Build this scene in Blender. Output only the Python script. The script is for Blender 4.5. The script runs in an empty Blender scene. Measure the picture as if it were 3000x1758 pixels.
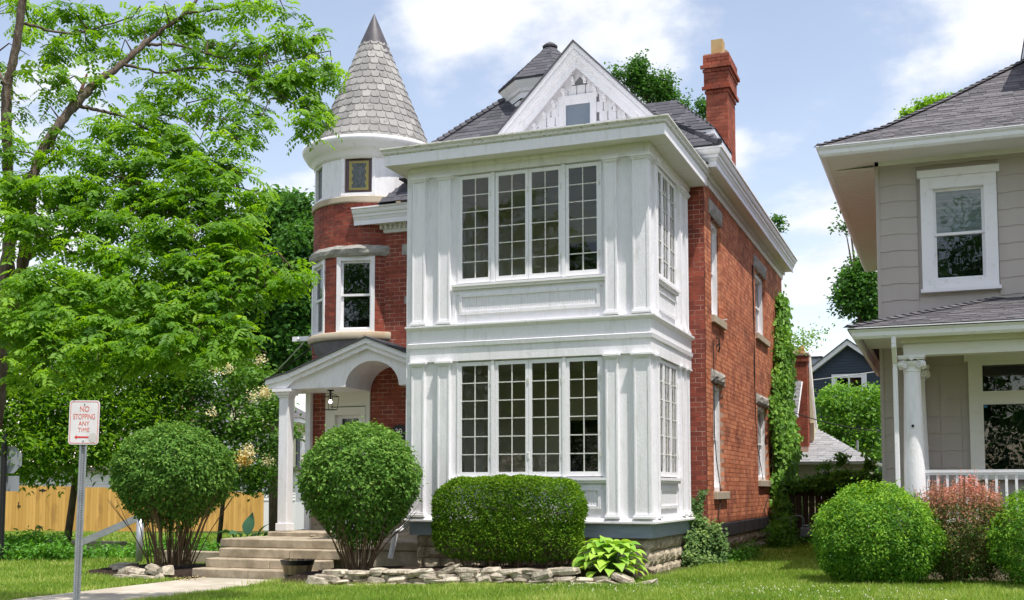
import bpy, math, random
import numpy as np
from mathutils import Vector, Matrix
R = math.radians
rng = np.random.default_rng(7)
random.seed(7)
scene = bpy.context.scene
COL = scene.collection

# ------------------------------------------------------------------ camera, sky, sun, exposure
CAMLOC = (4.45858, -17.57723, 1.35)
cam_data = bpy.data.cameras.new("camera")
cam_data.sensor_width = 36.0
cam_data.lens = 3298 / 3000 * 36.0
cam_data.shift_y = 309 / 3000
cam_data.clip_start = 0.1
cam_data.clip_end = 2500
cam = bpy.data.objects.new("camera", cam_data)
cam.location = CAMLOC
cam.rotation_euler = (math.pi / 2 + math.atan(0.075), 0, R(21.2))
COL.objects.link(cam)
scene.camera = cam

SUN_TO = Vector((0.335, -0.21, 1.0)).normalized()
sun_el = math.asin(SUN_TO.z)
sun_rot = math.atan2(SUN_TO.x, SUN_TO.y)
sd = bpy.data.lights.new("sun", "SUN")
sd.energy = 3.7
sd.angle = R(0.55)
sd.color = (1.0, 0.95, 0.87)
sun = bpy.data.objects.new("sun", sd)
sun.rotation_euler = (-SUN_TO).to_track_quat('-Z', 'Y').to_euler()
sun.location = (10, -10, 30)
COL.objects.link(sun)

world = bpy.data.worlds.new("World")
scene.world = world
world.use_nodes = True
wn, wl = world.node_tree.nodes, world.node_tree.links
wn.clear()
w_out = wn.new("ShaderNodeOutputWorld")
w_bg = wn.new("ShaderNodeBackground")
w_bg.inputs['Strength'].default_value = 0.15
sky = wn.new("ShaderNodeTexSky")
sky.sky_type = 'NISHITA'
sky.sun_disc = False
sky.sun_elevation = sun_el
sky.sun_rotation = sun_rot
sky.air_density = 1.0
sky.dust_density = 0.6
sky.ozone_density = 1.6
tc = wn.new("ShaderNodeTexCoord")
sep = wn.new("ShaderNodeSeparateXYZ")
wl.new(tc.outputs['Generated'], sep.inputs[0])
def wmath(op, a, b=None, c=None):
    n = wn.new("ShaderNodeMath"); n.operation = op
    for i, x in enumerate((a, b, c)):
        if x is None: continue
        if isinstance(x, (int, float)): n.inputs[i].default_value = x
        else: wl.new(x, n.inputs[i])
    return n.outputs[0]
zz = wmath('MAXIMUM', sep.outputs[2], 0.0)
den = wmath('ADD', zz, 0.22)
cx_ = wmath('DIVIDE', sep.outputs[0], den)
cy_ = wmath('DIVIDE', sep.outputs[1], den)
comb = wn.new("ShaderNodeCombineXYZ")
wl.new(cx_, comb.inputs[0]); wl.new(cy_, comb.inputs[1]); comb.inputs[2].default_value = 5.3
def wnoise(scale, detail, rough, vec, dist=0.0):
    n = wn.new("ShaderNodeTexNoise"); n.inputs['Scale'].default_value = scale
    n.inputs['Detail'].default_value = detail; n.inputs['Roughness'].default_value = rough
    n.inputs['Distortion'].default_value = dist
    wl.new(vec, n.inputs['Vector']); return n.outputs['Fac']
n1 = wnoise(1.7, 9, 0.55, comb.outputs[0], 0.25)
n2 = wnoise(3.4, 8, 0.6, comb.outputs[0], 0.1)
cl = wmath('ADD', wmath('MULTIPLY', n1, 0.78), wmath('MULTIPLY', n2, 0.22))
mr = wn.new("ShaderNodeMapRange"); mr.interpolation_type = 'SMOOTHSTEP'
wl.new(cl, mr.inputs['Value'])
mr.inputs['From Min'].default_value = 0.475; mr.inputs['From Max'].default_value = 0.58
mr.inputs['To Min'].default_value = 0.10; mr.inputs['To Max'].default_value = 0.95
shade = wn.new("ShaderNodeMapRange")
wl.new(n2, shade.inputs['Value'])
shade.inputs['From Min'].default_value = 0.35; shade.inputs['From Max'].default_value = 0.7
shade.inputs['To Min'].default_value = 3.9; shade.inputs['To Max'].default_value = 5.3
ccol = wn.new("ShaderNodeMix"); ccol.data_type = 'RGBA'; ccol.blend_type = 'MULTIPLY'
ccol.inputs['Factor'].default_value = 1.0
wl.new(shade.outputs[0], ccol.inputs[6]); ccol.inputs[7].default_value = (0.97, 0.99, 1.05, 1)
skyg = wn.new("ShaderNodeMix"); skyg.data_type = 'RGBA'; skyg.blend_type = 'MULTIPLY'
skyg.inputs['Factor'].default_value = 1.0
wl.new(sky.outputs[0], skyg.inputs[6]); skyg.inputs[7].default_value = (1.36, 1.11, 0.95, 1)
mixc = wn.new("ShaderNodeMix"); mixc.data_type = 'RGBA'
wl.new(mr.outputs[0], mixc.inputs['Factor'])
wl.new(skyg.outputs[2], mixc.inputs[6]); wl.new(ccol.outputs[2], mixc.inputs[7])
wl.new(mixc.outputs[2], w_bg.inputs['Color'])
wl.new(w_bg.outputs[0], w_out.inputs[0])

vs = scene.view_settings
vs.view_transform = 'Standard'
vs.look = 'None'
vs.exposure = 0.62
vs.gamma = 1.0
vs.use_curve_mapping = False
scene.cycles.max_bounces = 8
scene.cycles.transparent_max_bounces = 12
scene.cycles.use_denoising = True

# ------------------------------------------------------------------ materials
def mat(name, col, rough=0.8, spec=0.3, metal=0.0, var=0.0, nscale=6.0, ncol=None, nfac=0.5, bump=0.0, bscale=40.0,
        rnd=None, stretch=(1, 1, 1), trans=0.0, attr=None, attr_cols=None, emit=None, detail=6.0, lo=0.35, hi=0.65, bdist=0.01):
    m = bpy.data.materials.new(name); m.use_nodes = True
    nt = m.node_tree; N, L = nt.nodes, nt.links
    b = N['Principled BSDF']
    b.inputs['Roughness'].default_value = rough
    b.inputs['Specular IOR Level'].default_value = spec
    b.inputs['Metallic'].default_value = metal
    cur = None
    def rgb(c):
        n = N.new('ShaderNodeRGB'); n.outputs[0].default_value = (*c, 1); return n.outputs[0]
    def mix(fac, a, bb, mode='MIX'):
        n = N.new('ShaderNodeMix'); n.data_type = 'RGBA'; n.blend_type = mode
        if isinstance(fac, (int, float)): n.inputs[0].default_value = fac
        else: L.new(fac, n.inputs[0])
        L.new(a, n.inputs[6]); L.new(bb, n.inputs[7]); return n.outputs[2]
    def mth(op, a, bb=0.0):
        n = N.new('ShaderNodeMath'); n.operation = op
        for i, x in enumerate((a, bb)):
            if isinstance(x, (int, float)): n.inputs[i].default_value = x
            else: L.new(x, n.inputs[i])
        return n.outputs[0]
    cur = rgb(col)
    geo = N.new('ShaderNodeNewGeometry'); oi = N.new('ShaderNodeObjectInfo')
    if rnd is not None:      # each separate piece takes its own tone between col and rnd
        r = mth('FRACT', mth('ADD', geo.outputs['Random Per Island'], oi.outputs['Random']))
        cur = mix(r, cur, rgb(rnd))
    if attr is not None:
        a = N.new('ShaderNodeAttribute'); a.attribute_name = attr
        cr = N.new('ShaderNodeValToRGB'); L.new(a.outputs['Fac'], cr.inputs[0])
        el = cr.color_ramp.elements
        el[0].color = (*attr_cols[0], 1); el[1].color = (*attr_cols[-1], 1)
        for k, c in enumerate(attr_cols[1:-1]):
            e = el.new((k + 1) / (len(attr_cols) - 1)); e.color = (*c, 1)
        cur = cr.outputs[0]
    pos = geo.outputs['Position']
    vm = N.new('ShaderNodeVectorMath'); vm.operation = 'MULTIPLY'; vm.inputs[1].default_value = stretch
    L.new(pos, vm.inputs[0]); pv = vm.outputs[0]
    def noise(s, d=detail, ro=0.55):
        n = N.new('ShaderNodeTexNoise'); n.inputs['Scale'].default_value = s; n.inputs['Detail'].default_value = d
        n.inputs['Roughness'].default_value = ro; L.new(pv, n.inputs['Vector']); return n.outputs['Fac']
    if ncol is not None:
        mrn = N.new('ShaderNodeMapRange'); mrn.interpolation_type = 'SMOOTHSTEP'
        L.new(noise(nscale), mrn.inputs[0]); mrn.inputs[1].default_value = lo; mrn.inputs[2].default_value = hi
        mrn.inputs[4].default_value = nfac
        cur = mix(mrn.outputs[0], cur, rgb(ncol))
    if var:
        mrn = N.new('ShaderNodeMapRange'); L.new(noise(nscale * 3.1, 4), mrn.inputs[0])
        mrn.inputs[1].default_value = 0.3; mrn.inputs[2].default_value = 0.7
        mrn.inputs[3].default_value = 1 - var; mrn.inputs[4].default_value = 1 + var
        hs = N.new('ShaderNodeHueSaturation'); L.new(cur, hs.inputs['Color']); L.new(mrn.outputs[0], hs.inputs['Value'])
        cur = hs.outputs[0]
    L.new(cur, b.inputs['Base Color'])
    if bump:
        bp = N.new('ShaderNodeBump'); bp.inputs['Strength'].default_value = bump; bp.inputs['Distance'].default_value = bdist
        L.new(noise(bscale, 5), bp.inputs['Height']); L.new(bp.outputs[0], b.inputs['Normal'])
    if trans:
        t = N.new('ShaderNodeBsdfTranslucent'); hs = N.new('ShaderNodeHueSaturation')
        hs.inputs['Hue'].default_value = 0.485; hs.inputs['Saturation'].default_value = 1.08; hs.inputs['Value'].default_value = 1.5
        L.new(cur, hs.inputs['Color']); L.new(hs.outputs[0], t.inputs['Color'])
        mx = N.new('ShaderNodeMixShader'); mx.inputs[0].default_value = trans
        L.new(b.outputs[0], mx.inputs[1]); L.new(t.outputs[0], mx.inputs[2])
        L.new(mx.outputs[0], N['Material Output'].inputs[0])
    if emit:
        b.inputs['Emission Color'].default_value = (*emit[0], 1); b.inputs['Emission Strength'].default_value = emit[1]
    return m

def glass_mat(name, tint=(0.93, 0.95, 0.94), wav=0.35):
    m = bpy.data.materials.new(name); m.use_nodes = True
    N, L = m.node_tree.nodes, m.node_tree.links
    N.remove(N['Principled BSDF'])
    tr = N.new('ShaderNodeBsdfTransparent'); tr.inputs[0].default_value = (*tint, 1)
    gl = N.new('ShaderNodeBsdfGlossy'); gl.inputs['Roughness'].default_value = 0.01; gl.inputs[0].default_value = (1, 1, 1, 1)
    fr = N.new('ShaderNodeFresnel'); fr.inputs[0].default_value = 1.5
    ns = N.new('ShaderNodeTexNoise'); ns.inputs['Scale'].default_value = 3.0
    bp = N.new('ShaderNodeBump'); bp.inputs['Strength'].default_value = wav; bp.inputs['Distance'].default_value = 0.02
    g = N.new('ShaderNodeNewGeometry'); L.new(g.outputs['Position'], ns.inputs['Vector'])
    L.new(ns.outputs['Fac'], bp.inputs['Height']); L.new(bp.outputs[0], gl.inputs['Normal'])
    mu = N.new('ShaderNodeMath'); mu.operation = 'MULTIPLY'; mu.inputs[1].default_value = 1.15
    L.new(fr.outputs[0], mu.inputs[0])
    mx = N.new('ShaderNodeMixShader'); L.new(mu.outputs[0], mx.inputs[0])
    L.new(tr.outputs[0], mx.inputs[1]); L.new(gl.outputs[0], mx.inputs[2])
    L.new(mx.outputs[0], N['Material Output'].inputs[0])
    return m

MT = {}
MT['white'] = mat('white_paint', (0.86, 0.85, 0.885), 0.55, 0.3, ncol=(0.64, 0.635, 0.61), nscale=4.5, nfac=0.55, lo=0.5, hi=0.78, bump=0.8, bscale=42, stretch=(2.2, 2.2, 0.5), bdist=0.008, var=0.03)
MT['white2'] = mat('white_trim_paint', (0.86, 0.85, 0.88), 0.5, 0.3, ncol=(0.62, 0.60, 0.56), nscale=9, nfac=0.5, lo=0.54, hi=0.74, bump=0.5, bscale=60, bdist=0.006)
MT['soffit'] = mat('soffit_paint', (0.78, 0.77, 0.72), 0.6, 0.3, ncol=(0.58, 0.50, 0.30), nscale=1.6, nfac=0.35, lo=0.52, hi=0.75, stretch=(1, 6, 3))
MT['chip'] = mat('chipped_paint', (0.72, 0.71, 0.68), 0.7, 0.2, ncol=(0.30, 0.27, 0.22), nscale=14, nfac=0.8, lo=0.56, hi=0.66, stretch=(1, 1, 2.5), bump=0.4, bscale=50)
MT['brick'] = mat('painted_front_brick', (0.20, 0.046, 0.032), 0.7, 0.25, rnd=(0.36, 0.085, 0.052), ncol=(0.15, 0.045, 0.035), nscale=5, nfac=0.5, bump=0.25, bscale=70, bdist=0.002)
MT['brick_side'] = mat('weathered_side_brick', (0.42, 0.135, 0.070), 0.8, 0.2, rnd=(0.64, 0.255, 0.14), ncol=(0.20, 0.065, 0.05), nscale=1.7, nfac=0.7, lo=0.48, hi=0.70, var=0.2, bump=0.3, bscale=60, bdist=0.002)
MT['brick_far'] = mat('chimney_brick', (0.30, 0.065, 0.035), 0.8, 0.2, rnd=(0.42, 0.12, 0.07), ncol=(0.12, 0.05, 0.04), nscale=3, nfac=0.5, bump=0.5, bscale=50)
MT['mortar'] = mat('mortar', (0.52, 0.36, 0.29), 0.9, 0.1, ncol=(0.30, 0.09, 0.055), nscale=3.0, nfac=0.9, lo=0.42, hi=0.62)
MT['mortar_side'] = mat('side_mortar', (0.50, 0.34, 0.26), 0.9, 0.1, ncol=(0.16, 0.05, 0.035), nscale=1.6, nfac=0.95, lo=0.44, hi=0.58, stretch=(1, 1, 1.5))
MT['mortar_dark'] = mat('dark_mortar', (0.30, 0.15, 0.11), 0.9, 0.1, ncol=(0.10, 0.035, 0.03), nscale=4.5, nfac=0.95, lo=0.42, hi=0.6)
MT['stone'] = mat('rough_limestone', (0.46, 0.39, 0.29), 0.9, 0.2, ncol=(0.24, 0.20, 0.15), nscale=4, nfac=0.7, bump=1.0, bscale=16, rnd=(0.58, 0.50, 0.38), bdist=0.03)
MT['lintel'] = mat('lintel_stone', (0.42, 0.40, 0.36), 0.9, 0.2, ncol=(0.27, 0.26, 0.25), nscale=5, nfac=0.7, bump=0.9, bscale=20, bdist=0.02)
MT['sand'] = mat('sandstone_band', (0.46, 0.40, 0.31), 0.85, 0.2, ncol=(0.40, 0.24, 0.12), nscale=3, nfac=0.5, lo=0.5, hi=0.7, bump=0.2)
MT['watertable'] = mat('grey_painted_stone', (0.22, 0.21, 0.22), 0.8, 0.2, ncol=(0.13, 0.12, 0.13), nscale=3, nfac=0.7, bump=0.3)
MT['bluegray'] = mat('blue_grey_paint', (0.30, 0.36, 0.43), 0.6, 0.3, ncol=(0.22, 0.27, 0.33), nscale=3, nfac=0.5, stretch=(1, 1, 4), bump=0.2)
MT['slate'] = mat('weathered_slate', (0.21, 0.205, 0.20), 0.75, 0.3, rnd=(0.36, 0.35, 0.335), ncol=(0.12, 0.115, 0.11), nscale=6, nfac=0.7, lo=0.5, hi=0.75, bump=0.3, bscale=30)
MT['slate_under'] = mat('slate_joint', (0.10, 0.095, 0.09), 0.9, 0.1)
MT['gablejoint'] = mat('gable_back_paint', (0.22, 0.22, 0.23), 0.8, 0.2)
MT['asphalt'] = mat('roof_shingle', (0.062, 0.063, 0.075), 0.9, 0.25, rnd=(0.115, 0.112, 0.128), var=0.2, nscale=30, bump=0.5, bscale=250, bdist=0.003)
MT['asphalt_gray'] = mat('grey_roof_shingle', (0.075, 0.072, 0.080), 0.9, 0.25, rnd=(0.155, 0.147, 0.158), var=0.2, nscale=30, bump=0.5, bscale=250, bdist=0.003)
MT['asphalt_lt'] = mat('light_roof_shingle', (0.26, 0.26, 0.28), 0.9, 0.2, rnd=(0.36, 0.36, 0.38), var=0.15, nscale=30)
MT['darkmetal'] = mat('dark_metal', (0.065, 0.06, 0.072), 0.5, 0.4, metal=0.0, ncol=(0.11, 0.10, 0.11), nscale=3, nfac=0.5)
MT['black'] = mat('black_iron', (0.012, 0.012, 0.014), 0.45, 0.5)
MT['glass'] = glass_mat('window_glass')
MT['glass2'] = glass_mat('flat_glass', (0.85, 0.88, 0.88), 0.1)
MT['tan'] = mat('interior_tan_plaster', (0.66, 0.63, 0.48), 0.8, 0.2, ncol=(0.52, 0.50, 0.37), nscale=1.5, nfac=0.6)
MT['dark'] = mat('dark_interior', (0.010, 0.011, 0.012), 0.9, 0.1)
MT['dim'] = mat('dim_interior', (0.045, 0.05, 0.052), 0.9, 0.1)
MT['blind'] = mat('window_blind', (0.58, 0.60, 0.61), 0.8, 0.2, ncol=(0.30, 0.32, 0.33), nscale=1, nfac=0.7, stretch=(0.3, 0.3, 30))
MT['yellowglass'] = mat('yellow_stained_glass', (0.38, 0.31, 0.07), 0.3, 0.5, ncol=(0.30, 0.25, 0.08), nscale=20, nfac=0.6)
MT['brownglass'] = mat('brown_stained_glass', (0.05, 0.025, 0.018), 0.2, 0.6, ncol=(0.10, 0.03, 0.03), nscale=16, nfac=0.8)
MT['greyglass'] = mat('grey_leaded_glass', (0.12, 0.14, 0.14), 0.25, 0.6, ncol=(0.04, 0.05, 0.05), nscale=22, nfac=0.9, bump=0.5)
MT['concrete'] = mat('worn_concrete', (0.44, 0.37, 0.28), 0.9, 0.2, ncol=(0.25, 0.205, 0.145), nscale=3.5, nfac=0.75, bump=0.7, bscale=45, var=0.1, bdist=0.008)
MT['path'] = mat('path_concrete', (0.50, 0.45, 0.38), 0.9, 0.2, ncol=(0.34, 0.30, 0.24), nscale=2.2, nfac=0.7, bump=0.3, bscale=60, var=0.08)
MT['mulch'] = mat('dark_mulch', (0.030, 0.020, 0.016), 0.95, 0.1, ncol=(0.07, 0.05, 0.04), nscale=25, nfac=0.7, bump=1.0, bscale=60, bdist=0.03)
MT['rock'] = mat('border_rock', (0.34, 0.30, 0.24), 0.9, 0.2, rnd=(0.62, 0.55, 0.45), ncol=(0.15, 0.115, 0.085), nscale=7, nfac=0.8, lo=0.48, hi=0.7, bump=1.0, bscale=25, var=0.15, bdist=0.02)
MT['soil'] = mat('lawn_soil', (0.060, 0.085, 0.022), 0.95, 0.1, ncol=(0.10, 0.10, 0.035), nscale=1.3, nfac=0.6, bump=0.6, bscale=30)
MT['galv'] = mat('galvanized_steel', (0.46, 0.48, 0.52), 0.45, 0.5, metal=0.55, ncol=(0.33, 0.35, 0.40), nscale=9, nfac=0.6)
MT['hole'] = mat('punched_hole', (0.05, 0.05, 0.06), 0.9, 0.1)
MT['signwhite'] = mat('sign_face', (0.80, 0.78, 0.80), 0.5, 0.4, ncol=(0.68, 0.66, 0.69), nscale=7, nfac=0.5)
MT['signred'] = mat('sign_red', (0.74, 0.13, 0.09), 0.5, 0.4, ncol=(0.80, 0.34, 0.28), nscale=25, nfac=0.6)
MT['arrowred'] = mat('arrow_red', (0.72, 0.035, 0.03), 0.5, 0.4)
MT['cedar'] = mat('yellow_cedar_board', (0.50, 0.29, 0.07), 0.7, 0.25, rnd=(0.68, 0.41, 0.12), ncol=(0.30, 0.16, 0.05), nscale=3, nfac=0.6, lo=0.50, hi=0.75, stretch=(1, 1, 0.35), bump=0.2)
MT['darkwood'] = mat('dark_weathered_board', (0.070, 0.050, 0.036), 0.9, 0.15, rnd=(0.12, 0.085, 0.06), bump=0.4, stretch=(4, 4, 0.5))
MT['stave'] = mat('barrel_stave', (0.45, 0.34, 0.19), 0.7, 0.25, rnd=(0.24, 0.18, 0.10), ncol=(0.10, 0.075, 0.04), nscale=5, nfac=0.5, stretch=(1, 1, 0.3))
MT['graysiding'] = mat('grey_siding', (0.475, 0.43, 0.40), 0.75, 0.25, ncol=(0.43, 0.385, 0.355), nscale=1.2, nfac=0.5, bump=0.25, bscale=90, stretch=(3, 1, 0.5), bdist=0.003)
MT['navy'] = mat('navy_siding', (0.040, 0.055, 0.082), 0.6, 0.3, var=0.1)
MT['cream'] = mat('cream_siding', (0.66, 0.61, 0.43), 0.7, 0.25, var=0.05)
MT['whitesiding'] = mat('white_siding', (0.74, 0.74, 0.72), 0.7, 0.25, var=0.04)
MT['terracotta'] = mat('flue_clay', (0.52, 0.36, 0.17), 0.8, 0.2, ncol=(0.42, 0.26, 0.13), nscale=4, nfac=0.6)
MT['flue_red'] = mat('flue_red_clay', (0.45, 0.20, 0.09), 0.8, 0.2, ncol=(0.35, 0.17, 0.09), nscale=4, nfac=0.6)
MT['bark'] = mat('bark', (0.115, 0.085, 0.065), 0.95, 0.1, ncol=(0.21, 0.17, 0.14), nscale=9, nfac=0.8, stretch=(2, 2, 0.35), bump=1.0, bscale=22, bdist=0.04)
MT['bark_light'] = mat('shrub_stem_bark', (0.19, 0.135, 0.085), 0.9, 0.1, ncol=(0.10, 0.07, 0.045), nscale=12, nfac=0.6)
MT['twig'] = mat('twig_bark', (0.10, 0.075, 0.055), 0.9, 0.1)
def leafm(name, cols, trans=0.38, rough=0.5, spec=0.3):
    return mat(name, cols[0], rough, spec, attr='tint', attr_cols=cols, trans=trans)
MT['walnut'] = leafm('walnut_leaf', [(0.060, 0.165, 0.018), (0.165, 0.345, 0.030), (0.35, 0.56, 0.07)], 0.56)
MT['maple'] = leafm('maple_leaf', [(0.033, 0.105, 0.021), (0.068, 0.188, 0.030), (0.128, 0.300, 0.045)], 0.35)
MT['lilac'] = leafm('lilac_leaf', [(0.053, 0.135, 0.021), (0.105, 0.240, 0.033), (0.195, 0.390, 0.053)], 0.35)
MT['bush'] = leafm('privet_leaf', [(0.045, 0.125, 0.020), (0.12, 0.26, 0.042), (0.30, 0.48, 0.11)], 0.3, 0.6, 0.15)
MT['hedge'] = leafm('boxwood_leaf', [(0.04, 0.115, 0.010), (0.12, 0.25, 0.018), (0.34, 0.50, 0.06)], 0.3, 0.75, 0.08)
MT['bright'] = leafm('bright_privet_leaf', [(0.03, 0.11, 0.012), (0.11, 0.28, 0.022), (0.40, 0.62, 0.07)], 0.35, 0.55, 0.25)
MT['barberry'] = leafm('barberry_leaf', [(0.10, 0.17, 0.03), (0.26, 0.20, 0.08), (0.56, 0.25, 0.17), (0.70, 0.34, 0.27)], 0.35)
MT['vine'] = leafm('vine_leaf', [(0.075, 0.180, 0.030), (0.150, 0.330, 0.045), (0.360, 0.600, 0.090)], 0.35)
MT['ivy'] = leafm('ivy_leaf', [(0.05, 0.12, 0.03), (0.12, 0.22, 0.055), (0.30, 0.42, 0.12)], 0.25)
MT['hosta'] = mat('hosta_leaf', (0.20, 0.42, 0.045), 0.5, 0.3, rnd=(0.44, 0.64, 0.09), trans=0.3, bump=0.3, bscale=30)
MT['hosta_dark'] = mat('blue_hosta_leaf', (0.05, 0.13, 0.075), 0.45, 0.4, rnd=(0.07, 0.20, 0.06), trans=0.2)
MT['cover'] = leafm('groundcover_leaf', [(0.049, 0.140, 0.017), (0.098, 0.280, 0.028), (0.182, 0.420, 0.042)], 0.3)
MT['grass'] = leafm('grass_blade', [(0.085, 0.19, 0.022), (0.235, 0.385, 0.045), (0.58, 0.60, 0.20)], 0.4)
MT['flower'] = leafm('cream_flower', [(0.70, 0.50, 0.10), (0.80, 0.74, 0.42), (0.85, 0.83, 0.65)], 0.3)
MT['bulb'] = mat('lit_bulb', (1, 1, 0.95), 0.5, emit=((1.0, 0.97, 0.9), 6.0))
MT['wire'] = mat('wire_rubber', (0.03, 0.03, 0.03), 0.8, 0.2)
MT['wire_lt'] = mat('wire_light', (0.45, 0.45, 0.45), 0.8, 0.2)
MT['bluesticker'] = mat('blue_sticker', (0.04, 0.20, 0.42), 0.5, 0.4)
MT['signback'] = mat('sign_back', (0.34, 0.36, 0.40), 0.5, 0.4, metal=0.3)

# ------------------------------------------------------------------ geometry helpers
class MB:
    def __init__(s): s.v = []; s.f = []
    def add(s, vs_, fs_):
        b = len(s.v); s.v.extend([tuple(map(float, p)) for p in vs_]); s.f.extend([tuple(i + b for i in f) for f in fs_]); return s
    def box(s, x0, x1, y0, y1, z0, z1):
        if x0 > x1: x0, x1 = x1, x0
        if y0 > y1: y0, y1 = y1, y0
        if z0 > z1: z0, z1 = z1, z0
        return s.add([(x0, y0, z0), (x1, y0, z0), (x1, y1, z0), (x0, y1, z0), (x0, y0, z1), (x1, y0, z1), (x1, y1, z1), (x0, y1, z1)],
                     [(0, 3, 2, 1), (4, 5, 6, 7), (0, 1, 5, 4), (1, 2, 6, 5), (2, 3, 7, 6), (3, 0, 4, 7)])
    def obox(s, o, u, n, a0, a1, b0, b1, z0, z1):
        """box in a wall frame: o origin (x,y), u along, n outward; a along u, b along n"""
        P = []
        for z in (z0, z1):
            for a, b in ((a0, b0), (a1, b0), (a1, b1), (a0, b1)):
                P.append((o[0] + u[0] * a + n[0] * b, o[1] + u[1] * a + n[1] * b, z))
        fs_ = [(0, 1, 2, 3), (4, 7, 6, 5), (0, 4, 5, 1), (1, 5, 6, 2), (2, 6, 7, 3), (3, 7, 4, 0)]
        return s.add(P, fs_)
    def prism(s, poly, axis, c0, c1):
        """poly: list of 2-D points extruded along axis 0/1/2 between c0 and c1"""
        n = len(poly); P = []
        for c in (c0, c1):
            for (a, b) in poly:
                P.append((c, a, b) if axis == 0 else (a, c, b) if axis == 1 else (a, b, c))
        F = [tuple(range(n)), tuple(range(2 * n - 1, n - 1, -1))]
        for i in range(n):
            j = (i + 1) % n; F.append((i, i + n, j + n, j))
        return s.add(P, F)
    def quad(s, a, b, c, d): return s.add([a, b, c, d], [(0, 1, 2, 3)])
    def lathe(s, prof, cx, cy, seg=32, a0=0.0, a1=2 * math.pi):
        full = abs(a1 - a0 - 2 * math.pi) < 1e-6
        n = seg if full else seg + 1; P = []; F = []
        for r, z in prof:
            for i in range(n):
                a = a0 + (a1 - a0) * i / seg; P.append((cx + r * math.cos(a), cy + r * math.sin(a), z))
        for k in range(len(prof) - 1):
            for i in range(seg):
                j = (i + 1) % n if full else i + 1
                F.append((k * n + i, k * n + j, (k + 1) * n + j, (k + 1) * n + i))
        return s.add(P, F)
    def sweep(s, prof, path, closed_prof=True):
        """prof: [(out, z)], path: [(x,y)] left to right with outward on the right-hand side; mitred corners"""
        n = len(path); rows = []
        def nr(a, b):
            dx, dy = b[0] - a[0], b[1] - a[1]; l = math.hypot(dx, dy); return (dy / l, -dx / l)
        for i, p in enumerate(path):
            if i == 0: m = nr(path[0], path[1])
            elif i == n - 1: m = nr(path[-2], path[-1])
            else:
                a, b = nr(path[i - 1], p), nr(p, path[i + 1]); k = 1 + a[0] * b[0] + a[1] * b[1]
                m = ((a[0] + b[0]) / k, (a[1] + b[1]) / k)
            rows.append([(p[0] + m[0] * o, p[1] + m[1] * o, z) for o, z in prof])
        P = [q for r in rows for q in r]; k = len(prof); F = []
        kk = k if closed_prof else k - 1
        for i in range(n - 1):
            for j in range(kk):
                j2 = (j + 1) % k
                F.append((i * k + j, (i + 1) * k + j, (i + 1) * k + j2, i * k + j2))
        if closed_prof:
            F.append(tuple(range(k - 1, -1, -1))); F.append(tuple((n - 1) * k + j for j in range(k)))
        return s.add(P, F)
    def tube(s, pts, rad, seg=6, cap=True):
        pts = [Vector(p) for p in pts]; n = len(pts)
        if isinstance(rad, (int, float)): rad = [rad] * n
        b = len(s.v); prev = None
        for i, p in enumerate(pts):
            t = (pts[min(i + 1, n - 1)] - pts[max(i - 1, 0)])
            if t.length < 1e-9: t = Vector((0, 0, 1))
            t.normalize()
            if prev is None:
                a = Vector((0, 0, 1)) if abs(t.z) < 0.9 else Vector((1, 0, 0)); x = t.cross(a).normalized()
            else: x = (prev - t * prev.dot(t)); x = x.normalized() if x.length > 1e-6 else t.orthogonal().normalized()
            prev = x; y = t.cross(x)
            for k in range(seg):
                an = 2 * math.pi * k / seg; s.v.append(tuple(p + (x * math.cos(an) + y * math.sin(an)) * rad[i]))
        for i in range(n - 1):
            for k in range(seg):
                k2 = (k + 1) % seg
                s.f.append((b + i * seg + k, b + i * seg + k2, b + (i + 1) * seg + k2, b + (i + 1) * seg + k))
        if cap:
            s.f.append(tuple(b + k for k in range(seg - 1, -1, -1))); s.f.append(tuple(b + (n - 1) * seg + k for k in range(seg)))
        return s
    def mesh(s, name, material, smooth=False, bevel=0.0):
        me = bpy.data.meshes.new(name); me.from_pydata(s.v, [], s.f); me.materials.append(material)
        if smooth:
            me.polygons.foreach_set('use_smooth', [True] * len(me.polygons))
        me.update(); return me

def empty(name, loc, label=None, cat=None, group=None):
    o = bpy.data.objects.new(name, None); o.location = loc; o.empty_display_size = 0.2; COL.objects.link(o)
    if label: o['label'] = label
    if cat: o['category'] = cat
    if group: o['group'] = group
    return o
def wloc(o):
    v = Vector(o.location)
    while o.parent: o = o.parent; v = v + Vector(o.location)
    return v
def link(name, me, parent=None, **props):
    o = bpy.data.objects.new(name, me); COL.objects.link(o)
    if parent is not None:
        o.parent = parent; o.location = -wloc(parent)
    for k, v in props.items(): o[k] = v
    return o
def part(name, mb, m, parent, smooth=False, bevel=0.0, **props):
    o = link(name, mb.mesh(name, MT[m] if isinstance(m, str) else m, smooth), parent, **props)
    if bevel:
        bm_ = o.modifiers.new('edge', 'BEVEL'); bm_.width = bevel; bm_.segments = 1; bm_.limit_method = 'ANGLE'
    return o
def thing(name, mb, m, label, cat, base=None, smooth=False, group=None, kind=None, bevel=0.0):
    """a thing that is a single mesh, with its origin at its base"""
    if base is None:
        a = np.array(mb.v); base = ((a[:, 0].min() + a[:, 0].max()) / 2, (a[:, 1].min() + a[:, 1].max()) / 2, a[:, 2].min())
    b = Vector(base); mb.v = [(p[0] - b.x, p[1] - b.y, p[2] - b.z) for p in mb.v]
    o = link(name, mb.mesh(name, MT[m] if isinstance(m, str) else m, smooth)); o.location = b
    if label: o['label'] = label
    if cat: o['category'] = cat
    if group: o['group'] = group
    if kind: o['kind'] = kind
    if bevel:
        bm_ = o.modifiers.new('edge', 'BEVEL'); bm_.width = bevel; bm_.segments = 1; bm_.limit_method = 'ANGLE'
    return o
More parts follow.
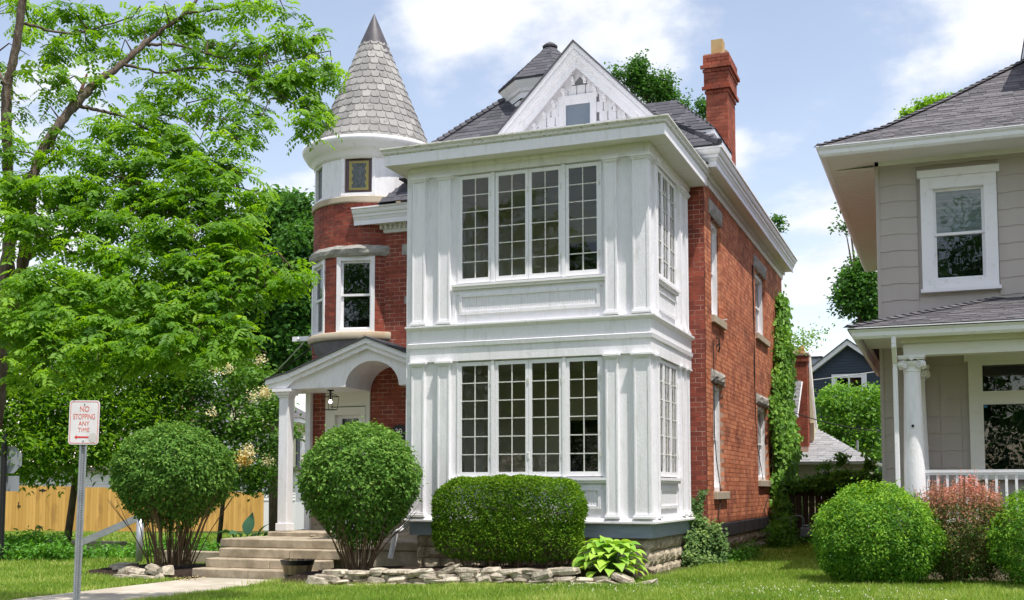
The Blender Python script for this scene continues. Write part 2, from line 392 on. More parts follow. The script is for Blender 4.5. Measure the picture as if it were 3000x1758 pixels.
def np_mesh(name, V, F, material, tint=None, smooth=False):
    """V (n,3), F (m,k) with constant k"""
    me = bpy.data.meshes.new(name); n, m_, k = len(V), len(F), F.shape[1]
    me.vertices.add(n); me.vertices.foreach_set('co', np.asarray(V, np.float32).ravel())
    me.loops.add(m_ * k); me.loops.foreach_set('vertex_index', np.asarray(F, np.int32).ravel())
    me.polygons.add(m_); me.polygons.foreach_set('loop_start', np.arange(0, m_ * k, k, dtype=np.int32))
    me.polygons.foreach_set('loop_total', np.full(m_, k, np.int32))
    me.polygons.foreach_set('use_smooth', np.full(m_, bool(smooth)))
    me.materials.append(MT[material] if isinstance(material, str) else material)
    if tint is not None:
        at_ = me.attributes.new('tint', 'FLOAT', 'POINT'); at_.data.foreach_set('value', np.asarray(tint, np.float32))
    me.update(calc_edges=True); return me

# unit shapes shared by all single pieces
_cv = [(-.5, -.5, -.5), (.5, -.5, -.5), (.5, .5, -.5), (-.5, .5, -.5), (-.5, -.5, .5), (.5, -.5, .5), (.5, .5, .5), (-.5, .5, .5)]
_cf = [(0, 3, 2, 1), (4, 5, 6, 7), (0, 1, 5, 4), (1, 2, 6, 5), (2, 3, 7, 6), (3, 0, 4, 7)]
def _scal(pts):
    """a flat tile with a cut lower end: outline in x,y (y down-slope negative), thickness in z"""
    n = len(pts); P = [(x, y, -.5) for x, y in pts] + [(x, y, .5) for x, y in pts]
    return P, [tuple(range(n - 1, -1, -1)), tuple(range(n, 2 * n))] + [(i, (i + 1) % n, (i + 1) % n + n, i + n) for i in range(n)]
SHAPES = {'cube': (_cv, _cf),
          'scallop': _scal([(-.34, -.5), (.34, -.5), (.47, -.40), (.5, -.30), (.5, .5), (-.5, .5), (-.5, -.30), (-.47, -.40)]),
          'wavy': _scal([(-.5, -.5), (-.22, -.5), (-.18, -.455), (.18, -.455), (.22, -.5), (.5, -.5), (.5, .5), (-.5, .5)]),
          'slat': _scal([(-.32, -.5), (.32, -.5), (.5, -.32), (.5, .5), (-.5, .5), (-.5, -.32)])}
UNIT = {}
def unit(name, m, shape='cube'):
    key = (name, m, shape)
    if key not in UNIT:
        k = MB(); k.add(*SHAPES[shape]); UNIT[key] = k.mesh(name, MT[m])
    return UNIT[key]
CAMV = np.array(CAMLOC)
def lay(name, m, boxes, parent, limit=300, shape='cube', rest_name=None, cull=False):
    """boxes: list of (cx,cy,cz, sx,sy,sz, rotz, rotx). The ones that show largest become single parts, the rest one joined part."""
    if not boxes: return
    B = np.array(boxes, float)
    n = np.stack([np.sin(B[:, 6]), -np.cos(B[:, 6])], 1)         # outward normal = local -y
    d = CAMV[None, :2] - B[:, :2]; dist = np.linalg.norm(np.concatenate([d, (CAMV[2] - B[:, 2])[:, None]], 1), axis=1)
    facing = np.clip((n * d).sum(1) / dist, 0.0, 1)
    score = B[:, 3] * np.maximum(B[:, 5], B[:, 4]) * facing / dist ** 2
    order = [i for i in np.argsort(-score)]
    me = unit(name, m, shape); k = 0
    for i in order[:limit]:
        if facing[i] <= 0 and cull: continue
        b = B[i]
        o = link(name, me, parent); o.location = Vector(b[:3]) - wloc(parent); o.scale = b[3:6]; o.rotation_euler = (b[7], 0, b[6])
    rest = order[limit:]
    if rest:
        c, faces = SHAPES[shape]; c = np.array(c)
        Q = B[rest]; P = c[None] * Q[:, None, 3:6]
        rx = Q[:, 7][:, None]; rz = Q[:, 6][:, None]
        y = P[..., 1] * np.cos(rx) - P[..., 2] * np.sin(rx); z = P[..., 1] * np.sin(rx) + P[..., 2] * np.cos(rx); x = P[..., 0]
        X = x * np.cos(rz) - y * np.sin(rz); Y = x * np.sin(rz) + y * np.cos(rz)
        V = (np.stack([X, Y, z], -1) + Q[:, None, :3]).reshape(-1, 3)
        if shape == 'cube':
            F = (np.array(faces)[None] + 8 * np.arange(len(rest))[:, None, None]).reshape(-1, 4)
            me2 = np_mesh(rest_name or name, V, F, m)
        else:
            me2 = bpy.data.meshes.new(name); nv = len(c)
            me2.from_pydata(V.tolist(), [], [tuple(i + nv * k for i in f) for k in range(len(rest)) for f in faces]); me2.materials.append(MT[m])
        link(rest_name or name, me2, parent, kind='stuff')

BH, BL, BM = 0.0905, 0.226, 0.010     # brick course, length, joint
def brick_run(o, u, n, length, z0, z1, openings=(), proud=0.0, phase=0.0, bl=BL, jit=0.0008):
    """running-bond bricks on a straight wall; returns boxes"""
    out = []; rot = math.atan2(u[1], u[0]); rows = int(round((z1 - z0) / BH))
    for r in range(rows):
        zb = z0 + r * BH; zt = min(zb + BH, z1); zc = (zb + zt) / 2; a = -((r % 2) * bl / 2 + phase)
        while a < length:
            segs = [(max(a, 0), min(a + bl, length))]
            for (p0, p1, q0, q1) in openings:
                if zt > q0 + 0.02 and zb < q1 - 0.02:
                    ns = []
                    for s0, s1 in segs:
                        if s1 <= p0 or s0 >= p1: ns.append((s0, s1)); continue
                        if s0 < p0: ns.append((s0, p0))
                        if s1 > p1: ns.append((p1, s1))
                    segs = ns
            for s0, s1 in segs:
                if s1 - s0 < 0.03: continue
                j = random.uniform(-jit, jit) + proud; c = (s0 + s1) / 2
                out.append((o[0] + u[0] * c + n[0] * (j - 0.03), o[1] + u[1] * c + n[1] * (j - 0.03), zc,
                            s1 - s0 - BM, 0.06, zt - zb - BM, rot + random.uniform(-.004, .004), 0))
            a += bl
    return out
# ------------------------------------------------------------------ ground heights
def gz(x, y):
    x = np.asarray(x, float); y = np.asarray(y, float)
    b = np.clip(0.035 * x, -0.245, 0.0)
    f = -0.028 * np.clip(y - 14, 0, 30)
    return b + f * np.clip((-x - 8) / 8, 0, 1)

F_U, F_N = (1, 0), (0, -1)
S_U, S_N = (0, 1), (1, 0)
L_U, L_N = (0, -1), (-1, 0)

def wall_core(mb, o, u, n, length, z0, z1, ops, face, thick=0.25):
    """plain wall with rectangular openings (a0,a1,z0,z1)"""
    xs = sorted(set([0, length] + [v for p in ops for v in p[:2] if 0 < v < length]))
    for a, b in zip(xs[:-1], xs[1:]):
        m = (a + b) / 2; cuts = sorted([(q0, q1) for (p0, p1, q0, q1) in ops if p0 < m < p1]); z = z0
        for q0, q1 in cuts:
            if q0 > z: mb.obox(o, u, n, a, b, face - thick, face, z, q0)
            z = max(z, q1)
        if z < z1: mb.obox(o, u, n, a, b, face - thick, face, z, z1)

def dh_window(parent, o, u, n, a0, a1, z0, z1, face=0.0, cas=0.09, blind=True, head=0.0, sill=0.0, glassm='glass2', paint='white2', upper='blind', lower='dark', proud=0.03):
    """double-hung window: casing, two sashes, panes, dim room or blind behind"""
    c = MB(); b0, b1 = face - 0.10, face + proud
    c.obox(o, u, n, a0, a0 + cas, b0, b1, z0, z1); c.obox(o, u, n, a1 - cas, a1, b0, b1, z0, z1)
    c.obox(o, u, n, a0 + cas, a1 - cas, b0, b1, z1 - cas, z1); c.obox(o, u, n, a0 + cas, a1 - cas, b0, b1, z0, z0 + cas * 0.8)
    if head: c.obox(o, u, n, a0 - 0.05, a1 + 0.05, b0, b1 + 0.03, z1 + 0.002, z1 + head)
    if sill: c.obox(o, u, n, a0 - 0.03, a1 + 0.03, b0, b1 + 0.05, z0 - sill, z0 - 0.002)
    w = part('window', c, paint, parent)
    i0, i1, j0, j1 = a0 + cas, a1 - cas, z0 + cas * 0.8, z1 - cas; zm = (j0 + j1) / 2; t = 0.045
    for (s0, s1, off, room) in ((zm - 0.02, j1, -0.045, upper), (j0, zm + 0.02, -0.075, lower)):
        s = MB()
        s.obox(o, u, n, i0, i0 + t, face + off - 0.02, face + off, s0, s1); s.obox(o, u, n, i1 - t, i1, face + off - 0.02, face + off, s0, s1)
        s.obox(o, u, n, i0 + t, i1 - t, face + off - 0.02, face + off, s0, s0 + t); s.obox(o, u, n, i0 + t, i1 - t, face + off - 0.02, face + off, s1 - t, s1)
        part('sash', s, paint, w)
        g = MB(); g.obox(o, u, n, i0 + t, i1 - t, face + off - 0.014, face + off - 0.010, s0 + t, s1 - t); part('pane', g, glassm, w)
        r = MB(); d = 0.03 if room == 'blind' else 0.11
        r.obox(o, u, n, i0 + t, i1 - t, face + off - d - 0.02, face + off - d, s0 + t, s1 - t)
        part('blind' if room == 'blind' else 'dark_room', r, room, w)
    return w

def casement(parent, o, u, n, a0, a1, z0, z1, cols, rows, face, st=0.055, top=0.065, bot=0.08, mun=0.017):
    f = MB(); b0, b1 = face - 0.04, face
    f.obox(o, u, n, a0, a0 + st, b0, b1, z0, z1); f.obox(o, u, n, a1 - st, a1, b0, b1, z0, z1)
    f.obox(o, u, n, a0 + st, a1 - st, b0, b1, z0, z0 + bot); f.obox(o, u, n, a0 + st, a1 - st, b0, b1, z1 - top, z1)
    w = part('window_sash', f, 'white2', parent)
    A0, A1, Z0, Z1 = a0 + st, a1 - st, z0 + bot, z1 - top
    pw = (A1 - A0 - mun * (cols - 1)) / cols; ph = (Z1 - Z0 - mun * (rows - 1)) / rows
    m = MB()
    for c in range(1, cols): m.obox(o, u, n, A0 + c * (pw + mun) - mun, A0 + c * (pw + mun), b0 + 0.008, b1 - 0.008, Z0, Z1)
    for r in range(1, rows):
        for c in range(cols): m.obox(o, u, n, A0 + c * (pw + mun), A0 + c * (pw + mun) + pw, b0 + 0.008, b1 - 0.008, Z0 + r * (ph + mun) - mun, Z0 + r * (ph + mun))
    part('muntin', m, 'chip', w)
    for r in range(rows):
        for c in range(cols):
            x = A0 + c * (pw + mun); z = Z0 + r * (ph + mun); g = MB()
            k = [random.uniform(-.0022, .0022) for _ in range(3)]
            P = []
            for zz_, kk in ((z, 0), (z + ph, k[0])):
                for aa, k2 in ((x, 0), (x + pw, k[1])):
                    bb = face - 0.020 + kk + k2
                    P.append((o[0] + u[0] * aa + n[0] * bb, o[1] + u[1] * aa + n[1] * bb, zz_))
            g.add([P[0], P[1], P[3], P[2]], [(0, 1, 2, 3)])
            part('pane', g, 'glass', w)
    for zz_ in (z0 + 0.35, z1 - 0.35):
        h = MB(); h.obox(o, u, n, a1 - 0.02, a1 + 0.012, face, face + 0.012, zz_ - 0.05, zz_ + 0.05); part('hinge', h, 'chip', w)
    return w

def rough(mb, o, u, n, a0, a1, z0, z1, face, depth=0.2, bulge=0.03, na=5, nz=3, rag=0.012):
    """rock-faced block: the outer face is a bulging uneven grid"""
    b = len(mb.v); r = random.Random(int(a0 * 977 + z0 * 331 + face * 77) & 0xffff)
    for j in range(nz + 1):
        for i in range(na + 1):
            fa, fz = i / na, j / nz; edge = i in (0, na) or j in (0, nz)
            a = a0 + (a1 - a0) * fa + (0 if i in (0, na) else r.uniform(-.25, .25) * (a1 - a0) / na)
            z = z0 + (z1 - z0) * fz + (r.uniform(-rag, rag) * .4 if edge else r.uniform(-.25, .25) * (z1 - z0) / nz)
            bb = face + (0 if edge else bulge * r.uniform(.45, 1.25))
            mb.v.append((o[0] + u[0] * a + n[0] * bb, o[1] + u[1] * a + n[1] * bb, z))
    for j in range(nz):
        for i in range(na):
            q = b + j * (na + 1) + i; mb.f.append((q, q + 1, q + na + 2, q + na + 1))
    c = len(mb.v); d = face - depth
    for a, z in ((a0, z0), (a1, z0), (a1, z1), (a0, z1)): mb.v.append((o[0] + u[0] * a + n[0] * d, o[1] + u[1] * a + n[1] * d, z))
    bt = [b + i for i in range(na + 1)]; tp = [b + nz * (na + 1) + i for i in range(na + 1)]
    lf = [b + j * (na + 1) for j in range(nz + 1)]; rt = [b + j * (na + 1) + na for j in range(nz + 1)]
    mb.f.append(tuple(reversed(bt)) + (c, c + 1)); mb.f.append(tuple(tp) + (c + 2, c + 3))
    mb.f.append(tuple(lf) + (c + 3, c)); mb.f.append(tuple(reversed(rt)) + (c + 1, c + 2))
    return mb

def stones(parent, o, u, n, length, rows, face, name='stone', m='stone', wmin=0.3, wmax=0.6, bulge=0.045, depth=0.2):
    for (z0, z1) in rows:
        a = -random.uniform(0, wmin)
        while a < length:
            w = random.uniform(wmin, wmax); b = min(a + w, length); aa = max(a, 0)
            if b - aa > 0.05:
                k = MB(); rough(k, o, u, n, aa + .005, b - .005, z0 + .006, z1 - .006, face, depth, bulge); part(name, k, m, parent)
            a += w

def roof_rows(o, u, slope, s_len, lim, expo=0.14, tab=(0.16, 0.36), thick=0.007, off=0.009):
    """tabs on a roof plane rising from the eave line o + a*u; lim(s) -> (a0, a1) at slope distance s"""
    rot = math.atan2(u[1], u[0]); n = (math.sin(rot), -math.cos(rot)); out = []; ca, sa = math.cos(slope), math.sin(slope)
    r = 0; s = 0.0
    while s < s_len:
        a0, a1 = lim(s + expo * .5)
        a = a0
        while a < a1 - 0.02:
            L = min(random.uniform(*tab), a1 - a)
            sc = s + expo * 0.62; t = random.choice((0, 0, 0.003))
            x = o[0] + u[0] * (a + L / 2) - n[0] * (sc * ca) + n[0] * sa * (off + t)
            y = o[1] + u[1] * (a + L / 2) - n[1] * (sc * ca) + n[1] * sa * (off + t)
            z = o[2] + sc * sa + ca * (off + t)
            out.append((x, y, z, L - 0.006, expo * 1.24, thick + t, rot, slope - 0.045)); a += L
        s += expo
    return out

# ------------------------------------------------------------------ the brick house
H = empty('brick_house', (-3.0, 3.05, 0), 'red brick Victorian house with round turret and white two storey sunroom', 'house')
BR_F, BR_S = [], []

# side wall (faces the neighbour)
WIN = [(3.72, 4.72, 4.70, 6.62), (9.02, 10.62, 5.05, 6.58), (3.74, 4.78, 1.32, 3.40), (9.06, 10.66, 1.58, 3.36)]
ops = [(a - 3.05, b - 3.05, c, d) for a, b, c, d in WIN]
core = MB(); wall_core(core, (0.3, 3.056), S_U, S_N, 10.56, 0.70, 7.16, ops, -0.005)
part('wall', core, 'mortar_side', H)
BR_S += brick_run((0.3, 3.11), S_U, S_N, 10.51, 0.71, 7.14, [(p - .06, q_ - .06, r0, r1) for p, q_, r0, r1 in ops], jit=.002)
for (a, b, c, d) in WIN:
    dh_window(H, (0.3, 0), S_U, S_N, a, b, c, d, face=-0.10, cas=0.10, upper='dark', lower='dark', proud=0.02)
    up = c > 4
    k = MB(); rough(k, (0.3, 0), S_U, S_N, a - 0.2, b + 0.16, d + 0.01, d + (0.31 if up else 0.25), 0.012, 0.2, 0.035, 9, 4)
    part('lintel', k, 'lintel', H)
    k = MB(); k.obox((0.3, 0), S_U, S_N, a - 0.05, b + 0.22, -0.12, 0.07, c - 0.15, c - 0.005); part('window_sill', k, 'sand', H, bevel=0.008)
# front strip between sunroom and corner, upper and entry walls
core = MB(); wall_core(core, (-0.02, 3.05), F_U, F_N, 0.315, 0.70, 7.16, [], -0.0015)
part('wall', core, 'mortar', H)
BR_F += brick_run((0.0, 3.05), F_U, F_N, 0.30, 0.71, 7.14)
dops = [(-7.74 + 8.1, -6.69 + 8.1, 0.5, 3.44)]
core = MB(); wall_core(core, (-8.1, 3.05), F_U, F_N, 3.9, 0.50, 4.45, dops, -0.0015)
wall_core(core, (-6.375, 3.05), F_U, F_N, 2.2, 4.45, 6.7, [], -0.0015)
part('wall', core, 'mortar', H)
BR_F += brick_run((-8.1, 3.05), F_U, F_N, 3.9, 0.82, 4.44, dops)
BR_F += brick_run((-6.375, 3.05), F_U, F_N, 2.2, 4.45, 6.68)
for a_, b_ in ((0, .36), (1.42, 2.6), (2.61, 3.86)):
    k = MB(); k.obox((-8.1, 3.05), F_U, F_N, a_, b_, -0.1, 0.04, 0.5, 0.82); part('plinth', k, 'concrete', H, bevel=0.01)
for (x0, x1, z0, z1) in ((-5.98, -5.4, 6.20, 6.42), (-5.92, -5.4, 5.17, 5.33)):
    k = MB(); rough(k, (0, 3.05), F_U, F_N, x0, x1, z0, z1, 0.015, 0.15, 0.012); part('stone_block', k, 'lintel', H)
# inner bulk of the house
k = MB(); k.box(-4.15, 0.02, 3.32, 13.5, 0.3, 7.3); k.box(-6.3, -4.15, 3.36, 13.5, 0.3, 7.3); k.box(-8.05, -6.3, 3.36, 9.0, 0.3, 4.4)
part('inner_wall', k, 'dim', H)

# foundation
k = MB(); k.obox((0.3, 3.05), S_U, S_N, -0.02, 10.6, -0.3, 0.04, 0.44, 0.70); part('water_table', k, 'watertable', H, bevel=0.012)
stones(H, (0.3, 3.05), S_U, S_N, 10.5, [(-0.32, -0.06), (-0.06, 0.19), (0.19, 0.43)], -0.02, wmin=0.4, wmax=0.85, bulge=0.06)
stones(H, (-0.2, 3.05), F_U, F_N, 0.5, [(-0.2, 0.06), (0.06, 0.25), (0.25, 0.44), (0.44, 0.69)], 0.0, wmin=0.25, wmax=0.3)
stones(H, (-4.15, 0.07), F_U, F_N, 4.1, [(-0.32, -0.06), (-0.06, 0.19), (0.19, 0.38), (0.38, 0.575)], 0.0, wmin=0.3, wmax=0.62)
stones(H, (-0.06, 0.07), S_U, S_N, 2.85, [(-0.32, -0.06), (-0.06, 0.13), (0.13, 0.36), (0.36, 0.575)], 0.0, wmin=0.3, wmax=0.5)
k = MB(); k.box(-4.1, -0.12, 0.12, 3.0, -0.3, 0.57); part('foundation_core', k, 'mortar_dark', H)

# ---- sunroom
SP = [(-4.2, 3.0), (-4.2, 0.0), (0.0, 0.0), (0.0, 3.0)]
def sw(name, prof, m='white', path=SP, **kw):
    k = MB(); k.sweep(prof, path); return part(name, k, m, H, **kw)
sw('skirt_board', [(-0.1, 0.58), (0.035, 0.58), (0.035, 0.795), (-0.1, 0.795)], 'bluegray')
sw('base_moulding', [(-0.1, 0.797), (0.07, 0.797), (0.115, 0.815), (0.115, 0.845), (0.07, 0.865), (0.05, 0.89), (-0.1, 0.89)], 'white2')
sw('belt_board', [(-0.1, 3.55), (0.05, 3.55), (0.05, 3.79), (0.075, 3.80), (0.085, 3.87), (0.055, 3.885), (0.055, 4.10), (0.09, 4.12), (0.12, 4.15), (0.12, 4.178), (-0.1, 4.19)])
sw('frieze_board', [(-0.1, 6.80), (0.04, 6.80), (0.04, 6.93), (0.06, 6.95), (0.06, 6.998), (-0.1, 6.998)])
OP = [(-4.2, 3.0), (-4.2, 0.0), (0.0, 0.0), (0.0, 2.95)]
k = MB(); k.sweep([(-0.1, 7.0), (0.37, 7.0), (0.37, 7.03), (-0.1, 7.03)], OP); part('soffit', k, 'soffit', H)
k = MB(); k.sweep([(0.371, 6.985), (0.395, 6.985), (0.395, 7.165), (0.371, 7.165)], OP); part('fascia', k, 'white', H)
k = MB(); k.sweep([(0.2, 7.167), (0.40, 7.167), (0.425, 7.19), (0.43, 7.225), (0.465, 7.262), (0.465, 7.285), (0.2, 7.30)], OP); part('crown_moulding', k, 'chip', H)
k = MB(); k.box(-4.4, 0.2, -0.2, 3.0, 7.2, 7.30); part('porch_roof', k, 'white2', H)

fr_ops = [(0.84, 3.43, 4.88, 6.79), (0.84, 3.43, 1.555, 3.54)]
sd_ops = [(0.47, 1.97, 4.88, 6.79), (0.47, 1.97, 1.555, 3.54)]
for nm, (o, u, n, L, op) in {'front': ((-4.2, 0), F_U, F_N, 4.2, fr_ops), 'right': ((0, 0.12), S_U, S_N, 2.88, [(a - .12, b - .12, c, d) for a, b, c, d in sd_ops]),
                             'left': ((-4.2, 3.0), L_U, L_N, 2.88, [(3.0 - b, 3.0 - a, c, d) for a, b, c, d in sd_ops])}.items():
    k = MB(); wall_core(k, o, u, n, L, 0.6, 7.0, op, 0.0, 0.12); part('sunroom_wall', k, 'white', H)
# sashes: front
for z0, z1 in ((4.895, 6.775), (1.57, 3.525)):
    for x0, x1 in ((-3.335, -2.735), (-2.66, -2.06), (-2.055, -1.465), (-1.395, -0.80)):
        casement(H, (0, 0), F_U, F_N, x0, x1, z0, z1, 2, 6, 0.012)
    k = MB()
    for x in (-2.70, -1.43): k.box(x - .03, x + .03, -0.03, 0.06, z0 - 0.01, z1 + 0.01)
    k.box(-3.36, -3.337, -0.02, 0.06, z0, z1); k.box(-0.797, -0.77, -0.02, 0.06, z0, z1)
    part('mullion', k, 'white2', H)
    for y0, y1 in ((0.48, 0.97), (0.98, 1.47), (1.48, 1.96)):
        casement(H, (0, 0), S_U, S_N, y0, y1, z0, z1, 2, 6, 0.012)
        casement(H, (-4.2, 3.0), L_U, L_N, 3.0 - y1, 3.0 - y0, z0, z1, 2, 6, 0.012)
# sills and panels under the windows
for zs, p0, p1 in ((4.87, 4.40, 4.65), (1.545, 1.09, 1.34)):
    for (o, u, n, a0, a1) in (((-4.2, 0), F_U, F_N, 0.75, 3.50), ((0, 0), S_U, S_N, 0.47, 2.0)):
        k = MB(); k.obox(o, u, n, a0, a1, 0, 0.05, zs - 0.085, zs - 0.04); k.obox(o, u, n, a0, a1, 0, 0.085, zs - 0.04, zs)
        part('sill_ledge', k, 'white2', H)
        k = MB(); a, b = a0 + 0.13, a1 - 0.11
        k.obox(o, u, n, a - .05, b + .05, 0, 0.018, p1 + .052, p1 + .072); k.obox(o, u, n, a, b, 0, 0.03, p1, p1 + .05); k.obox(o, u, n, a, b, 0, 0.03, p0 - .05, p0)
        k.obox(o, u, n, a, a + .05, 0, 0.03, p0, p1); k.obox(o, u, n, b - .05, b, 0, 0.03, p0, p1)
        k.obox(o, u, n, a0, a0 + 0.05, 0, 0.02, p0 - 0.2, p1 + .04); k.obox(o, u, n, a1 - 0.05, a1, 0, 0.02, p0 - 0.2, p1 + .04)
        x = a + .06
        while x < b - .08:
            k.obox(o, u, n, x, x + .034, 0, 0.010, p0, p1); x += .044
        part('panel', k, 'white', H)
def pilaster(o, u, n, a0, a1, zb, zt, back=0.0, proud=0.085):
    """shaft with raised edges, base and capital as sub-parts"""
    k = MB(); e = 0.028
    k.obox(o, u, n, a0 + e, a1 - e, back, proud - 0.012, zb + 0.07, zt - 0.075)
    k.obox(o, u, n, a0, a0 + e, back, proud, zb + 0.07, zt - 0.075); k.obox(o, u, n, a1 - e, a1, back, proud, zb + 0.07, zt - 0.075)
    s = part('pilaster', k, 'white', H)
    k = MB(); k.obox(o, u, n, a0 - .03, a1 + .03, back, proud + .035, zb, zb + .035); k.obox(o, u, n, a0 - .015, a1 + .015, back, proud + .018, zb + .035, zb + .07)
    part('pilaster_base', k, 'white2', s)
    k = MB(); k.obox(o, u, n, a0 - .008, a1 + .008, back, proud + .01, zt - .075, zt - .055); k.obox(o, u, n, a0 - .022, a1 + .022, back, proud + .024, zt - .055, zt - .03)
    k.obox(o, u, n, a0 - .042, a1 + .042, back, proud + .044, zt - .03, zt)
    part('capital', k, 'white2', s)
for zb, zt in ((0.89, 3.548), (4.19, 6.798)):
    for x0, x1 in ((-4.2, -3.96), (-3.70, -3.48), (-0.70, -0.50)): pilaster((0, 0), F_U, F_N, x0, x1, zb, zt)
    for y0, y1 in ((0.27, 0.44), (2.08, 2.28), (2.52, 2.74)):
        pilaster((0, 0), S_U, S_N, y0, y1, zb, zt, proud=0.07)
    for y0, y1 in ((0.27, 0.44), (2.08, 2.28)): pilaster((-4.2, 3.0), L_U, L_N, 3 - y1, 3 - y0, zb, zt, proud=0.07)
    # corner pilaster, two faces
    e = 0.028; k = MB()
    k.box(-0.23 + e, 0.03, -0.073, 0.10, zb + .07, zt - .075); k.box(-0.23, -0.23 + e, -0.085, 0.0, zb + .07, zt - .075)
    k.box(0.0, 0.042, -0.085, -0.0731, zb + .07, zt - .075); k.box(0.0301, 0.042, -0.073, -0.045, zb + .07, zt - .075); k.box(0.0301, 0.042, 0.07, 0.10, zb + .07, zt - .075)
    s = part('pilaster', k, 'white', H)
    for nm, lv in (('pilaster_base', ((zb, zb + .035, .035), (zb + .035, zb + .07, .018))), ('capital', ((zt - .075, zt - .055, .01), (zt - .055, zt - .03, .024), (zt - .03, zt, .044)))):
        k = MB()
        for a, b, q in lv: k.box(-0.23 - q, 0.042 + q, -0.085 - q, 0.10 + q, a, b)
        part(nm, k, 'white2', s)
# rooms inside the sunroom
k = MB(); k.box(-4.1, -0.1, 0.13, 2.95, 0.6, 0.66); k.box(-4.1, -0.1, 0.13, 2.95, 4.02, 4.1); part('sunroom_floor', k, 'tan', H)
k = MB(); k.box(-4.1, -0.1, 0.13, 2.95, 6.86, 6.9); k.box(-4.1, -0.1, 0.13, 2.95, 3.60, 3.64)
for z0, z1 in ((4.1, 6.86), (0.66, 3.6)):
    k.box(-4.1, -3.0, 2.93, 3.0, z0, z1); k.box(-1.9, -0.1, 2.93, 3.0, z0 + 2.02, z1); k.box(-3.0, -2.35, 2.93, 3.0, z0, z1); k.box(-2.35, -1.9, 2.93, 3.0, z0 + 2.02, z1); k.box(-0.35, -0.1, 2.93, 3.0, z0, z0 + 2.02)
part('sunroom_inner_wall', k, 'tan', H)
k = MB()
for z0 in (4.1, 0.66): k.box(-2.35, -0.35, 3.02, 3.1, z0, z0 + 2.02)
part('dark_doorway', k, 'dark', H)
k = MB(); k.box(-4.34, -4.25, -0.005, 0.075, 0.92, 6.98)
k.tube([(-4.295, 0.035, 0.95), (-4.30, 0.02, 0.76), (-4.36, -0.06, 0.68), (-4.44, -0.16, 0.62), (-4.50, -0.24, 0.18)], 0.048, 8)
part('downspout', k, 'white2', H)

# ---- main cornice
def eave(path, z, name='cornice', fz=0.40):
    k = MB(); k.sweep([(0, z - fz), (0.03, z - fz), (0.05, z - .20), (0, z - 0.20)], path); part('frieze_board', k, 'white2', H)
    k = MB(); k.sweep([(0, z - 0.195), (0.285, z - 0.195), (0.285, z - 0.165), (0, z - 0.165)], path); part('soffit', k, 'soffit', H)
    k = MB(); k.sweep([(0.286, z - 0.22), (0.31, z - 0.22), (0.31, z - 0.12), (0.286, z - 0.12)], path); part('fascia', k, 'white', H)
    k = MB(); k.sweep([(0.1, z - 0.118), (0.315, z - 0.118), (0.33, z - 0.08), (0.355, z - 0.05), (0.36, z - .005), (0.385, z + .01), (0.405, z + 0.05), (0.41, z + 0.09), (0.44, z + 0.10), (0.44, z + 0.13), (0.1, z + 0.16)], path)
    part('crown_moulding', k, 'white2', H)
    for i in range(len(path) - 1):
        a, b = Vector(path[i]), Vector(path[i + 1]); L = (b - a).length; uu = (b - a) / L; nn = (uu.y, -uu.x)
        k = MB(); t = 0.05
        while t < L - .05:
            k.obox(a, uu, nn, t, t + .05, .06, .10, z - .29, z - .198); t += .11
        part('dentil_row', k, 'white2', H, kind='stuff')
eave([(-0.05, 3.05), (0.3, 3.05), (0.3, 13.65)], 7.51)
eave([(-6.95, 3.05), (-4.2, 3.05)], 7.05, fz=.36)

# ---- main roof
S = math.atan(1.04)
def pl(mb, pts): mb.add(pts, [tuple(range(len(pts)))])
k = MB(); E0, Y0, Y1, ZE, ZT = 0.70, 2.60, 14.0, 7.66, 10.6; t = (ZT - ZE) / 1.04; t = min(t, 2.86); ZT = ZE + 1.04 * t
A, B_, C_, D_ = (-6.36, Y0, ZE), (E0, Y0, ZE), (E0, Y1, ZE), (-6.36, Y1, ZE)
a, b, c, d = (-6.36 + t, Y0 + t, ZT), (E0 - 1.5 * t, Y0 + t, ZT), (E0 - 1.5 * t, Y1 - t, ZT), (-6.36 + t, Y1 - t, ZT)
XC = -5.85; A1, A2, D1 = (XC, Y0, ZE), (XC, Y0 + XC + 6.36, ZE + 1.04 * (XC + 6.36)), (XC, Y1, ZE)
k.add([A1, B_, C_, D1, a, b, c, d, A2], [(0, 1, 5, 4, 8), (1, 2, 6, 5), (2, 3, 7, 6), (3, 0, 8, 4, 7), (4, 5, 6, 7), (3, 2, 1, 0)])
roof = part('roof', k, 'asphalt', H)
SH = roof_rows(A, F_U, S, t / math.cos(S), lambda s: (max(.52, s * math.cos(S) + .03), 7.04 - 1.5 * s * math.cos(S) - .03))
# low strip above the entry eave
k = MB(); k.add([(-6.3, 2.55, 7.2), (-4.2, 2.55, 7.2), (-4.2, 3.0, 7.75), (-5.85, 3.0, 7.75), (-6.3, 3.0, 7.0), (-4.2, 3.0, 7.0)], [(0, 1, 2, 3), (0, 3, 4), (1, 5, 2)])
part('lower_roof', k, 'asphalt', H)
SH += roof_rows((-6.3, 2.55, 7.2), F_U, math.atan2(.55, .45), .6, lambda s: (s * .75, 2.1))
# hip caps
k = MB()
for (p, q) in ((A2, a), (B_, b)):
    p, q = Vector(p), Vector(q); m_ = 26
    for i in range(m_):
        s0, s1 = p.lerp(q, i / m_), p.lerp(q, (i + 1.25) / m_); k.tube([s0 + Vector((0, 0, .035)), s1 + Vector((0, 0, .012))], [.075, .06], 5)
part('hip_cap', k, 'asphalt', H, kind='stuff')

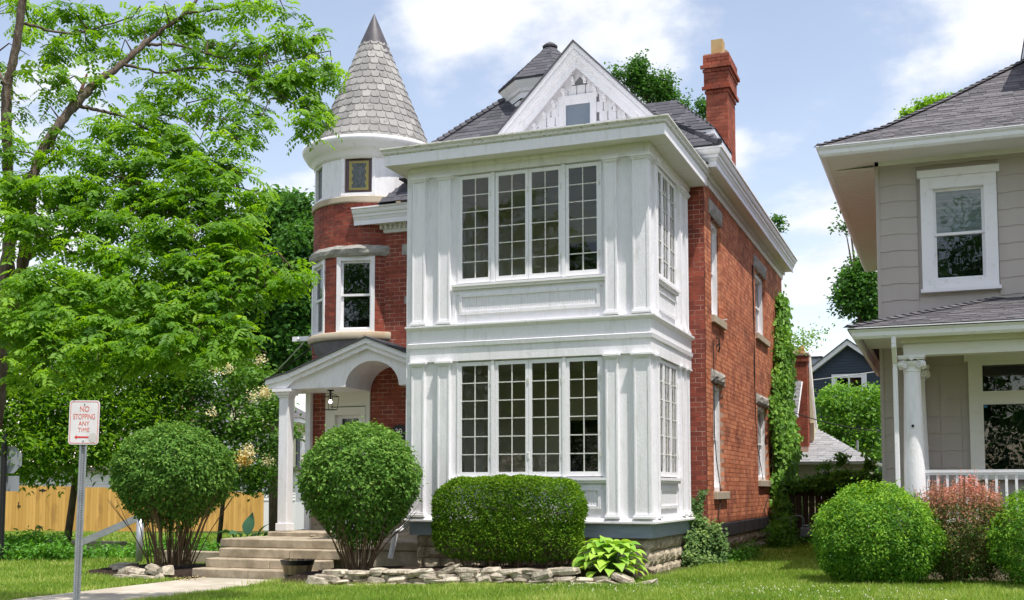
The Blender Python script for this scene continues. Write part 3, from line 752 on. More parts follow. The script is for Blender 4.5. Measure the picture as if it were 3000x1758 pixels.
# ---- front gable
GX, GY, GZ, GS = -2.1, 2.6, 9.99, 1.04
def chev(mb, o0, o1, hw, y0, y1, zb=7.35):
    """chevron board between vertical offsets o0 (outer) and o1 below the apex line"""
    w0, w1 = (GZ - o0 - zb) / GS, (GZ - o1 - zb) / GS
    for sgn in (-1, 1):
        P = [(GX, GZ - o0), (GX + sgn * w0, zb), (GX + sgn * w1, zb), (GX, GZ - o1)]
        if sgn < 0: P = P[::-1]
        mb.prism(P, 1, y0, y1)
k = MB(); chev(k, -0.045, 0.0, 0, 2.575, 4.6); part('gable_roof', k, 'asphalt', H)
k = MB(); chev(k, 0.0, 0.09, 0, 2.60, 3.0); chev(k, 0.09, 0.135, 0, 2.66, 3.0); chev(k, 0.135, 0.215, 0, 2.64, 3.0); chev(k, 0.215, 0.27, 0, 2.70, 3.0); part('rake_moulding', k, 'white2', H)
k = MB(); chev(k, 0.271, 0.44, 0, 2.74, 2.80); part('rake_board', k, 'white', H)
k = MB(); k.prism([(GX, GZ - .1), (GX - 2.5, 7.4), (GX + 2.5, 7.4)], 1, 3.03, 3.3); part('gable_wall', k, 'gablejoint', H)
k = MB(); chev(k, 0.272, 0.54, 0, 2.985, 3.031); part('gable_trim', k, 'white', H)
for s in (-1, 1):
    for i in range(11):
        t0 = 0.12 + i * 0.20; x = GX + s * t0; z = GZ - 0.57 - (t0) * GS
        if z < 7.5: continue
        q = MB(); q.box(x - .03, x + .03, 2.93, 2.985, z - .01, z + .12); q.box(x - .03, x + .03, 2.87, 2.93, z + .05, z + .12)
        part('bracket', q, 'white2', H)
def gable_ok(x, z): return z + .10 < GZ - .30 - abs(x - GX) * GS
G = []
for r in range(10):
    z = 9.17 - r * 0.19
    for c in range(-10, 11):
        x = GX + 0.03 + (c + (r % 2) * .5) * 0.18
        if gable_ok(x, z - .02) and not (-2.50 < x < -1.78 and z < 9.04): G.append((x, 3.012, z, .165, .205, .02, 0, math.pi / 2 - .03))
lay('gable_shingle', 'white', G, H, 120, 'slat')
k = MB(); o = (0, 3.03)
k.obox(o, F_U, F_N, -2.52, -2.44, 0, .05, 7.4, 9.0); k.obox(o, F_U, F_N, -1.84, -1.76, 0, .05, 7.4, 9.0); k.obox(o, F_U, F_N, -2.55, -1.73, 0, .06, 9.0, 9.08)
k.obox(o, F_U, F_N, -2.44, -1.84, 0, .03, 8.9, 9.0); k.obox(o, F_U, F_N, -2.44, -2.39, 0, .03, 7.4, 8.9); k.obox(o, F_U, F_N, -1.89, -1.84, 0, .03, 7.4, 8.9)
w = part('window', k, 'white2', H)
k = MB(); k.obox(o, F_U, F_N, -2.39, -1.89, 0.002, .010, 8.0, 8.9)
part('pane', k, mat('attic_pane', (0.15, 0.19, 0.24), 0.12, 0.7, ncol=(0.22, 0.25, 0.28), nscale=1.2, nfac=0.6), w)

# ---- octagonal roof dormer
cx, cy, ra, ze, zh = -3.41, 5.0, 1.04, 9.965, 11.05
c8 = 1 / math.cos(math.pi / 8); a0_ = math.pi / 8
k = MB(); k.lathe([(0.80 * c8, 8.9), (0.80 * c8, 9.62)], cx, cy, 8, a0_, a0_ + 2 * math.pi)
dm = part('dormer', k, 'white', H)
k = MB(); k.lathe([(0.86 * c8, 9.60), (0.86 * c8, 9.72), (0.90 * c8, 9.74), (0.92 * c8, 9.80), (0.98 * c8, 9.88), (1.02 * c8, 9.945), (0.5, 9.95)], cx, cy, 8, a0_, a0_ + 2 * math.pi)
part('dormer_cornice', k, 'white2', dm)
k = MB(); k.lathe([(0.6, 9.93), (1.045 * c8, 9.95), (1.045 * c8, 9.975), (0.02, zh)], cx, cy, 8, a0_, a0_ + 2 * math.pi)
part('dormer_roof', k, 'asphalt', dm)
sl = math.atan2(zh - 9.975, ra); DS = []
for i in range(8):
    th = -math.pi / 2 + i * math.pi / 4; nx, ny = math.cos(th), math.sin(th); uu = (-ny, nx); hw = ra * math.tan(math.pi / 8)
    o = (cx + nx * ra - uu[0] * hw, cy + ny * ra - uu[1] * hw, 9.975)
    DS += roof_rows(o, uu, sl, ra / math.cos(sl) - .1, lambda s: (s * math.cos(sl) * math.tan(math.pi / 8), 2 * hw - s * math.cos(sl) * math.tan(math.pi / 8)), off=.008)
lay('shingle', 'asphalt', DS, dm, 70)
k = MB(); k.lathe([(0.16, zh - .10), (0.17, zh - .06), (0.10, zh + .0), (0.0, zh + .05)], cx, cy, 12); part('finial_cap', k, 'asphalt', dm)
for th in (-math.pi / 2, -3 * math.pi / 4):
    nx, ny = math.cos(th), math.sin(th); uu = (-ny, nx); o = (cx + nx * 0.8, cy + ny * 0.8)
    k = MB(); nn = (nx, ny)
    for a_, b_, z0, z1 in ((-.27, -.2, 9.0, 9.58), (.2, .27, 9.0, 9.58), (-.2, .2, 9.5, 9.58)): k.obox(o, uu, nn, a_, b_, 0, .05, z0, z1)
    part('dormer_window', k, 'white2', dm)
    k = MB(); k.obox(o, uu, nn, -.2, .2, 0, .012, 9.0, 9.5); part('dormer_pane', k, mat('dormer_glass', (0.07, 0.12, 0.2), 0.1, 0.7), dm)

# ---- side dormer beside the chimney
k = MB(); k.box(-3.0, -0.22, 6.17, 7.83, 8.0, 9.0)
dm = part('dormer', k, 'white', H)
k = MB(); k.box(-2.0, -0.05, 6.0, 8.0, 8.86, 8.96); k.box(-2.0, -0.10, 6.06, 7.94, 8.80, 8.86); k.box(-2.0, -0.03, 5.98, 8.02, 8.96, 9.06); part('dormer_cornice', k, 'white2', dm)
k = MB(); k.add([(-0.02, 5.97, 9.07), (-0.02, 8.03, 9.07), (-3.2, 8.03, 9.07), (-3.2, 5.97, 9.07), (-1.05, 7, 10.10), (-3.2, 7, 10.10)], [(0, 1, 4), (1, 2, 5, 4), (0, 4, 5, 3), (0, 3, 2, 1)])
part('dormer_roof', k, 'asphalt', dm)
DS = roof_rows((-3.2, 5.97, 9.07), F_U, math.pi / 4, 1.03 * 1.414, lambda s: (0, 3.18 - s * .707)) + roof_rows((-0.02, 5.97, 9.07), S_U, math.pi / 4, 1.03 * 1.414, lambda s: (s * .707, 2.06 - s * .707))
lay('shingle', 'asphalt', DS, dm, 80)
k = MB(); k.box(-0.30, -0.21, 6.15, 6.20, 8.2, 8.8); k.box(-0.95, -0.86, 6.15, 6.20, 8.2, 8.8); part('dormer_trim', k, 'white2', dm)
k = MB(); k.box(-0.86, -0.42, 6.155, 6.18, 8.2, 8.75); part('dormer_pane', k, 'dark', dm)
lay('shingle', 'asphalt', SH, roof, 300)

# ---- chimney
k = MB(); X0, X1, CY0, CY1 = -1.0, -0.46, 10.0, 11.08
k.box(X0 + .008, X1 - .008, CY0 + .008, CY1, 7.5, 12.2)
ch = part('chimney', k, 'mortar', H)
CB = []
def ring(z0, z1, g):
    global CB
    CB += brick_run((X0 - g, CY0 - g), F_U, F_N, X1 - X0 + 2 * g, z0, z1) + brick_run((X1 + g, CY0 - g), S_U, S_N, CY1 - CY0 + 2 * g, z0, z1)
ring(8.6, 11.28, 0); ring(11.28, 11.37, .03); ring(11.37, 11.46, .09); ring(11.46, 11.82, .045); ring(11.82, 11.91, .07); ring(11.91, 12.0, .12); ring(12.0, 12.27, .06)
lay('brick', 'brick_far', CB, ch, 160)
k = MB(); k.box(X0 - .03, X1 + .03, CY0 - .03, CY1, 11.46, 12.0); k.box(X0 - .04, X1 + .04, CY0 - .04, CY1 + .02, 12.2, 12.30); part('mortar_crown', k, 'mortar', ch)
k = MB(); k.box(-0.87, -0.58, 10.08, 10.38, 12.3, 12.70); k.box(-0.84, -0.55, 10.5, 10.8, 12.3, 12.56); part('flue', k, 'terracotta', ch)

# ---- turret
TX, TY, TR = -7.2, 4.0, 1.26
def tpos(phi, r=TR): return (TX + r * math.sin(phi), TY - r * math.cos(phi))
def arc(mb, r, z0, z1, ops=(), p0=-math.pi, p1=math.pi):
    cuts = sorted(set([p0, p1] + [v for o in ops for v in o[:2]]))
    for a, b in zip(cuts[:-1], cuts[1:]):
        m = (a + b) / 2; z = z0; sg = max(1, int((b - a) / .12))
        for q0, q1 in sorted([(o[2], o[3]) for o in ops if o[0] < m < o[1]]):
            if q0 > z: mb.lathe([(r, z), (r, q0)], TX, TY, sg, a - math.pi / 2, b - math.pi / 2)
            z = q1
        if z < z1: mb.lathe([(r, z), (r, z1)], TX, TY, sg, a - math.pi / 2, b - math.pi / 2)
W1, W2 = R(12.5), R(-41); hw = R(18.5)
tops = [(W1 - hw, W1 + hw, 4.61, 6.20), (W2 - hw, W2 + hw, 4.61, 6.20)]
k = MB(); arc(k, TR - .0015, 4.55, 7.36, tops); part('turret_wall', k, 'mortar', H, True)
r_ = 0; z = 4.60; st = BL / TR
while z < 7.32:
    p = -math.pi + (r_ % 2) * st / 2
    while p < math.pi - .01:
        zc = z + BH / 2; mid = p + st / 2; half = st / 2; lo_, hi_ = p, p + st
        for o in tops:
            if o[2] - .03 < zc < o[3] + .03:
                if o[0] <= lo_ and hi_ <= o[1]: lo_ = hi_ = 0; break
                if lo_ < o[0] < hi_: hi_ = o[0]
                if lo_ < o[1] < hi_: lo_ = o[1]
        if hi_ - lo_ > .03 and not (6.21 < zc < 6.43) and -2.2 < mid < 1.3:
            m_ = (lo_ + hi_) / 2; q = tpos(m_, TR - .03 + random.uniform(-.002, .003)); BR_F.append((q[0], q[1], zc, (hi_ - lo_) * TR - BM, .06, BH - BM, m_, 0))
        p += st
    z += BH; r_ += 1
k = MB(); k.lathe([(1.2, 6.20), (1.29, 6.20), (1.335, 6.26), (1.345, 6.34), (1.30, 6.42), (1.2, 6.43)], TX, TY, 72)
rr = random.Random(3); k.v = [(TX + (x - TX) * (1 + rr.uniform(-.012, .014)), TY + (y - TY) * (1 + rr.uniform(-.012, .014)), zz_ + rr.uniform(-.008, .008)) for x, y, zz_ in k.v]
part('turret_lintel', k, 'lintel', H)
k = MB(); k.lathe([(1.1, 4.45), (1.35, 4.45), (1.36, 4.47), (1.36, 4.59), (1.33, 4.61), (1.1, 4.61)], TX, TY, 64); part('turret_sill', k, 'sand', H, True)
k = MB(); k.lathe([(0.6, 3.9), (0.95, 3.95), (1.16, 4.08), (1.27, 4.24), (1.31, 4.45)], TX, TY, 64); part('turret_corbel', k, 'watertable', H, True)
k = MB(); k.lathe([(1.1, 7.33), (1.30, 7.33), (1.31, 7.35), (1.31, 7.45), (1.28, 7.47), (1.1, 7.47)], TX, TY, 64); part('turret_band', k, 'sand', H)
for W in (W1, W2):
    uu, nn = (math.cos(W), math.sin(W)), (math.sin(W), -math.cos(W))
    dh_window(H, (TX, TY), uu, nn, -.41, .41, 4.61, 6.20, face=TR - .07, cas=.085, upper='dark', lower='dark', proud=.03)
U1, U2 = R(14), R(-42); uh = R(16)
uops = [(U1 - uh, U1 + uh, 7.50, 8.36), (U2 - uh * .8, U2 + uh * .8, 7.50, 8.30)]
k = MB(); arc(k, 1.245, 7.46, 8.6, uops); part('turret_drum', k, 'white', H, True)
for U, w_, zt, stained in ((U1, .345, 8.38, True), (U2, .28, 8.32, False)):
    uu, nn = (math.cos(U), math.sin(U)), (math.sin(U), -math.cos(U)); o = (TX, TY)
    k = MB()
    for a_, b_, z0, z1 in ((-w_ - .02, -w_ + .05, 7.49, zt), (w_ - .05, w_ + .02, 7.49, zt), (-w_ + .05, w_ - .05, zt - .07, zt), (-w_ + .05, w_ - .05, 7.49, 7.55)): k.obox(o, uu, nn, a_, b_, 1.08, 1.215, z0, z1)
    w = part('window', k, 'white2', H)
    if stained:
        a_ = w_ - .05
        k = MB(); k.obox(o, uu, nn, -a_, a_, 1.13, 1.15, 7.55, 8.31); part('stained_glass_border', k, 'brownglass', w)
        k = MB()
        for p0, p1, z0, z1 in ((-.21, -.155, 7.62, 8.24), (.155, .21, 7.62, 8.24), (-.155, .155, 8.19, 8.24), (-.155, .155, 7.62, 7.665)): k.obox(o, uu, nn, p0, p1, 1.151, 1.158, z0, z1)
        for zc in (7.78, 7.93, 8.08):
            for sx in (-1, 1): k.obox(o, uu, nn, min(sx * .155, sx * .13), max(sx * .155, sx * .13), 1.151, 1.157, zc - .035, zc + .035)
        part('stained_glass_frame', k, 'yellowglass', w)
        k = MB(); k.obox(o, uu, nn, -.155, .155, 1.1505, 1.154, 7.665, 8.19); part('stained_glass_panel', k, 'greyglass', w)
    else:
        k = MB(); k.obox(o, uu, nn, -w_ + .05, w_ - .05, 1.13, 1.15, 7.55, zt - .07); part('pane', k, 'greyglass', w)
k = MB(); k.lathe([(1.2, 8.28), (1.27, 8.29), (1.29, 8.36), (1.36, 8.44), (1.44, 8.49), (1.46, 8.55), (1.50, 8.58), (1.53, 8.64), (1.53, 8.70), (1.47, 8.72), (1.2, 8.735)], TX, TY, 72)
part('turret_cornice', k, 'white2', H, True)
def cone_r(z): return 1.29 * (11.86 - z) / (11.86 - 8.72)
k = MB(); k.lathe([(cone_r(8.70) - .02, 8.70), (cone_r(11.3) - .015, 11.3)], TX, TY, 64); trf = part('turret_roof', k, 'slate_under', H, True)
slp = math.atan2(11.86 - 8.72, 1.29); SC = []; rowh = 0.173
for r in range(15):
    z = 8.68 + r * rowh; rad = cone_r(z); nper = max(9, int(round(2 * math.pi * rad / (0.212 - .003 * r)))); 
    for i in range(nper):
        ph = 2 * math.pi * (i + (r % 2) * .5) / nper - math.pi
        zc = z + rowh * .62; rc = cone_r(zc) + .010; q = tpos(ph, rc)
        SC.append((q[0], q[1], zc, 2 * math.pi * rad / nper - .010, rowh * 1.32 / math.sin(slp), .028, ph, slp - .08))
lay('slate', 'slate', SC, trf, 300, 'scallop', cull=True)
k = MB(); k.lathe([(cone_r(11.15) + .03, 11.13), (cone_r(11.15) + .024, 11.18), (0.0, 11.93)], TX, TY, 48)
k.lathe([(cone_r(10.78) + .032, 10.75), (cone_r(11.15) + .028, 11.17)], TX, TY, 4, R(62) - math.pi / 2, R(90) - math.pi / 2)
part('turret_cap', k, 'darkmetal', trf, True)
k = MB(); k.lathe([(0.7, 8.6), (cone_r(8.74) + .02, 8.72)], TX, TY, 48); part('turret_ceiling', k, 'slate_under', H)
# balance of the entry wing front under the turret
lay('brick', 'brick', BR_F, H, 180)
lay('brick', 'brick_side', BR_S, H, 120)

# ---- entry portico
PX, PZ = -6.17, 4.33; py = 1.9
def zr(x): return PZ - (x - PX) * 0.385 if x > PX else (PZ - (PX - x) * 0.36 if x > -7.9 else PZ - (PX + 7.9) * 0.36 - (-7.9 - x) * 0.24)
xs = [-8.46, -8.2, -7.9, PX, -4.22]
arch = [(-6.09 + .59 * math.cos(t), 3.39 + .50 * math.sin(t)) for t in np.linspace(math.pi, 0, 25)]
top = [(x, zr(x) - .16) for x in (-4.22, PX, -7.9, -8.2, -8.40)]
k = MB()
# pediment panel as strips either side of and above the arch (kept convex for clean faces)
def strip(x0, x1, zb0, zb1): k.prism([(x0, zb0), (x1, zb1), (x1, zr(x1) - .12), (x0, zr(x0) - .12)], 1, py + .09, py + .15)
for x0, x1 in ((-7.98, -7.9), (-7.9, -6.68)): strip(x0, x1, 3.39, 3.39)
for (x0, z0), (x1, z1) in zip(arch[:-1], arch[1:]):
    if x0 < PX < x1: strip(x0, PX, z0, z0 + (z1 - z0) * (PX - x0) / (x1 - x0)); strip(PX, x1, z0 + (z1 - z0) * (PX - x0) / (x1 - x0), z1)
    else: strip(x0, x1, z0, z1)
strip(-5.50, -4.22, 3.39, 3.39)
part('portico_pediment', k, 'white', H)
k = MB()
for x0, x1 in ((-8.46, -8.2), (-8.2, -7.9), (-7.9, PX), (PX, -4.22)):
    k.prism([(x0, zr(x0) - .10), (x1, zr(x1) - .10), (x1, zr(x1)), (x0, zr(x0))], 1, py - .05, py + .12)
part('portico_crown', k, 'white2', H)
k = MB()
curve = [(-8.42, 3.40, .10), (-8.0, 3.40, .10), (-7.92, 3.47, .10), (-7.80, 3.55, .10), (-7.62, 3.64, .1)]
for a_, b_ in zip(curve[:-1], curve[1:]):
    k.prism([(a_[0], a_[1]), (b_[0], b_[1]), (b_[0], zr(b_[0]) - .10), (a_[0], zr(a_[0]) - .10)], 1, py, py + .09)
for x0, x1 in ((-7.62, PX), (PX, -4.22)):
    k.prism([(x0, zr(x0) - .20), (x1, zr(x1) - .20), (x1, zr(x1) - .10), (x0, zr(x0) - .10)], 1, py, py + .09)
part('portico_rake', k, 'white', H)
k = MB()
for x0, x1 in ((-8.48, -8.2), (-8.2, -7.9), (-7.9, PX), (PX, -4.22)):
    k.prism([(x0, zr(x0) + .002), (x1, zr(x1) + .002), (x1, zr(x1) + .03), (x0, zr(x0) + .03)], 1, py - .08, 3.05)
pr = part('portico_roof', k, 'asphalt', H)
sp = math.atan(.385)
# right slope: tabs laid along y
lay('shingle', 'asphalt', roof_rows((-4.22, py - .08, zr(-4.22) + .03), S_U, sp, 2.06, lambda s: (0, 1.22)), pr, 90)
k = MB(); k.box(-8.40, -6.68, py + .15, 3.04, 3.385, 3.42); k.box(-5.50, -4.22, py + .15, 3.04, 3.385, 3.42); k.box(-8.36, -8.25, py + .09, 3.04, 3.40, 3.50); part('portico_soffit', k, 'white', H)
k = MB(); A_ = [(x, z) for x, z in arch]
k.v += [(x, py + .14, z) for x, z in A_] + [(x, 3.04, z) for x, z in A_]; n_ = len(A_)
k.f += [(i, i + 1, i + 1 + n_, i + n_) for i in range(n_ - 1)]
part('portico_vault', k, 'white', H, True)
k = MB(); k.box(-8.19, -7.97, 1.95, 2.17, 0.68, 3.22)
colm = part('portico_column', k, 'white', H, bevel=.01)
k = MB(); k.box(-8.215, -7.945, 1.925, 2.195, 0.53, 0.68); part('column_base', k, 'white2', colm, bevel=.006)
k = MB(); k.box(-8.21, -7.95, 1.93, 2.19, 3.22, 3.27); k.box(-8.25, -7.91, 1.89, 2.23, 3.27, 3.33); k.box(-8.29, -7.87, 1.85, 2.27, 3.33, 3.39); part('column_capital', k, 'white2', colm)
k = MB(); k.box(-8.17, -8.05, 2.93, 3.04, 0.52, 3.385); part('portico_pilaster', k, 'white2', H)
# door with its surround
k = MB(); o = (0, 3.05)
k.obox(o, F_U, F_N, -7.74, -7.62, -.1, .03, .52, 3.39); k.obox(o, F_U, F_N, -6.79, -6.69, -.1, .03, .52, 3.39); k.obox(o, F_U, F_N, -7.62, -6.79, -.1, .015, 3.09, 3.39)
k.obox(o, F_U, F_N, -7.62, -7.50, -.1, .05, .52, 3.07); k.obox(o, F_U, F_N, -6.90, -6.79, -.1, .05, .52, 3.07); k.obox(o, F_U, F_N, -7.50, -6.90, -.1, .045, 2.91, 3.07)
part('door_surround', k, 'soffit', H)
k = MB(); k.obox(o, F_U, F_N, -7.50, -7.40, -.12, -.06, .52, 2.91); k.obox(o, F_U, F_N, -7.0, -6.90, -.12, -.06, .52, 2.91); k.obox(o, F_U, F_N, -7.40, -7.0, -.12, -.06, 2.84, 2.91); k.obox(o, F_U, F_N, -7.40, -7.0, -.12, -.06, .52, 1.5)
dr = part('door', k, 'white2', H)
k = MB(); k.obox(o, F_U, F_N, -7.40, -7.0, -.11, -.10, 1.5, 2.84); part('door_glass', k, 'glass2', dr)
k = MB(); k.obox(o, F_U, F_N, -7.45, -6.95, -.3, -.29, .52, 2.9); part('dark_hall', k, 'dark', dr)
k = MB(); k.tube([(-7.05, 2.98, 1.5), (-7.05, 2.94, 1.5)], .03, 8); part('door_knob', k, 'black', dr)
# cables and hooks on the side wall
for pts in ([(0.33, 3.66, 4.2), (0.335, 3.67, 3.6), (0.335, 3.66, 2.4), (0.34, 3.80, 1.9), (0.34, 4.1, 1.45), (0.34, 4.12, 1.1), (0.34, 3.9, 0.85), (0.34, 4.0, .7)],
            [(0.33, 8.45, 6.55), (0.33, 8.5, 5.5), (0.33, 8.6, 4.4), (0.33, 8.55, 3.3), (0.33, 8.75, 2.4), (0.34, 9.3, 1.8), (0.34, 9.6, 1.45)],
            [(0.33, 8.55, 6.55), (0.335, 8.58, 5.2), (0.335, 8.45, 4.1), (0.335, 8.6, 3.0)],
            [(0.33, 10.4, 1.2), (0.34, 9.7, .95), (0.34, 9.6, .8), (0.34, 9.9, .72)]):
    k = MB(); k.tube(pts, .009, 5); part('cable', k, 'wire', H)
k = MB(); k.tube([(0.30, 4.1, 4.30), (0.36, 4.1, 4.28), (0.37, 4.1, 4.1), (0.34, 4.14, 4.02)], .016, 6); k.tube([(0.3, 4.1, 4.12), (0.37, 4.12, 4.2)], .012, 5); part('wall_hook', k, 'wire', H)
k = MB(); k.tube([(0.3, 4.9, 4.75), (0.38, 4.9, 4.76)], .02, 6); part('wall_hook', k, 'wire_lt', H)

# steps and porch floor: concrete
st_ = empty('steps', (-6.9, 0.5, -0.25)); st_['kind'] = 'structure'
def block(name, x0, x1, y0, y1, z0, z1, m='concrete'):
    k = MB(); k.box(x0, x1, y0, y1, z0, z1); return part(name, k, m, st_, bevel=.015)
block('porch_floor', -8.28, -4.25, 1.74, 3.06, 0.2, 0.52)
block('landing_slab', -8.50, -4.30, 0.48, 1.738, 0.27, 0.43)
block('landing_base', -8.42, -4.30, 0.52, 1.7, -.3, 0.268)
XL, XRt = -8.3, -5.75
for i, (z1, y0, cuts) in enumerate(((.268, .17, (-6.78,)), (.098, -.15, (-6.98,)), (-.068, -.47, (-7.22,)))):
    e_ = [XL - .06 * i] + list(cuts) + [XRt - .1 * i]
    for a_, b_ in zip(e_[:-1], e_[1:]): block('step', a_ + .004, b_ - .004, y0, y0 + .36, z1 - .168, z1)
k = MB(); k.box(-8.1, -6.1, -.1, .5, -.4, -.07); part('step_base', k, 'concrete', st_)
# ------------------------------------------------------------------ grey house next door
GH = empty('grey_house', (5.5, 2.88, 0), 'grey shingle sided house with dark hipped roof and white columned porch', 'house')
def gp(name, mb, m, parent=GH, **kw): return part(name, mb, m, parent, **kw)
GXc, GYc = 3.41, 2.88
k = MB(); wall_core(k, (GXc + .02, GYc), F_U, F_N, 5.97, -.1, 7.1, [(4.20 - GXc - .02, 5.26 - GXc - .02, 4.84, 6.66), (4.97 - GXc, 7.0 - GXc, 1.66, 3.44)], -.016, .2); k.box(GXc + .02, GXc + .2, GYc + .22, 13, -.1, 7.1); k.box(GXc + .2, 9.4, 3.6, 13, -.1, 7.1); gp('wall_core', k, 'graysiding')
gw = (4.12, 5.34, 4.72, 6.84); gl = (4.80, 7.3, 1.6, 3.62)
P = []
RH, RW = 0.2905, 0.64
r = 0; z = 1.14
while z < 7.1:
    x = GXc
    cuts = [GXc, 4.06, 4.70, 5.34, 5.98, 6.62] if z > 4.6 else [GXc, 3.77, 4.13, 4.34, 4.68, 4.82, 5.46, 6.1]
    if 4.3 < z < 4.6: cuts = [GXc, 4.06, 4.42, 5.02, 5.62, 6.26]
    for a, b in zip(cuts[:-1], cuts[1:]):
        zc = z + RH / 2
        if gw[0] < (a + b) / 2 < gw[1] and gw[2] - .05 < zc < gw[3] and a >= 4.05: continue
        if (a + b) / 2 > 4.82 and zc < 3.6: continue
        P.append(((a + b) / 2, GYc - .006 + random.uniform(-.001, .001), zc + .01, b - a - .005, RH + .035, .014, 0, math.pi / 2 - .045))
    z += RH
lay('siding_shingle', 'graysiding', P, GH, 200, 'wavy')
k = MB(); k.box(GXc - .03, GXc + .03, GYc - .03, GYc + .05, 0.9, 7.1); gp('corner_board', k, 'graysiding')
# upper window
dh_window(GH, (0, GYc), F_U, F_N, 4.12, 5.33, 4.78, 6.72, face=0.03, cas=0.20, upper='blind', lower='dark', head=0.13, sill=0.06, proud=.04)
# parlour window behind the porch
k = MB(); o = (0, GYc)
k.obox(o, F_U, F_N, 4.80, 4.95, -.05, .07, 1.5, 3.51); k.obox(o, F_U, F_N, 4.74, 7.2, -.05, .09, 3.51, 3.66); k.obox(o, F_U, F_N, 4.95, 5.02, -.05, .05, 1.66, 3.51)
k.obox(o, F_U, F_N, 5.02, 7.0, -.05, .05, 3.44, 3.51); k.obox(o, F_U, F_N, 5.02, 7.0, -.05, .05, 2.78, 3.0); k.obox(o, F_U, F_N, 4.95, 7.0, .05, .075, 2.92, 2.96); k.obox(o, F_U, F_N, 4.80, 7.1, -.05, .12, 1.52, 1.66)
w = gp('parlour_window', k, 'soffit')
k = MB(); k.obox(o, F_U, F_N, 5.02, 7.0, .0, .008, 1.66, 2.78); gp('pane', k, 'glass2', w)
k = MB(); k.obox(o, F_U, F_N, 5.02, 7.0, .0, .008, 3.0, 3.44); gp('transom_pane', k, 'glass2', w)
k = MB(); k.obox(o, F_U, F_N, 4.9, 7.1, -.35, -.34, 1.5, 3.6); gp('dark_room', k, 'dark', w)
k = MB(); k.add([(5.055 + .028 * math.cos(t), GYc - .012, 2.75 + .028 * math.sin(t)) for t in np.linspace(0, 2 * math.pi, 15)[:-1]], [tuple(range(14))]); gp('sticker', k, 'bluesticker', w)
# upper eave: soffit with panels, gutter
ev = [(GXc, 13.0), (GXc, GYc), (9.4, GYc)]
k = MB(); k.sweep([(0, 7.10), (0.80, 7.055), (0.80, 7.075), (0, 7.12)], ev); gp('soffit', k, 'soffit')
for i in range(18):
    x = 3.0 + i * .166
    k = MB(); a = max(0, 3.41 - x) ; k.add([(x + .004, GYc - .78 , 7.052), (x + .162, GYc - .78, 7.052), (x + .162, GYc - .02 - max(0, a - .16), 7.095), (x + .004, GYc - .02 - a, 7.095)], [(3, 2, 1, 0)])
    k.add([(x + .004, GYc - .78 , 7.056), (x + .162, GYc - .78, 7.056), (x + .162, GYc - .02 - max(0, a - .16), 7.099), (x + .004, GYc - .02 - a, 7.099)], [(0, 1, 2, 3)])
    gp('soffit_panel', k, 'soffit')
k = MB()
for y in np.arange(3.0, 12.8, .165): k.box(2.72, 3.36, y, y + .155, 7.050, 7.056)
gp('side_soffit_panels', k, 'soffit', kind='stuff')
k = MB(); k.sweep([(-.01, 7.02), (.03, 7.02), (.03, 7.10), (-.01, 7.10)], ev); gp('frieze_board', k, 'soffit')
k = MB(); k.sweep([(0.79, 7.05), (0.86, 7.05), (0.89, 7.09), (0.895, 7.15), (0.93, 7.185), (0.93, 7.20), (0.79, 7.205)], ev); gp('gutter', k, 'white2')
k = MB(); k.sweep([(0.74, 7.206), (0.94, 7.206), (0.94, 7.225), (0.74, 7.235)], ev); gp('drip_edge', k, 'white')
# upper roof, bell-cast hip
def hip_pts(x0, y0, z0, steps):
    out = []; x, y, z = x0, y0, z0
    for run, s in steps: x += run; y += run; z += run * s; out.append((x, y, z))
    return out
U0 = (2.50, 1.97, 7.225); steps_ = [(1.0, .50), (1.0, .68), (2.2, .74)]
pts = [U0] + hip_pts(*U0, steps_)
k = MB()
for (p, q) in zip(pts[:-1], pts[1:]):
    k.add([p, (13, p[1], p[2]), (13, q[1], q[2]), q], [(0, 1, 2, 3)]); k.add([p, q, (q[0], 13.5, q[2]), (p[0], 13.5, p[2])], [(0, 1, 2, 3)])
k.add([(U0[0], U0[1], 7.2), (13, U0[1], 7.2), (13, 13.5, 7.2), (U0[0], 13.5, 7.2)], [(3, 2, 1, 0)])
rf = gp('roof', k, 'asphalt_gray')
RS = []; base = U0
for i, (run, s) in enumerate(steps_):
    sl = math.atan(s); p = pts[i]; RS += roof_rows((p[0], p[1], p[2]), F_U, sl, run / math.cos(sl), lambda q, sl=sl: (q * math.cos(sl) + .06, 6.6 - i), expo=.125, tab=(.12, .34))
lay('shingle', 'asphalt_gray', RS, rf, 190)
def caps(pts, parent, m='asphalt_gray', n=8, w=.11):
    for (p, q) in zip(pts[:-1], pts[1:]):
        p, q = Vector(p), Vector(q); c = max(1, int((q - p).length / .16)); d = (q - p).normalized(); sd_ = Vector((d.y, -d.x, 0)).normalized()
        for i in range(c):
            a, b = p.lerp(q, i / c), p.lerp(q, (i + 1.3) / c); k = MB(); h0, h1 = Vector((0, 0, .045)), Vector((0, 0, .02)); dn = Vector((0, 0, .03))
            k.add([a + h0 - sd_ * w - dn, a + h0 + Vector((0, 0, .01)), a + h0 + sd_ * w - dn, b + h1 - sd_ * w - dn, b + h1, b + h1 + sd_ * w - dn], [(0, 1, 4, 3), (1, 2, 5, 4), (0, 3, 5, 2), (0, 2, 1)])
            part('hip_shingle', k, m, parent)
caps(pts, rf)
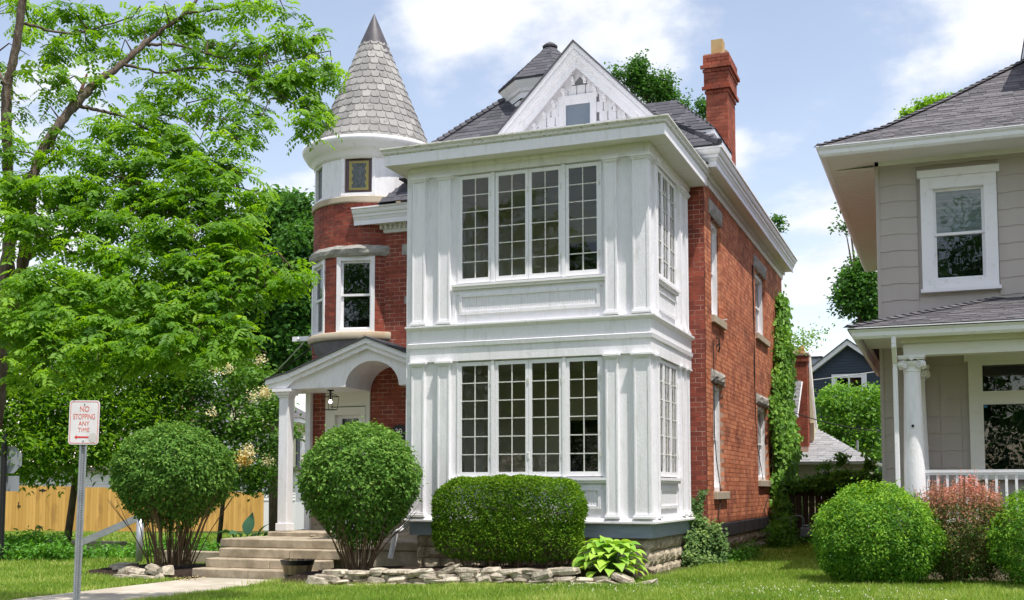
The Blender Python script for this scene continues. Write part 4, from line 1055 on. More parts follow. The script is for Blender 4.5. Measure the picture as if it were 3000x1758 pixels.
# dormer at the right edge whose side casts the shadow on the slope
k = MB(); k.box(6.35, 8.3, 4.1, 8, 8.2, 9.9); dm = gp('dormer', k, 'graysiding')
k = MB(); k.box(6.05, 8.6, 3.75, 8.3, 9.9, 10.05); gp('dormer_cornice', k, 'white2', dm)
k = MB(); k.add([(6.03, 3.72, 10.06), (8.6, 3.72, 10.06), (8.6, 8.3, 10.06), (6.03, 8.3, 10.06), (7.3, 5, 10.9), (7.3, 7, 10.9)], [(0, 1, 4), (1, 2, 5, 4), (2, 3, 5), (3, 0, 4, 5)]); gp('dormer_roof', k, 'asphalt_gray', dm)
# vent pipe at the rear corner
k = MB(); k.tube([(3.40, 9.8, 5.9), (3.26, 9.8, 5.9), (3.2, 9.8, 5.98), (3.18, 9.8, 6.1), (3.18, 9.8, 6.55)], .07, 10); gp('vent_pipe', k, 'white2', smooth=True)
k = MB(); k.tube([(3.36, 10.2, 7.0), (3.36, 10.2, 5.7)], .05, 8); gp('downspout', k, 'soffit')

# ---- porch
PYf = 0.95
k = MB(); k.box(3.84, 9.4, PYf - .02, PYf + .24, 3.44, 3.61); k.box(3.80, 9.4, PYf - .06, PYf + .28, 3.635, 3.80); k.box(3.84, 4.08, PYf + .24, GYc, 3.44, 3.61); k.box(3.80, 4.1, PYf + .28, GYc, 3.635, 3.8); k.box(3.86, 9.4, PYf, PYf + .22, 3.6, 3.64)
gp('porch_beam', k, 'soffit')
k = MB(); k.box(3.2, 9.4, .74, GYc, 3.80, 3.83); gp('porch_ceiling', k, 'soffit')
k = MB(); k.sweep([(0, 3.70), (0.05, 3.70), (0.08, 3.74), (0.085, 3.80), (0.12, 3.835), (0.12, 3.85), (0, 3.855)], [(3.17, GYc + 4), (3.17, 0.72), (9.4, 0.72)]); gp('porch_gutter', k, 'white2')
k = MB(); k.sweep([(-.06, 3.856), (0.14, 3.856), (0.14, 3.872), (-.06, 3.885)], [(3.17, GYc + 4), (3.17, 0.72), (9.4, 0.72)]); gp('drip_edge', k, 'white')
q0 = (3.03, 0.60, 3.875); q1 = (3.03 + 2.3, 2.9, 3.875 + .3 * 2.3)
k = MB(); k.add([q0, (10, q0[1], q0[2]), (10, q1[1], q1[2]), q1, (3.03, 7, 3.875), (q1[0], 7, q1[2]), (3.03, 0.6, 3.84), (10, .6, 3.84), (3.03, 7, 3.84)], [(0, 1, 2, 3), (0, 3, 5, 4), (6, 7, 1, 0), (6, 0, 4, 8)])
prf = gp('porch_roof', k, 'asphalt_gray'); sl = math.atan(.3)
lay('shingle', 'asphalt_gray', roof_rows(q0, F_U, sl, 2.28 / math.cos(sl), lambda q: (q * math.cos(sl) + .08, 6.0), expo=.125, tab=(.12, .36)), prf, 100)
caps([q0, q1], prf)
k = MB(); k.box(3.75, 9.4, 0.85, GYc, 0.62, 0.78); k.box(3.8, 9.4, 0.9, GYc, -.1, .62); gp('porch_floor', k, 'concrete')
def column(cx, cy, r, zb, zt):
    k = MB(); k.lathe([(r * 1.22, zb), (r * 1.22, zb + .06), (r * 1.12, zb + .10), (r * 1.13, zb + .12), (r * 1.12, zb + .9), (r * .98, (zb + zt) / 2 + .5), (r * .86, zt - .02)], cx, cy, 28)
    c = gp('porch_column', k, 'white', smooth=True)
    k = MB(); k.lathe([(r * .84, zt - .05), (r * .95, zt - .035), (r * .95, zt - .015), (r * .88, zt), (r * .88, zt + .03), (r * 1.15, zt + .08), (r * 1.2, zt + .12)], cx, cy, 24)
    s = r * 1.42; n = 10
    P = []
    for sx, sy in ((1, -1), (1, 1), (-1, 1), (-1, -1)): pass
    k.box(cx - s, cx + s, cy - s, cy + s, zt + .17, zt + .205); k.box(cx - s * .93, cx + s * .93, cy - s * .93, cy + s * .93, zt + .145, zt + .17)
    gp('capital', k, 'white2', c)
    for sx in (-1, 1):
        for sy in (-1, 1):
            ccx, ccy = cx + sx * r * .98, cy + sy * r * .98; ax = Vector((sx, sy, 0)).normalized(); side = Vector((-ax.y, ax.x, 0))
            k = MB(); ctr = Vector((ccx, ccy, zt + .075)); sp_ = []
            for i in range(26):
                t = i / 25; ang = math.pi * .5 + t * math.pi * 3.4; rad = .072 * (1 - t * .78); sp_.append(ctr + ax * (rad * math.cos(ang) * sx * sx) + Vector((0, 0, rad * math.sin(ang))))
            for off in (-.035, .035): k.tube([p + side * off for p in sp_], .014, 5)
            k.tube([ctr - side * .03, ctr + side * .03], .055, 12)
            gp('volute', k, 'white2', c, smooth=False)
    k = MB(); k.tube([(cx, cy - s * .92, zt + .15), (cx, cy - s * 1.08, zt + .15)], .032, 8); k.tube([(cx, cy - s * 1.05, zt + .15), (cx, cy - s * 1.14, zt + .15)], .015, 8); gp('rosette', k, 'white2', c)
column(3.955, 1.08, .142, .78, 3.235); column(3.99, 2.62, .142, .78, 3.235)
k = MB(); k.tube([(3.95, .93, 2.34), (3.95, .915, 2.34)], .022, 8); gp('column_hook', k, 'wire')
k = MB(); k.box(4.07, 9.3, 1.04, 1.12, 1.615, 1.66); k.box(4.07, 9.3, 1.05, 1.11, 1.58, 1.612); k.box(4.07, 9.3, 1.05, 1.11, .86, .91); rl = gp('railing', k, 'white2')
for i in range(30):
    x = 4.15 + i * .139; k = MB(); k.box(x - .019, x + .019, 1.06, 1.098, .91, 1.58); gp('baluster', k, 'white2', rl)
k = MB(); k.box(3.675, 3.745, .66, .73, 3.6, 3.72); k.v += []; k.prism([(.66, 3.6), (.73, 3.6), (.99, 3.35), (.99, 3.27), (.92, 3.27), (.92, 3.31), (.66, 3.55)], 0, 3.675, 3.745); k.box(3.675, 3.745, .92, .99, .3, 3.27); gp('downspout', k, 'white2', bevel=.008)
k = MB(); k.box(5.3, 6.8, 1.9, 2.5, .78, 1.28); gp('porch_bench', k, 'darkwood')

# ------------------------------------------------------------------ houses behind
def siding(parent, o, u, n, L, z0, z1, m, expo=.1, lim=None, name='siding_board', ops=(), limit=60):
    B = []; z = z0; rot = math.atan2(u[1], u[0])
    while z < z1:
        a, b = lim(z) if lim else (0, L); segs = [(a, b)]
        for (p0, p1, q0, q1) in ops:
            if z + expo > q0 and z < q1:
                segs = [t for s0, s1 in segs for t in ((s0, min(s1, p0)), (max(s0, p1), s1)) if t[1] - t[0] > .02]
        for s0, s1 in segs:
            if s1 - s0 > .05:
                c = (s0 + s1) / 2; B.append((o[0] + u[0] * c + n[0] * .012, o[1] + u[1] * c + n[1] * .012, z + expo / 2, s1 - s0, expo * 1.12, .012, rot, math.pi / 2 - .14))
        z += expo
    lay(name, m, B, parent, limit)
CH = empty('cream_house', (0.5, 18, 0), 'cream sided house with light grey roof and tall brick chimney behind the fence', 'house')
k = MB(); k.box(-2.5, 0.82, 16.1, 17.2, 0, 3.3); k.box(0.2, 2.30, 15.5, 18.0, 0, 2.13); part('wall_core', k, 'cream', CH)
siding(CH, (0.2, 15.5), F_U, F_N, 2.1, 1.0, 2.12, 'cream', .115, ops=[(.80, 1.52, 0, 1.95)])
siding(CH, (2.3, 15.5), S_U, S_N, 2.4, 1.0, 2.12, 'cream', .115)
k = MB(); o = (0, 15.5); k.obox(o, F_U, F_N, 1.0, 1.1, 0, .05, 1, 1.85); k.obox(o, F_U, F_N, 1.58, 1.68, 0, .05, 1, 1.85); k.obox(o, F_U, F_N, .96, 1.72, 0, .06, 1.85, 1.95); w = part('window', k, 'white2', CH)
k = MB(); k.obox(o, F_U, F_N, 1.1, 1.58, 0, .01, 1, 1.85); part('pane', k, 'dim', w)
k = MB(); e0, e1 = (0.0, 15.25, 2.14), (2.50, 15.25, 2.14); p0, p1 = (0.0, 16.6, 3.08), (0.95, 16.6, 3.08)
k.add([e0, e1, p1, p0, (2.5, 19, 2.14), (.95, 19, 3.08), (0, 15.25, 2.10), (2.5, 15.25, 2.10), (2.5, 19, 2.10)], [(0, 1, 2, 3), (1, 4, 5, 2), (6, 7, 1, 0), (7, 8, 4, 1), (6, 8, 7)])
rf = part('roof', k, 'asphalt_lt', CH); sl = math.atan2(.94, 1.35)
lay('shingle', 'asphalt_lt', roof_rows(e0, F_U, sl, 1.64, lambda q: (0, 2.5 - q * math.cos(sl) * 1.15), expo=.10, tab=(.12, .3), thick=.008), rf, 120)
k = MB(); k.sweep([(0, 2.06), (.06, 2.08), (.08, 2.14), (0, 2.14)], [(0.2, 15.2), (2.5, 15.2), (2.5, 19)]); part('gutter', k, 'white2', CH)
k = MB(); k.tube([(2.05, 15.7, 2.2), (2.05, 15.7, 2.75)], .03, 8); part('vent_pipe', k, 'galv', CH)
# steep upper body
k = MB(); k.prism([(0.82, 3.3), (0.70, 5.35), (-.4, 6.0), (-2.5, 5.0), (-2.5, 3.3)], 1, 16.2, 16.8); part('gable_wall', k, 'cream', CH)
k = MB(); k.prism([(0.92, 3.15), (0.74, 5.36), (0.69, 5.36), (0.86, 3.15)], 1, 15.95, 16.08); part('rake_board', k, 'white2', CH)
k = MB(); k.add([(-2.5, 15.9, 4.3), (0.36, 15.9, 4.3), (0.36, 17.6, 5.32), (-2.5, 17.6, 5.32)], [(0, 1, 2, 3)]); k.add([(-1.5, 15.2, 3.46), (.46, 15.2, 3.46), (.55, 15.6, 4.46), (-1.5, 15.6, 4.46)], [(0, 1, 2, 3)])
ur = part('upper_roof', k, 'asphalt_lt', CH)
s2 = math.atan2(1.0, .4); B = roof_rows((-0.6, 15.2, 3.46), F_U, s2, 1.08, lambda q: (0, 1.06 + q * .08), expo=.12, tab=(.15, .35), thick=.01)
s3 = math.atan2(1.02, 1.7); B += roof_rows((-0.6, 15.9, 4.3), F_U, s3, 1.95, lambda q: (0, .95), expo=.12, tab=(.15, .35), thick=.01)
lay('shingle', 'asphalt_lt', B, ur, 100)
k = MB(); k.box(-1.5, .50, 15.15, 15.25, 3.41, 3.46); k.add([(.46, 15.18, 3.44), (.49, 15.18, 3.44), (.59, 15.6, 4.47), (.55, 15.6, 4.47)], [(0, 1, 2, 3)]); part('dormer_edge', k, 'white2', CH)
siding(CH, (-1.0, 15.45), F_U, F_N, 1.32, 2.2, 3.42, 'whitesiding', .12)
k = MB(); k.box(-1, .32, 15.46, 16.2, 2.1, 3.44); part('dormer_wall', k, 'whitesiding', CH)
k = MB(); k.box(0.36, 0.70, 15.65, 16.15, 2.4, 5.2); cch = part('chimney', k, 'mortar', CH); B = []
B += brick_run((0.355, 15.645), F_U, F_N, .35, 2.6, 5.05) + brick_run((0.705, 15.645), S_U, S_N, .5, 2.6, 5.05) + brick_run((0.32, 15.61), F_U, F_N, .42, 5.05, 5.23) + brick_run((0.74, 15.61), S_U, S_N, .57, 5.05, 5.23)
lay('brick', 'brick_far', B, cch, 120)
k = MB(); k.box(.30, .76, 15.59, 16.22, 5.23, 5.29); part('chimney_cap', k, 'concrete', cch)
k = MB(); k.lathe([(.085, 5.29), (.085, 5.52), (.06, 5.52)], .53, 15.9, 16); part('chimney_pot', k, 'flue_red', cch, smooth=True)

BHs = empty('blue_house', (1.04, 30, 0), 'dark blue sided gabled house with white trim behind the leafy tree', 'house')
def bz(x): return 6.91 - abs(x - 1.04) * .755
k = MB(); k.prism([(-.25, 0), (2.33, 0), (2.33, bz(2.33) - .12), (1.04, 6.79), (-.25, bz(-.25) - .12)], 1, 26.05, 36); part('wall_core', k, 'navy', BHs)
siding(BHs, (-.25, 26.05), F_U, F_N, 2.58, 2.6, 6.7, 'navy', .105, lim=lambda z: (max(0, (z + .1 - bz(-.25) + .12) / .755), min(2.58, 2.58 - (z + .1 - bz(2.33) + .12) / .755)), ops=[(.69, 1.92, 4.3, 5.68)], limit=60)
k = MB()
for sg in (-1, 1):
    Pp = [(1.04, 6.93), (1.04 + sg * 1.42, bz(1.04 + sg * 1.42) + .02), (1.04 + sg * 1.42, bz(1.04 + sg * 1.42) - .16), (1.04, 6.74)]
    k.prism(Pp if sg > 0 else Pp[::-1], 1, 25.75, 26.04)
part('rake_board', k, 'white2', BHs)
k = MB()
for sg in (-1, 1):
    Pp = [(1.04, 6.97), (1.04 + sg * 1.46, bz(1.04 + sg * 1.46) + .06), (1.04 + sg * 1.46, bz(1.04 + sg * 1.46) + .02), (1.04, 6.93)]
    k.prism(Pp if sg > 0 else Pp[::-1], 1, 25.7, 36)
part('roof', k, 'asphalt', BHs)
k = MB(); o = (0, 26.04); k.obox(o, F_U, F_N, .43, .62, 0, .06, 4.3, 5.67); k.obox(o, F_U, F_N, 1.50, 1.69, 0, .06, 4.3, 5.67); k.obox(o, F_U, F_N, .62, 1.50, 0, .06, 5.53, 5.67); k.obox(o, F_U, F_N, 1.03, 1.09, 0, .05, 4.3, 5.53); w = part('window', k, 'white2', BHs)
for a, b in ((.62, 1.03), (1.09, 1.5)):
    k = MB(); k.obox(o, F_U, F_N, a, b, .0, .01, 4.3, 5.53); part('pane', k, 'glass2', w); k = MB(); k.obox(o, F_U, F_N, a, b, -.009, -.003, 4.3, 5.53); part('dark_room', k, 'dark', w)
k = MB(); k.box(-1.6, -.33, 30, 32, 3, 6.5); RBH = thing('brick_building', k, 'brick_far', 'far red brick building top between the chimney and the blue house', 'building')
k = MB(); k.box(-1.7, -.28, 29.9, 32.1, 6.78, 6.84); part('roof_edge', k, 'asphalt', RBH); k = MB(); k.box(-1.6, -.33, 30, 32, 6.5, 6.78); part('parapet', k, 'galv', RBH)

# far left: pale house and shed beyond the fence; the wall that shows runs away from the street
def cam_xy(lat, d):   # a point lat metres to the side and d metres out along the lens axis direction, plain coordinates
    f_ = (-math.sin(R(21.2)), math.cos(R(21.2))); r_ = (math.cos(R(21.2)), math.sin(R(21.2)))
    return (CAMLOC[0] + f_[0] * d + r_[0] * lat, CAMLOC[1] + f_[1] * d + r_[1] * lat)
WHu = (math.cos(R(21.2)), math.sin(R(21.2))); WHn = (WHu[1], -WHu[0]); WHs = (-WHn[0], -WHn[1])
wc = cam_xy(-14.4, 73.0)
PH = empty('pale_house', (wc[0], wc[1], -.9), 'pale cream house with dark shutters beyond the flowering tree', 'house')
def fo(b0, b1=0): return (wc[0] + WHu[0] * b0 + WHs[0] * b1, wc[1] + WHu[1] * b0 + WHs[1] * b1)
k = MB(); k.obox(wc, WHu, WHn, -9, 0, -16, 0, -1, 5.7); part('wall_core', k, 'cream', PH)
siding(PH, wc, WHs, WHu, 15.5, -0.4, 5.7, 'cream', .16, limit=40)
siding(PH, fo(-9), WHu, WHn, 9, -0.4, 5.7, 'whitesiding', .16, limit=40)
o = wc
for a in (3.2, 8.8):
    k = MB(); k.obox(o, WHs, WHu, a, a + 2.2, 0, .08, 2.9, 5.1); w = part('window', k, 'white2', PH)
    for z0, z1 in ((3.0, 3.95), (4.05, 5.0)):
        k = MB(); k.obox(o, WHs, WHu, a + .25, a + 1.95, .08, .1, z0, z1); part('pane', k, 'glass2' if z0 > 4 else 'glass2', w)
        k = MB(); k.obox(o, WHs, WHu, a + .25, a + 1.95, .075, .082, z0, z1); part('blind', k, 'blind', w)
    for a2 in (a - 1.3, a + 2.35):
        k = MB(); k.obox(o, WHs, WHu, a2, a2 + 1.1, 0, .10, 2.85, 5.2); part('shutter', k, mat('shutter_paint', (.05, .055, .075), .6) if 'sh' not in MT else MT['sh'], PH)
k = MB(); k.obox(o, WHs, WHu, -.6, 16, -9.8, .7, 5.72, 6.0); part('eave', k, 'white2', PH)
k = MB(); A1, B1, C1, D1 = [(*fo(*p), 6.0) for p in ((.8, -.7), (.8, 16), (-9.8, 16), (-9.8, -.7))]; E1, F1 = [(*fo(*p), 9.0) for p in ((-4.5, 4.5), (-4.5, 11))]
k.add([A1, B1, C1, D1, E1, F1], [(0, 1, 5, 4), (1, 2, 5), (2, 3, 4, 5), (3, 0, 4), (3, 2, 1, 0)]); part('roof', k, 'asphalt_gray', PH)
# front dormer block
k = MB(); k.obox(fo(-3.6), WHu, WHn, 0, 3.3, -3, 1.2, 5.4, 8.2); dmr = part('dormer', k, 'cream', PH)
k = MB(); k.obox(fo(-3.6), WHu, WHn, -.5, 3.9, -3, 1.8, 8.2, 8.45); part('dormer_cornice', k, 'white2', dmr)
k = MB(); a_, b_, c_, d_ = [(*fo(*p), 8.46) for p in ((-4.2, -1.9), (.4, -1.9), (.4, 3), (-4.2, 3))]; e_ = (*fo(-1.9, .6), 10.4); k.add([a_, b_, c_, d_, e_], [(0, 1, 4), (1, 2, 4), (2, 3, 4), (3, 0, 4)]); part('dormer_roof', k, 'asphalt_gray', dmr)
k = MB(); k.obox(fo(-3.6), WHu, WHn, 1.7, 2.9, 1.2, 1.28, 6.3, 7.6); part('dormer_window', k, 'white2', dmr); k = MB(); k.obox(fo(-3.6), WHu, WHn, 1.85, 2.75, 1.285, 1.3, 6.4, 7.45); part('dormer_pane', k, 'dim', dmr)
siding(PH, fo(-3.6, -1.2), WHu, WHn, 3.3, 5.5, 8.2, 'cream', .17, limit=20)
# its porch
k = MB(); k.obox(wc, WHs, WHu, 2, 16, 0, 2.2, 1.25, 1.75); part('porch_eave', k, 'white2', PH)
k = MB(); k.obox(wc, WHs, WHu, 1.9, 16, 0, 2.3, 1.76, 1.85); a_ = [(*fo(0, 2), 2.7), (*fo(2.3, 1.9), 1.85), (*fo(2.3, 16), 1.85), (*fo(0, 16), 2.7)]; k.add(a_, [(0, 1, 2, 3)]); part('porch_roof', k, 'asphalt_gray', PH)
k = MB(); k.obox(wc, WHs, WHu, 5.2, 7.0, 0, .05, -.8, 1.1); part('door', k, 'dark', PH)
k = MB(); k.obox(wc, WHs, WHu, 2.2, 15, 2.0, 2.06, .25, .32)
part('porch_rail', k, 'white2', PH)
for i in range(26):
    k = MB(); k.obox(wc, WHs, WHu, 2.3 + i * .45, 2.4 + i * .45, 2.0, 2.05, -.8, .25); part('baluster', k, 'white2', PH)
sc_ = cam_xy(-12.7, 60)
k = MB(); k.obox(sc_, WHu, WHn, -16, 1.2, -6, 0, -.8, 2.4); SHD = thing('white_shed', k, 'whitesiding', 'white sided shed top showing over the yellow fence', 'shed')
siding(SHD, (sc_[0] - WHu[0] * 16, sc_[1] - WHu[1] * 16), WHu, WHn, 17.2, .8, 2.4, 'whitesiding', .17, limit=20)
k = MB(); k.obox(sc_, WHu, WHn, -16.4, 1.6, -6.4, .4, 2.4, 2.55); part('roof', k, 'asphalt_gray', SHD)
fc = cam_xy(-18.5, 62)
k = MB(); k.obox(fc, WHu, WHn, 0, .75, -.75, 0, 2.0, 8.2); FCM = thing('brick_chimney', k, 'mortar', 'red brick chimney half hidden in the trees left of the portico', 'chimney')
lay('brick', 'brick_side', [tuple(b) for b in brick_run(fc, WHu, WHn, .75, 2.0, 8.2)], FCM, 60)
# ------------------------------------------------------------------ ground, path, beds
xs_ = np.concatenate([np.linspace(-400, -32, 14), np.linspace(-30, 14, 89), np.linspace(20, 400, 12)]); ys_ = np.concatenate([np.linspace(-120, -14, 6), np.linspace(-12, 34, 93), np.linspace(40, 600, 14)])
XX, YY = np.meshgrid(xs_, ys_); ZZ = gz(XX, YY); V = np.stack([XX, YY, ZZ], -1).reshape(-1, 3); nx_ = len(xs_)
I, J = np.meshgrid(np.arange(len(ys_) - 1), np.arange(nx_ - 1), indexing='ij'); q = (I * nx_ + J).ravel()
g = link('ground', np_mesh('ground', V, np.stack([q, q + 1, q + nx_ + 1, q + nx_], 1), 'soil', smooth=True), None, kind='structure')
PX0, PX1 = -8.16, -6.12
def slabs():
    y = -0.50; i = 0
    while y > -11:
        L = 1.5; k = MB(); a, b = y - L + .02, y - .02
        zl = lambda yy: gz(-7, yy) + .025
        x0, x1 = (PX0, PX1)
        k.add([(x0, a, float(zl(a))), (x1, a, float(zl(a))), (x1, b, float(zl(b))), (x0, b, float(zl(b))), (x0, a, -.5), (x1, a, -.5), (x1, b, -.5), (x0, b, -.5)], [(0, 1, 2, 3), (4, 5, 1, 0), (5, 6, 2, 1), (6, 7, 3, 2), (7, 4, 0, 3)])
        part('path_slab', k, 'path', PT, bevel=.01); y -= L
PT = empty('path', (-7.1, -.5, -.25)); PT['kind'] = 'structure'; slabs()
k = MB()
def bed(name, poly, h, seed):
    """low mound of mulch inside a polygon given as a list of (x,y)"""
    rr = random.Random(seed); x0, x1 = min(p[0] for p in poly), max(p[0] for p in poly); y0, y1 = min(p[1] for p in poly), max(p[1] for p in poly)
    n = 40; mm = 12; k = MB(); c = []
    for j in range(mm + 1):
        for i in range(n + 1):
            x = x0 + (x1 - x0) * i / n; y = y0 + (y1 - y0) * j / mm
            e = min(1, min(i, n - i) / 3, min(j, mm - j) / 1.5); k.v.append((x, y, float(gz(x, y)) - .02 + h * (e ** .5) + rr.uniform(-.012, .012) * (e > 0)))
    for j in range(mm):
        for i in range(n):
            a = j * (n + 1) + i; k.f.append((a, a + 1, a + n + 2, a + n + 1))
    o = thing(name, k, 'mulch', None, None, base=(0, 0, 0), kind='structure'); return o
bed('mulch_bed', [(-5.78, -2.0), (0.15, 0.1)], .22, 1)
bed('mulch_bed', [(-10.6, -.95), (-8.42, 1.6)], .15, 2)
bed('soil_strip', [(-8.6, -1.1), (-8.1, -.45)], .05, 3)

# ------------------------------------------------------------------ dry stone border
def rock(x, y, z, sx, sy, sz, rz, tilt=0.0, seed=0):
    rr = random.Random(seed); bm_pts = []
    n, m_ = 7, 4; k = MB()
    for j in range(m_ + 1):
        th = -math.pi / 2 + math.pi * j / m_
        for i in range(n):
            a = 2 * math.pi * i / n; c, s_ = math.cos(a), math.sin(a); ct = math.cos(th)
            p = [(abs(c) ** .5) * (1 if c > 0 else -1) * (abs(ct) ** .3), (abs(s_) ** .5) * (1 if s_ > 0 else -1) * (abs(ct) ** .3), (abs(math.sin(th)) ** .6) * (1 if th > 0 else -1)]
            f = 1 + rr.uniform(-.16, .14); X, Y, Z = p[0] * sx / 2 * f, p[1] * sy / 2 * (1 + rr.uniform(-.15, .12)), p[2] * sz / 2 * (1 + rr.uniform(-.18, .15))
            X, Z = X * math.cos(tilt) - Z * math.sin(tilt), X * math.sin(tilt) + Z * math.cos(tilt)
            k.v.append((x + X * math.cos(rz) - Y * math.sin(rz), y + X * math.sin(rz) + Y * math.cos(rz), z + Z))
    for j in range(m_):
        for i in range(n): k.f.append((j * n + i, j * n + (i + 1) % n, (j + 1) * n + (i + 1) % n, (j + 1) * n + i))
    return k
SB = empty('stone_border', (-2.6, -2.05, -.1), 'low dry stacked border of pale limestone along the mulch bed', 'stone border')
def by(x): return -2.05 + .10 * math.sin(x * 1.3) - (.15 if x < -4 else 0) * (-x - 4) - (.0 if x < 0 else .0)
sd_n = 0
for row, (zo, hh) in enumerate(((.015, .075), (.075, .07), (.135, .07), (.195, .085))):
    x = -5.02 + row * .10
    while x < 0.42 - row * .25:
        w = random.uniform(.22, .46) * (1.15 if row == 3 else 1); sd_n += 1
        if row >= 2 and -1.0 < x: break
        big = random.random() < .22; h_ = hh * random.uniform(.75, 1.3) * (1.45 if big and row else 1)
        k = rock(x + w / 2, by(x) + random.uniform(-.05, .05) + row * .03, float(gz(x, -2)) + zo + h_ * .25 * (row > 0), w * 1.06, random.uniform(.24, .36), h_ * 1.15, random.uniform(-.12, .12), random.uniform(-.13, .13) if not big else random.uniform(-.4, .4), sd_n)
        part('stone', k, 'rock', SB); x += w * .96
# stones by the left shrub
SL = empty('stone_border', (-9.3, -.95, -.24), 'short broken row of loose pale stones below the left round shrub', 'stone border')
for i, (x, y, z, sx, sy, sz, rz, t) in enumerate(((-9.72, -.55, -.12, .34, .25, .13, .3, .1), (-9.55, -.85, -.14, .36, .28, .16, -.2, .35), (-9.98, -.5, -.16, .3, .3, .14, .4, -.2), (-9.25, -.9, -.13, .44, .25, .13, -.15, -.12), (-9.5, -1.05, -.21, .3, .2, .1, 0, 0),
                                                  (-8.92, -.85, -.09, .36, .28, .17, .3, -.35), (-8.62, -.95, -.11, .36, .26, .20, -.5, .3), (-8.84, -1.2, -.2, .42, .26, .09, .1, -.05), (-9.3, -1.05, -.21, .35, .2, .1, 0, .1), (-10.1, -.3, -.12, .5, .2, .1, .5, -.15), (-8.55, -1.2, -.2, .2, .12, .14, 0, .5), (-10.35, .1, -.12, .5, .3, .16, .3, 0))):
    part('stone', rock(x, y, z, sx, sy, sz, rz, t, 500 + i), 'rock', SL)
thing('loose_rock', rock(-7.15, 1.62, .455, .13, .07, .05, .1, 0, 77), 'concrete', 'small rounded tan rock lying on the landing below the porch floor', 'rock')

# ------------------------------------------------------------------ barrel planter
BR = empty('barrel_planter', (-6.0, -.72, -.20), 'half whiskey barrel planter with black hoops beside the lowest step', 'planter')
bx, by_ = -6.0, -.78; rb, rt, zb, zt = .20, .285, -.21, .15
for i in range(18):
    a0, a1 = 2 * math.pi * i / 18 + .012, 2 * math.pi * (i + 1) / 18 - .012; k = MB(); P = []
    for r_in in (0, .02):
        for rr_, z in ((rb, zb), (rt, zt)):
            for a in (a0, a1): P.append((bx + (rr_ - r_in) * math.cos(a), by_ + (rr_ - r_in) * math.sin(a), z))
    k.add(P, [(0, 1, 3, 2), (4, 6, 7, 5), (2, 3, 7, 6), (0, 2, 6, 4), (1, 5, 7, 3), (0, 4, 5, 1)]); part('stave', k, 'stave', BR)
def rz_(z): return rb + (rt - rb) * (z - zb) / (zt - zb)
for z0, z1 in ((.075, .155), (-.135, -.085)):
    k = MB(); k.lathe([(rz_(z0) + .004, z0), (rz_(z1) + .008, z1), (rz_(z1) - .02, z1 + .004), (rz_(z0) - .02, z0)], bx, by_, 36); part('hoop', k, 'black', BR)
k = MB(); k.lathe([(0.0, .06), (rz_(.06) - .02, .06)], bx, by_, 24); part('potting_soil', k, 'mulch', BR)

# ------------------------------------------------------------------ lantern, house number
LX, LY, LZ = -7.27, 2.42, 3.38
LN = empty('porch_lantern', (LX, LY, 2.93), 'black cage lantern with lit bulb hanging under the portico', 'lantern')
k = MB(); k.tube([(LX, LY, LZ), (LX, LY, LZ - .018)], .07, 16); k.tube([(LX, LY, LZ - .018), (LX, LY, LZ - .07)], .022, 8); part('canopy', k, 'black', LN)
k = MB(); w0, w1, z0, z1, zk = .10, .125, LZ - .40, LZ - .13, LZ - .06
cr = [(-1, -1), (1, -1), (1, 1), (-1, 1)]
for i in range(4):
    a, b = cr[i], cr[(i + 1) % 4]
    k.tube([(LX + a[0] * w0, LY + a[1] * w0, z0), (LX + a[0] * w1, LY + a[1] * w1, z1)], .006, 4); k.tube([(LX + a[0] * w0, LY + a[1] * w0, z0), (LX + b[0] * w0, LY + b[1] * w0, z0)], .006, 4)
    k.tube([(LX + a[0] * w1, LY + a[1] * w1, z1), (LX + b[0] * w1, LY + b[1] * w1, z1)], .006, 4); k.tube([(LX + a[0] * w1, LY + a[1] * w1, z1), (LX + a[0] * .02, LY + a[1] * .02, zk)], .006, 4)
part('cage', k, 'black', LN)
k = MB(); k.tube([(LX, LY, zk), (LX, LY, LZ - .20)], .018, 8); part('socket', k, 'black', LN)
k = MB(); k.lathe([(0.001, LZ - .275), (.022, LZ - .268), (.033, LZ - .245), (.030, LZ - .222), (.016, LZ - .20)], LX, LY, 14); part('bulb', k, 'bulb', LN, smooth=True)
NP = MB(); NP.prism([(-6.16, 2.36), (-5.6, 2.36), (-5.6, 2.585), (-5.72, 2.60), (-5.80, 2.60), (-5.86, 2.65), (-5.98, 2.685), (-6.10, 2.65), (-6.16, 2.60)], 1, 2.985, 3.015)
PLQ = thing('house_number_plaque', NP, 'black', 'black arched house number plaque on the brick beside the sunroom', 'plaque')
def text_mesh(name, body, size, loc, rot, m, parent, sx=1.0, align='CENTER', extrude=.0015, off=0.0):
    cu = bpy.data.curves.new(name, 'FONT'); cu.body = body; cu.size = size; cu.align_x = align; cu.align_y = 'CENTER'; cu.extrude = extrude; cu.offset = off
    to = bpy.data.objects.new(name, cu); dg = bpy.context.evaluated_depsgraph_get()
    me = bpy.data.meshes.new_from_object(to.evaluated_get(dg) if False else to); bpy.data.objects.remove(to); me.materials.clear(); me.materials.append(MT[m])
    o = bpy.data.objects.new(name, me); COL.objects.link(o); o.parent = parent; o.location = Vector(loc) - wloc(parent); o.rotation_euler = rot; o.scale = (sx, 1, 1); return o
text_mesh('number', '30', .17, (-6.0, 2.983, 2.53), (math.pi / 2, 0, 0), 'signwhite', PLQ)

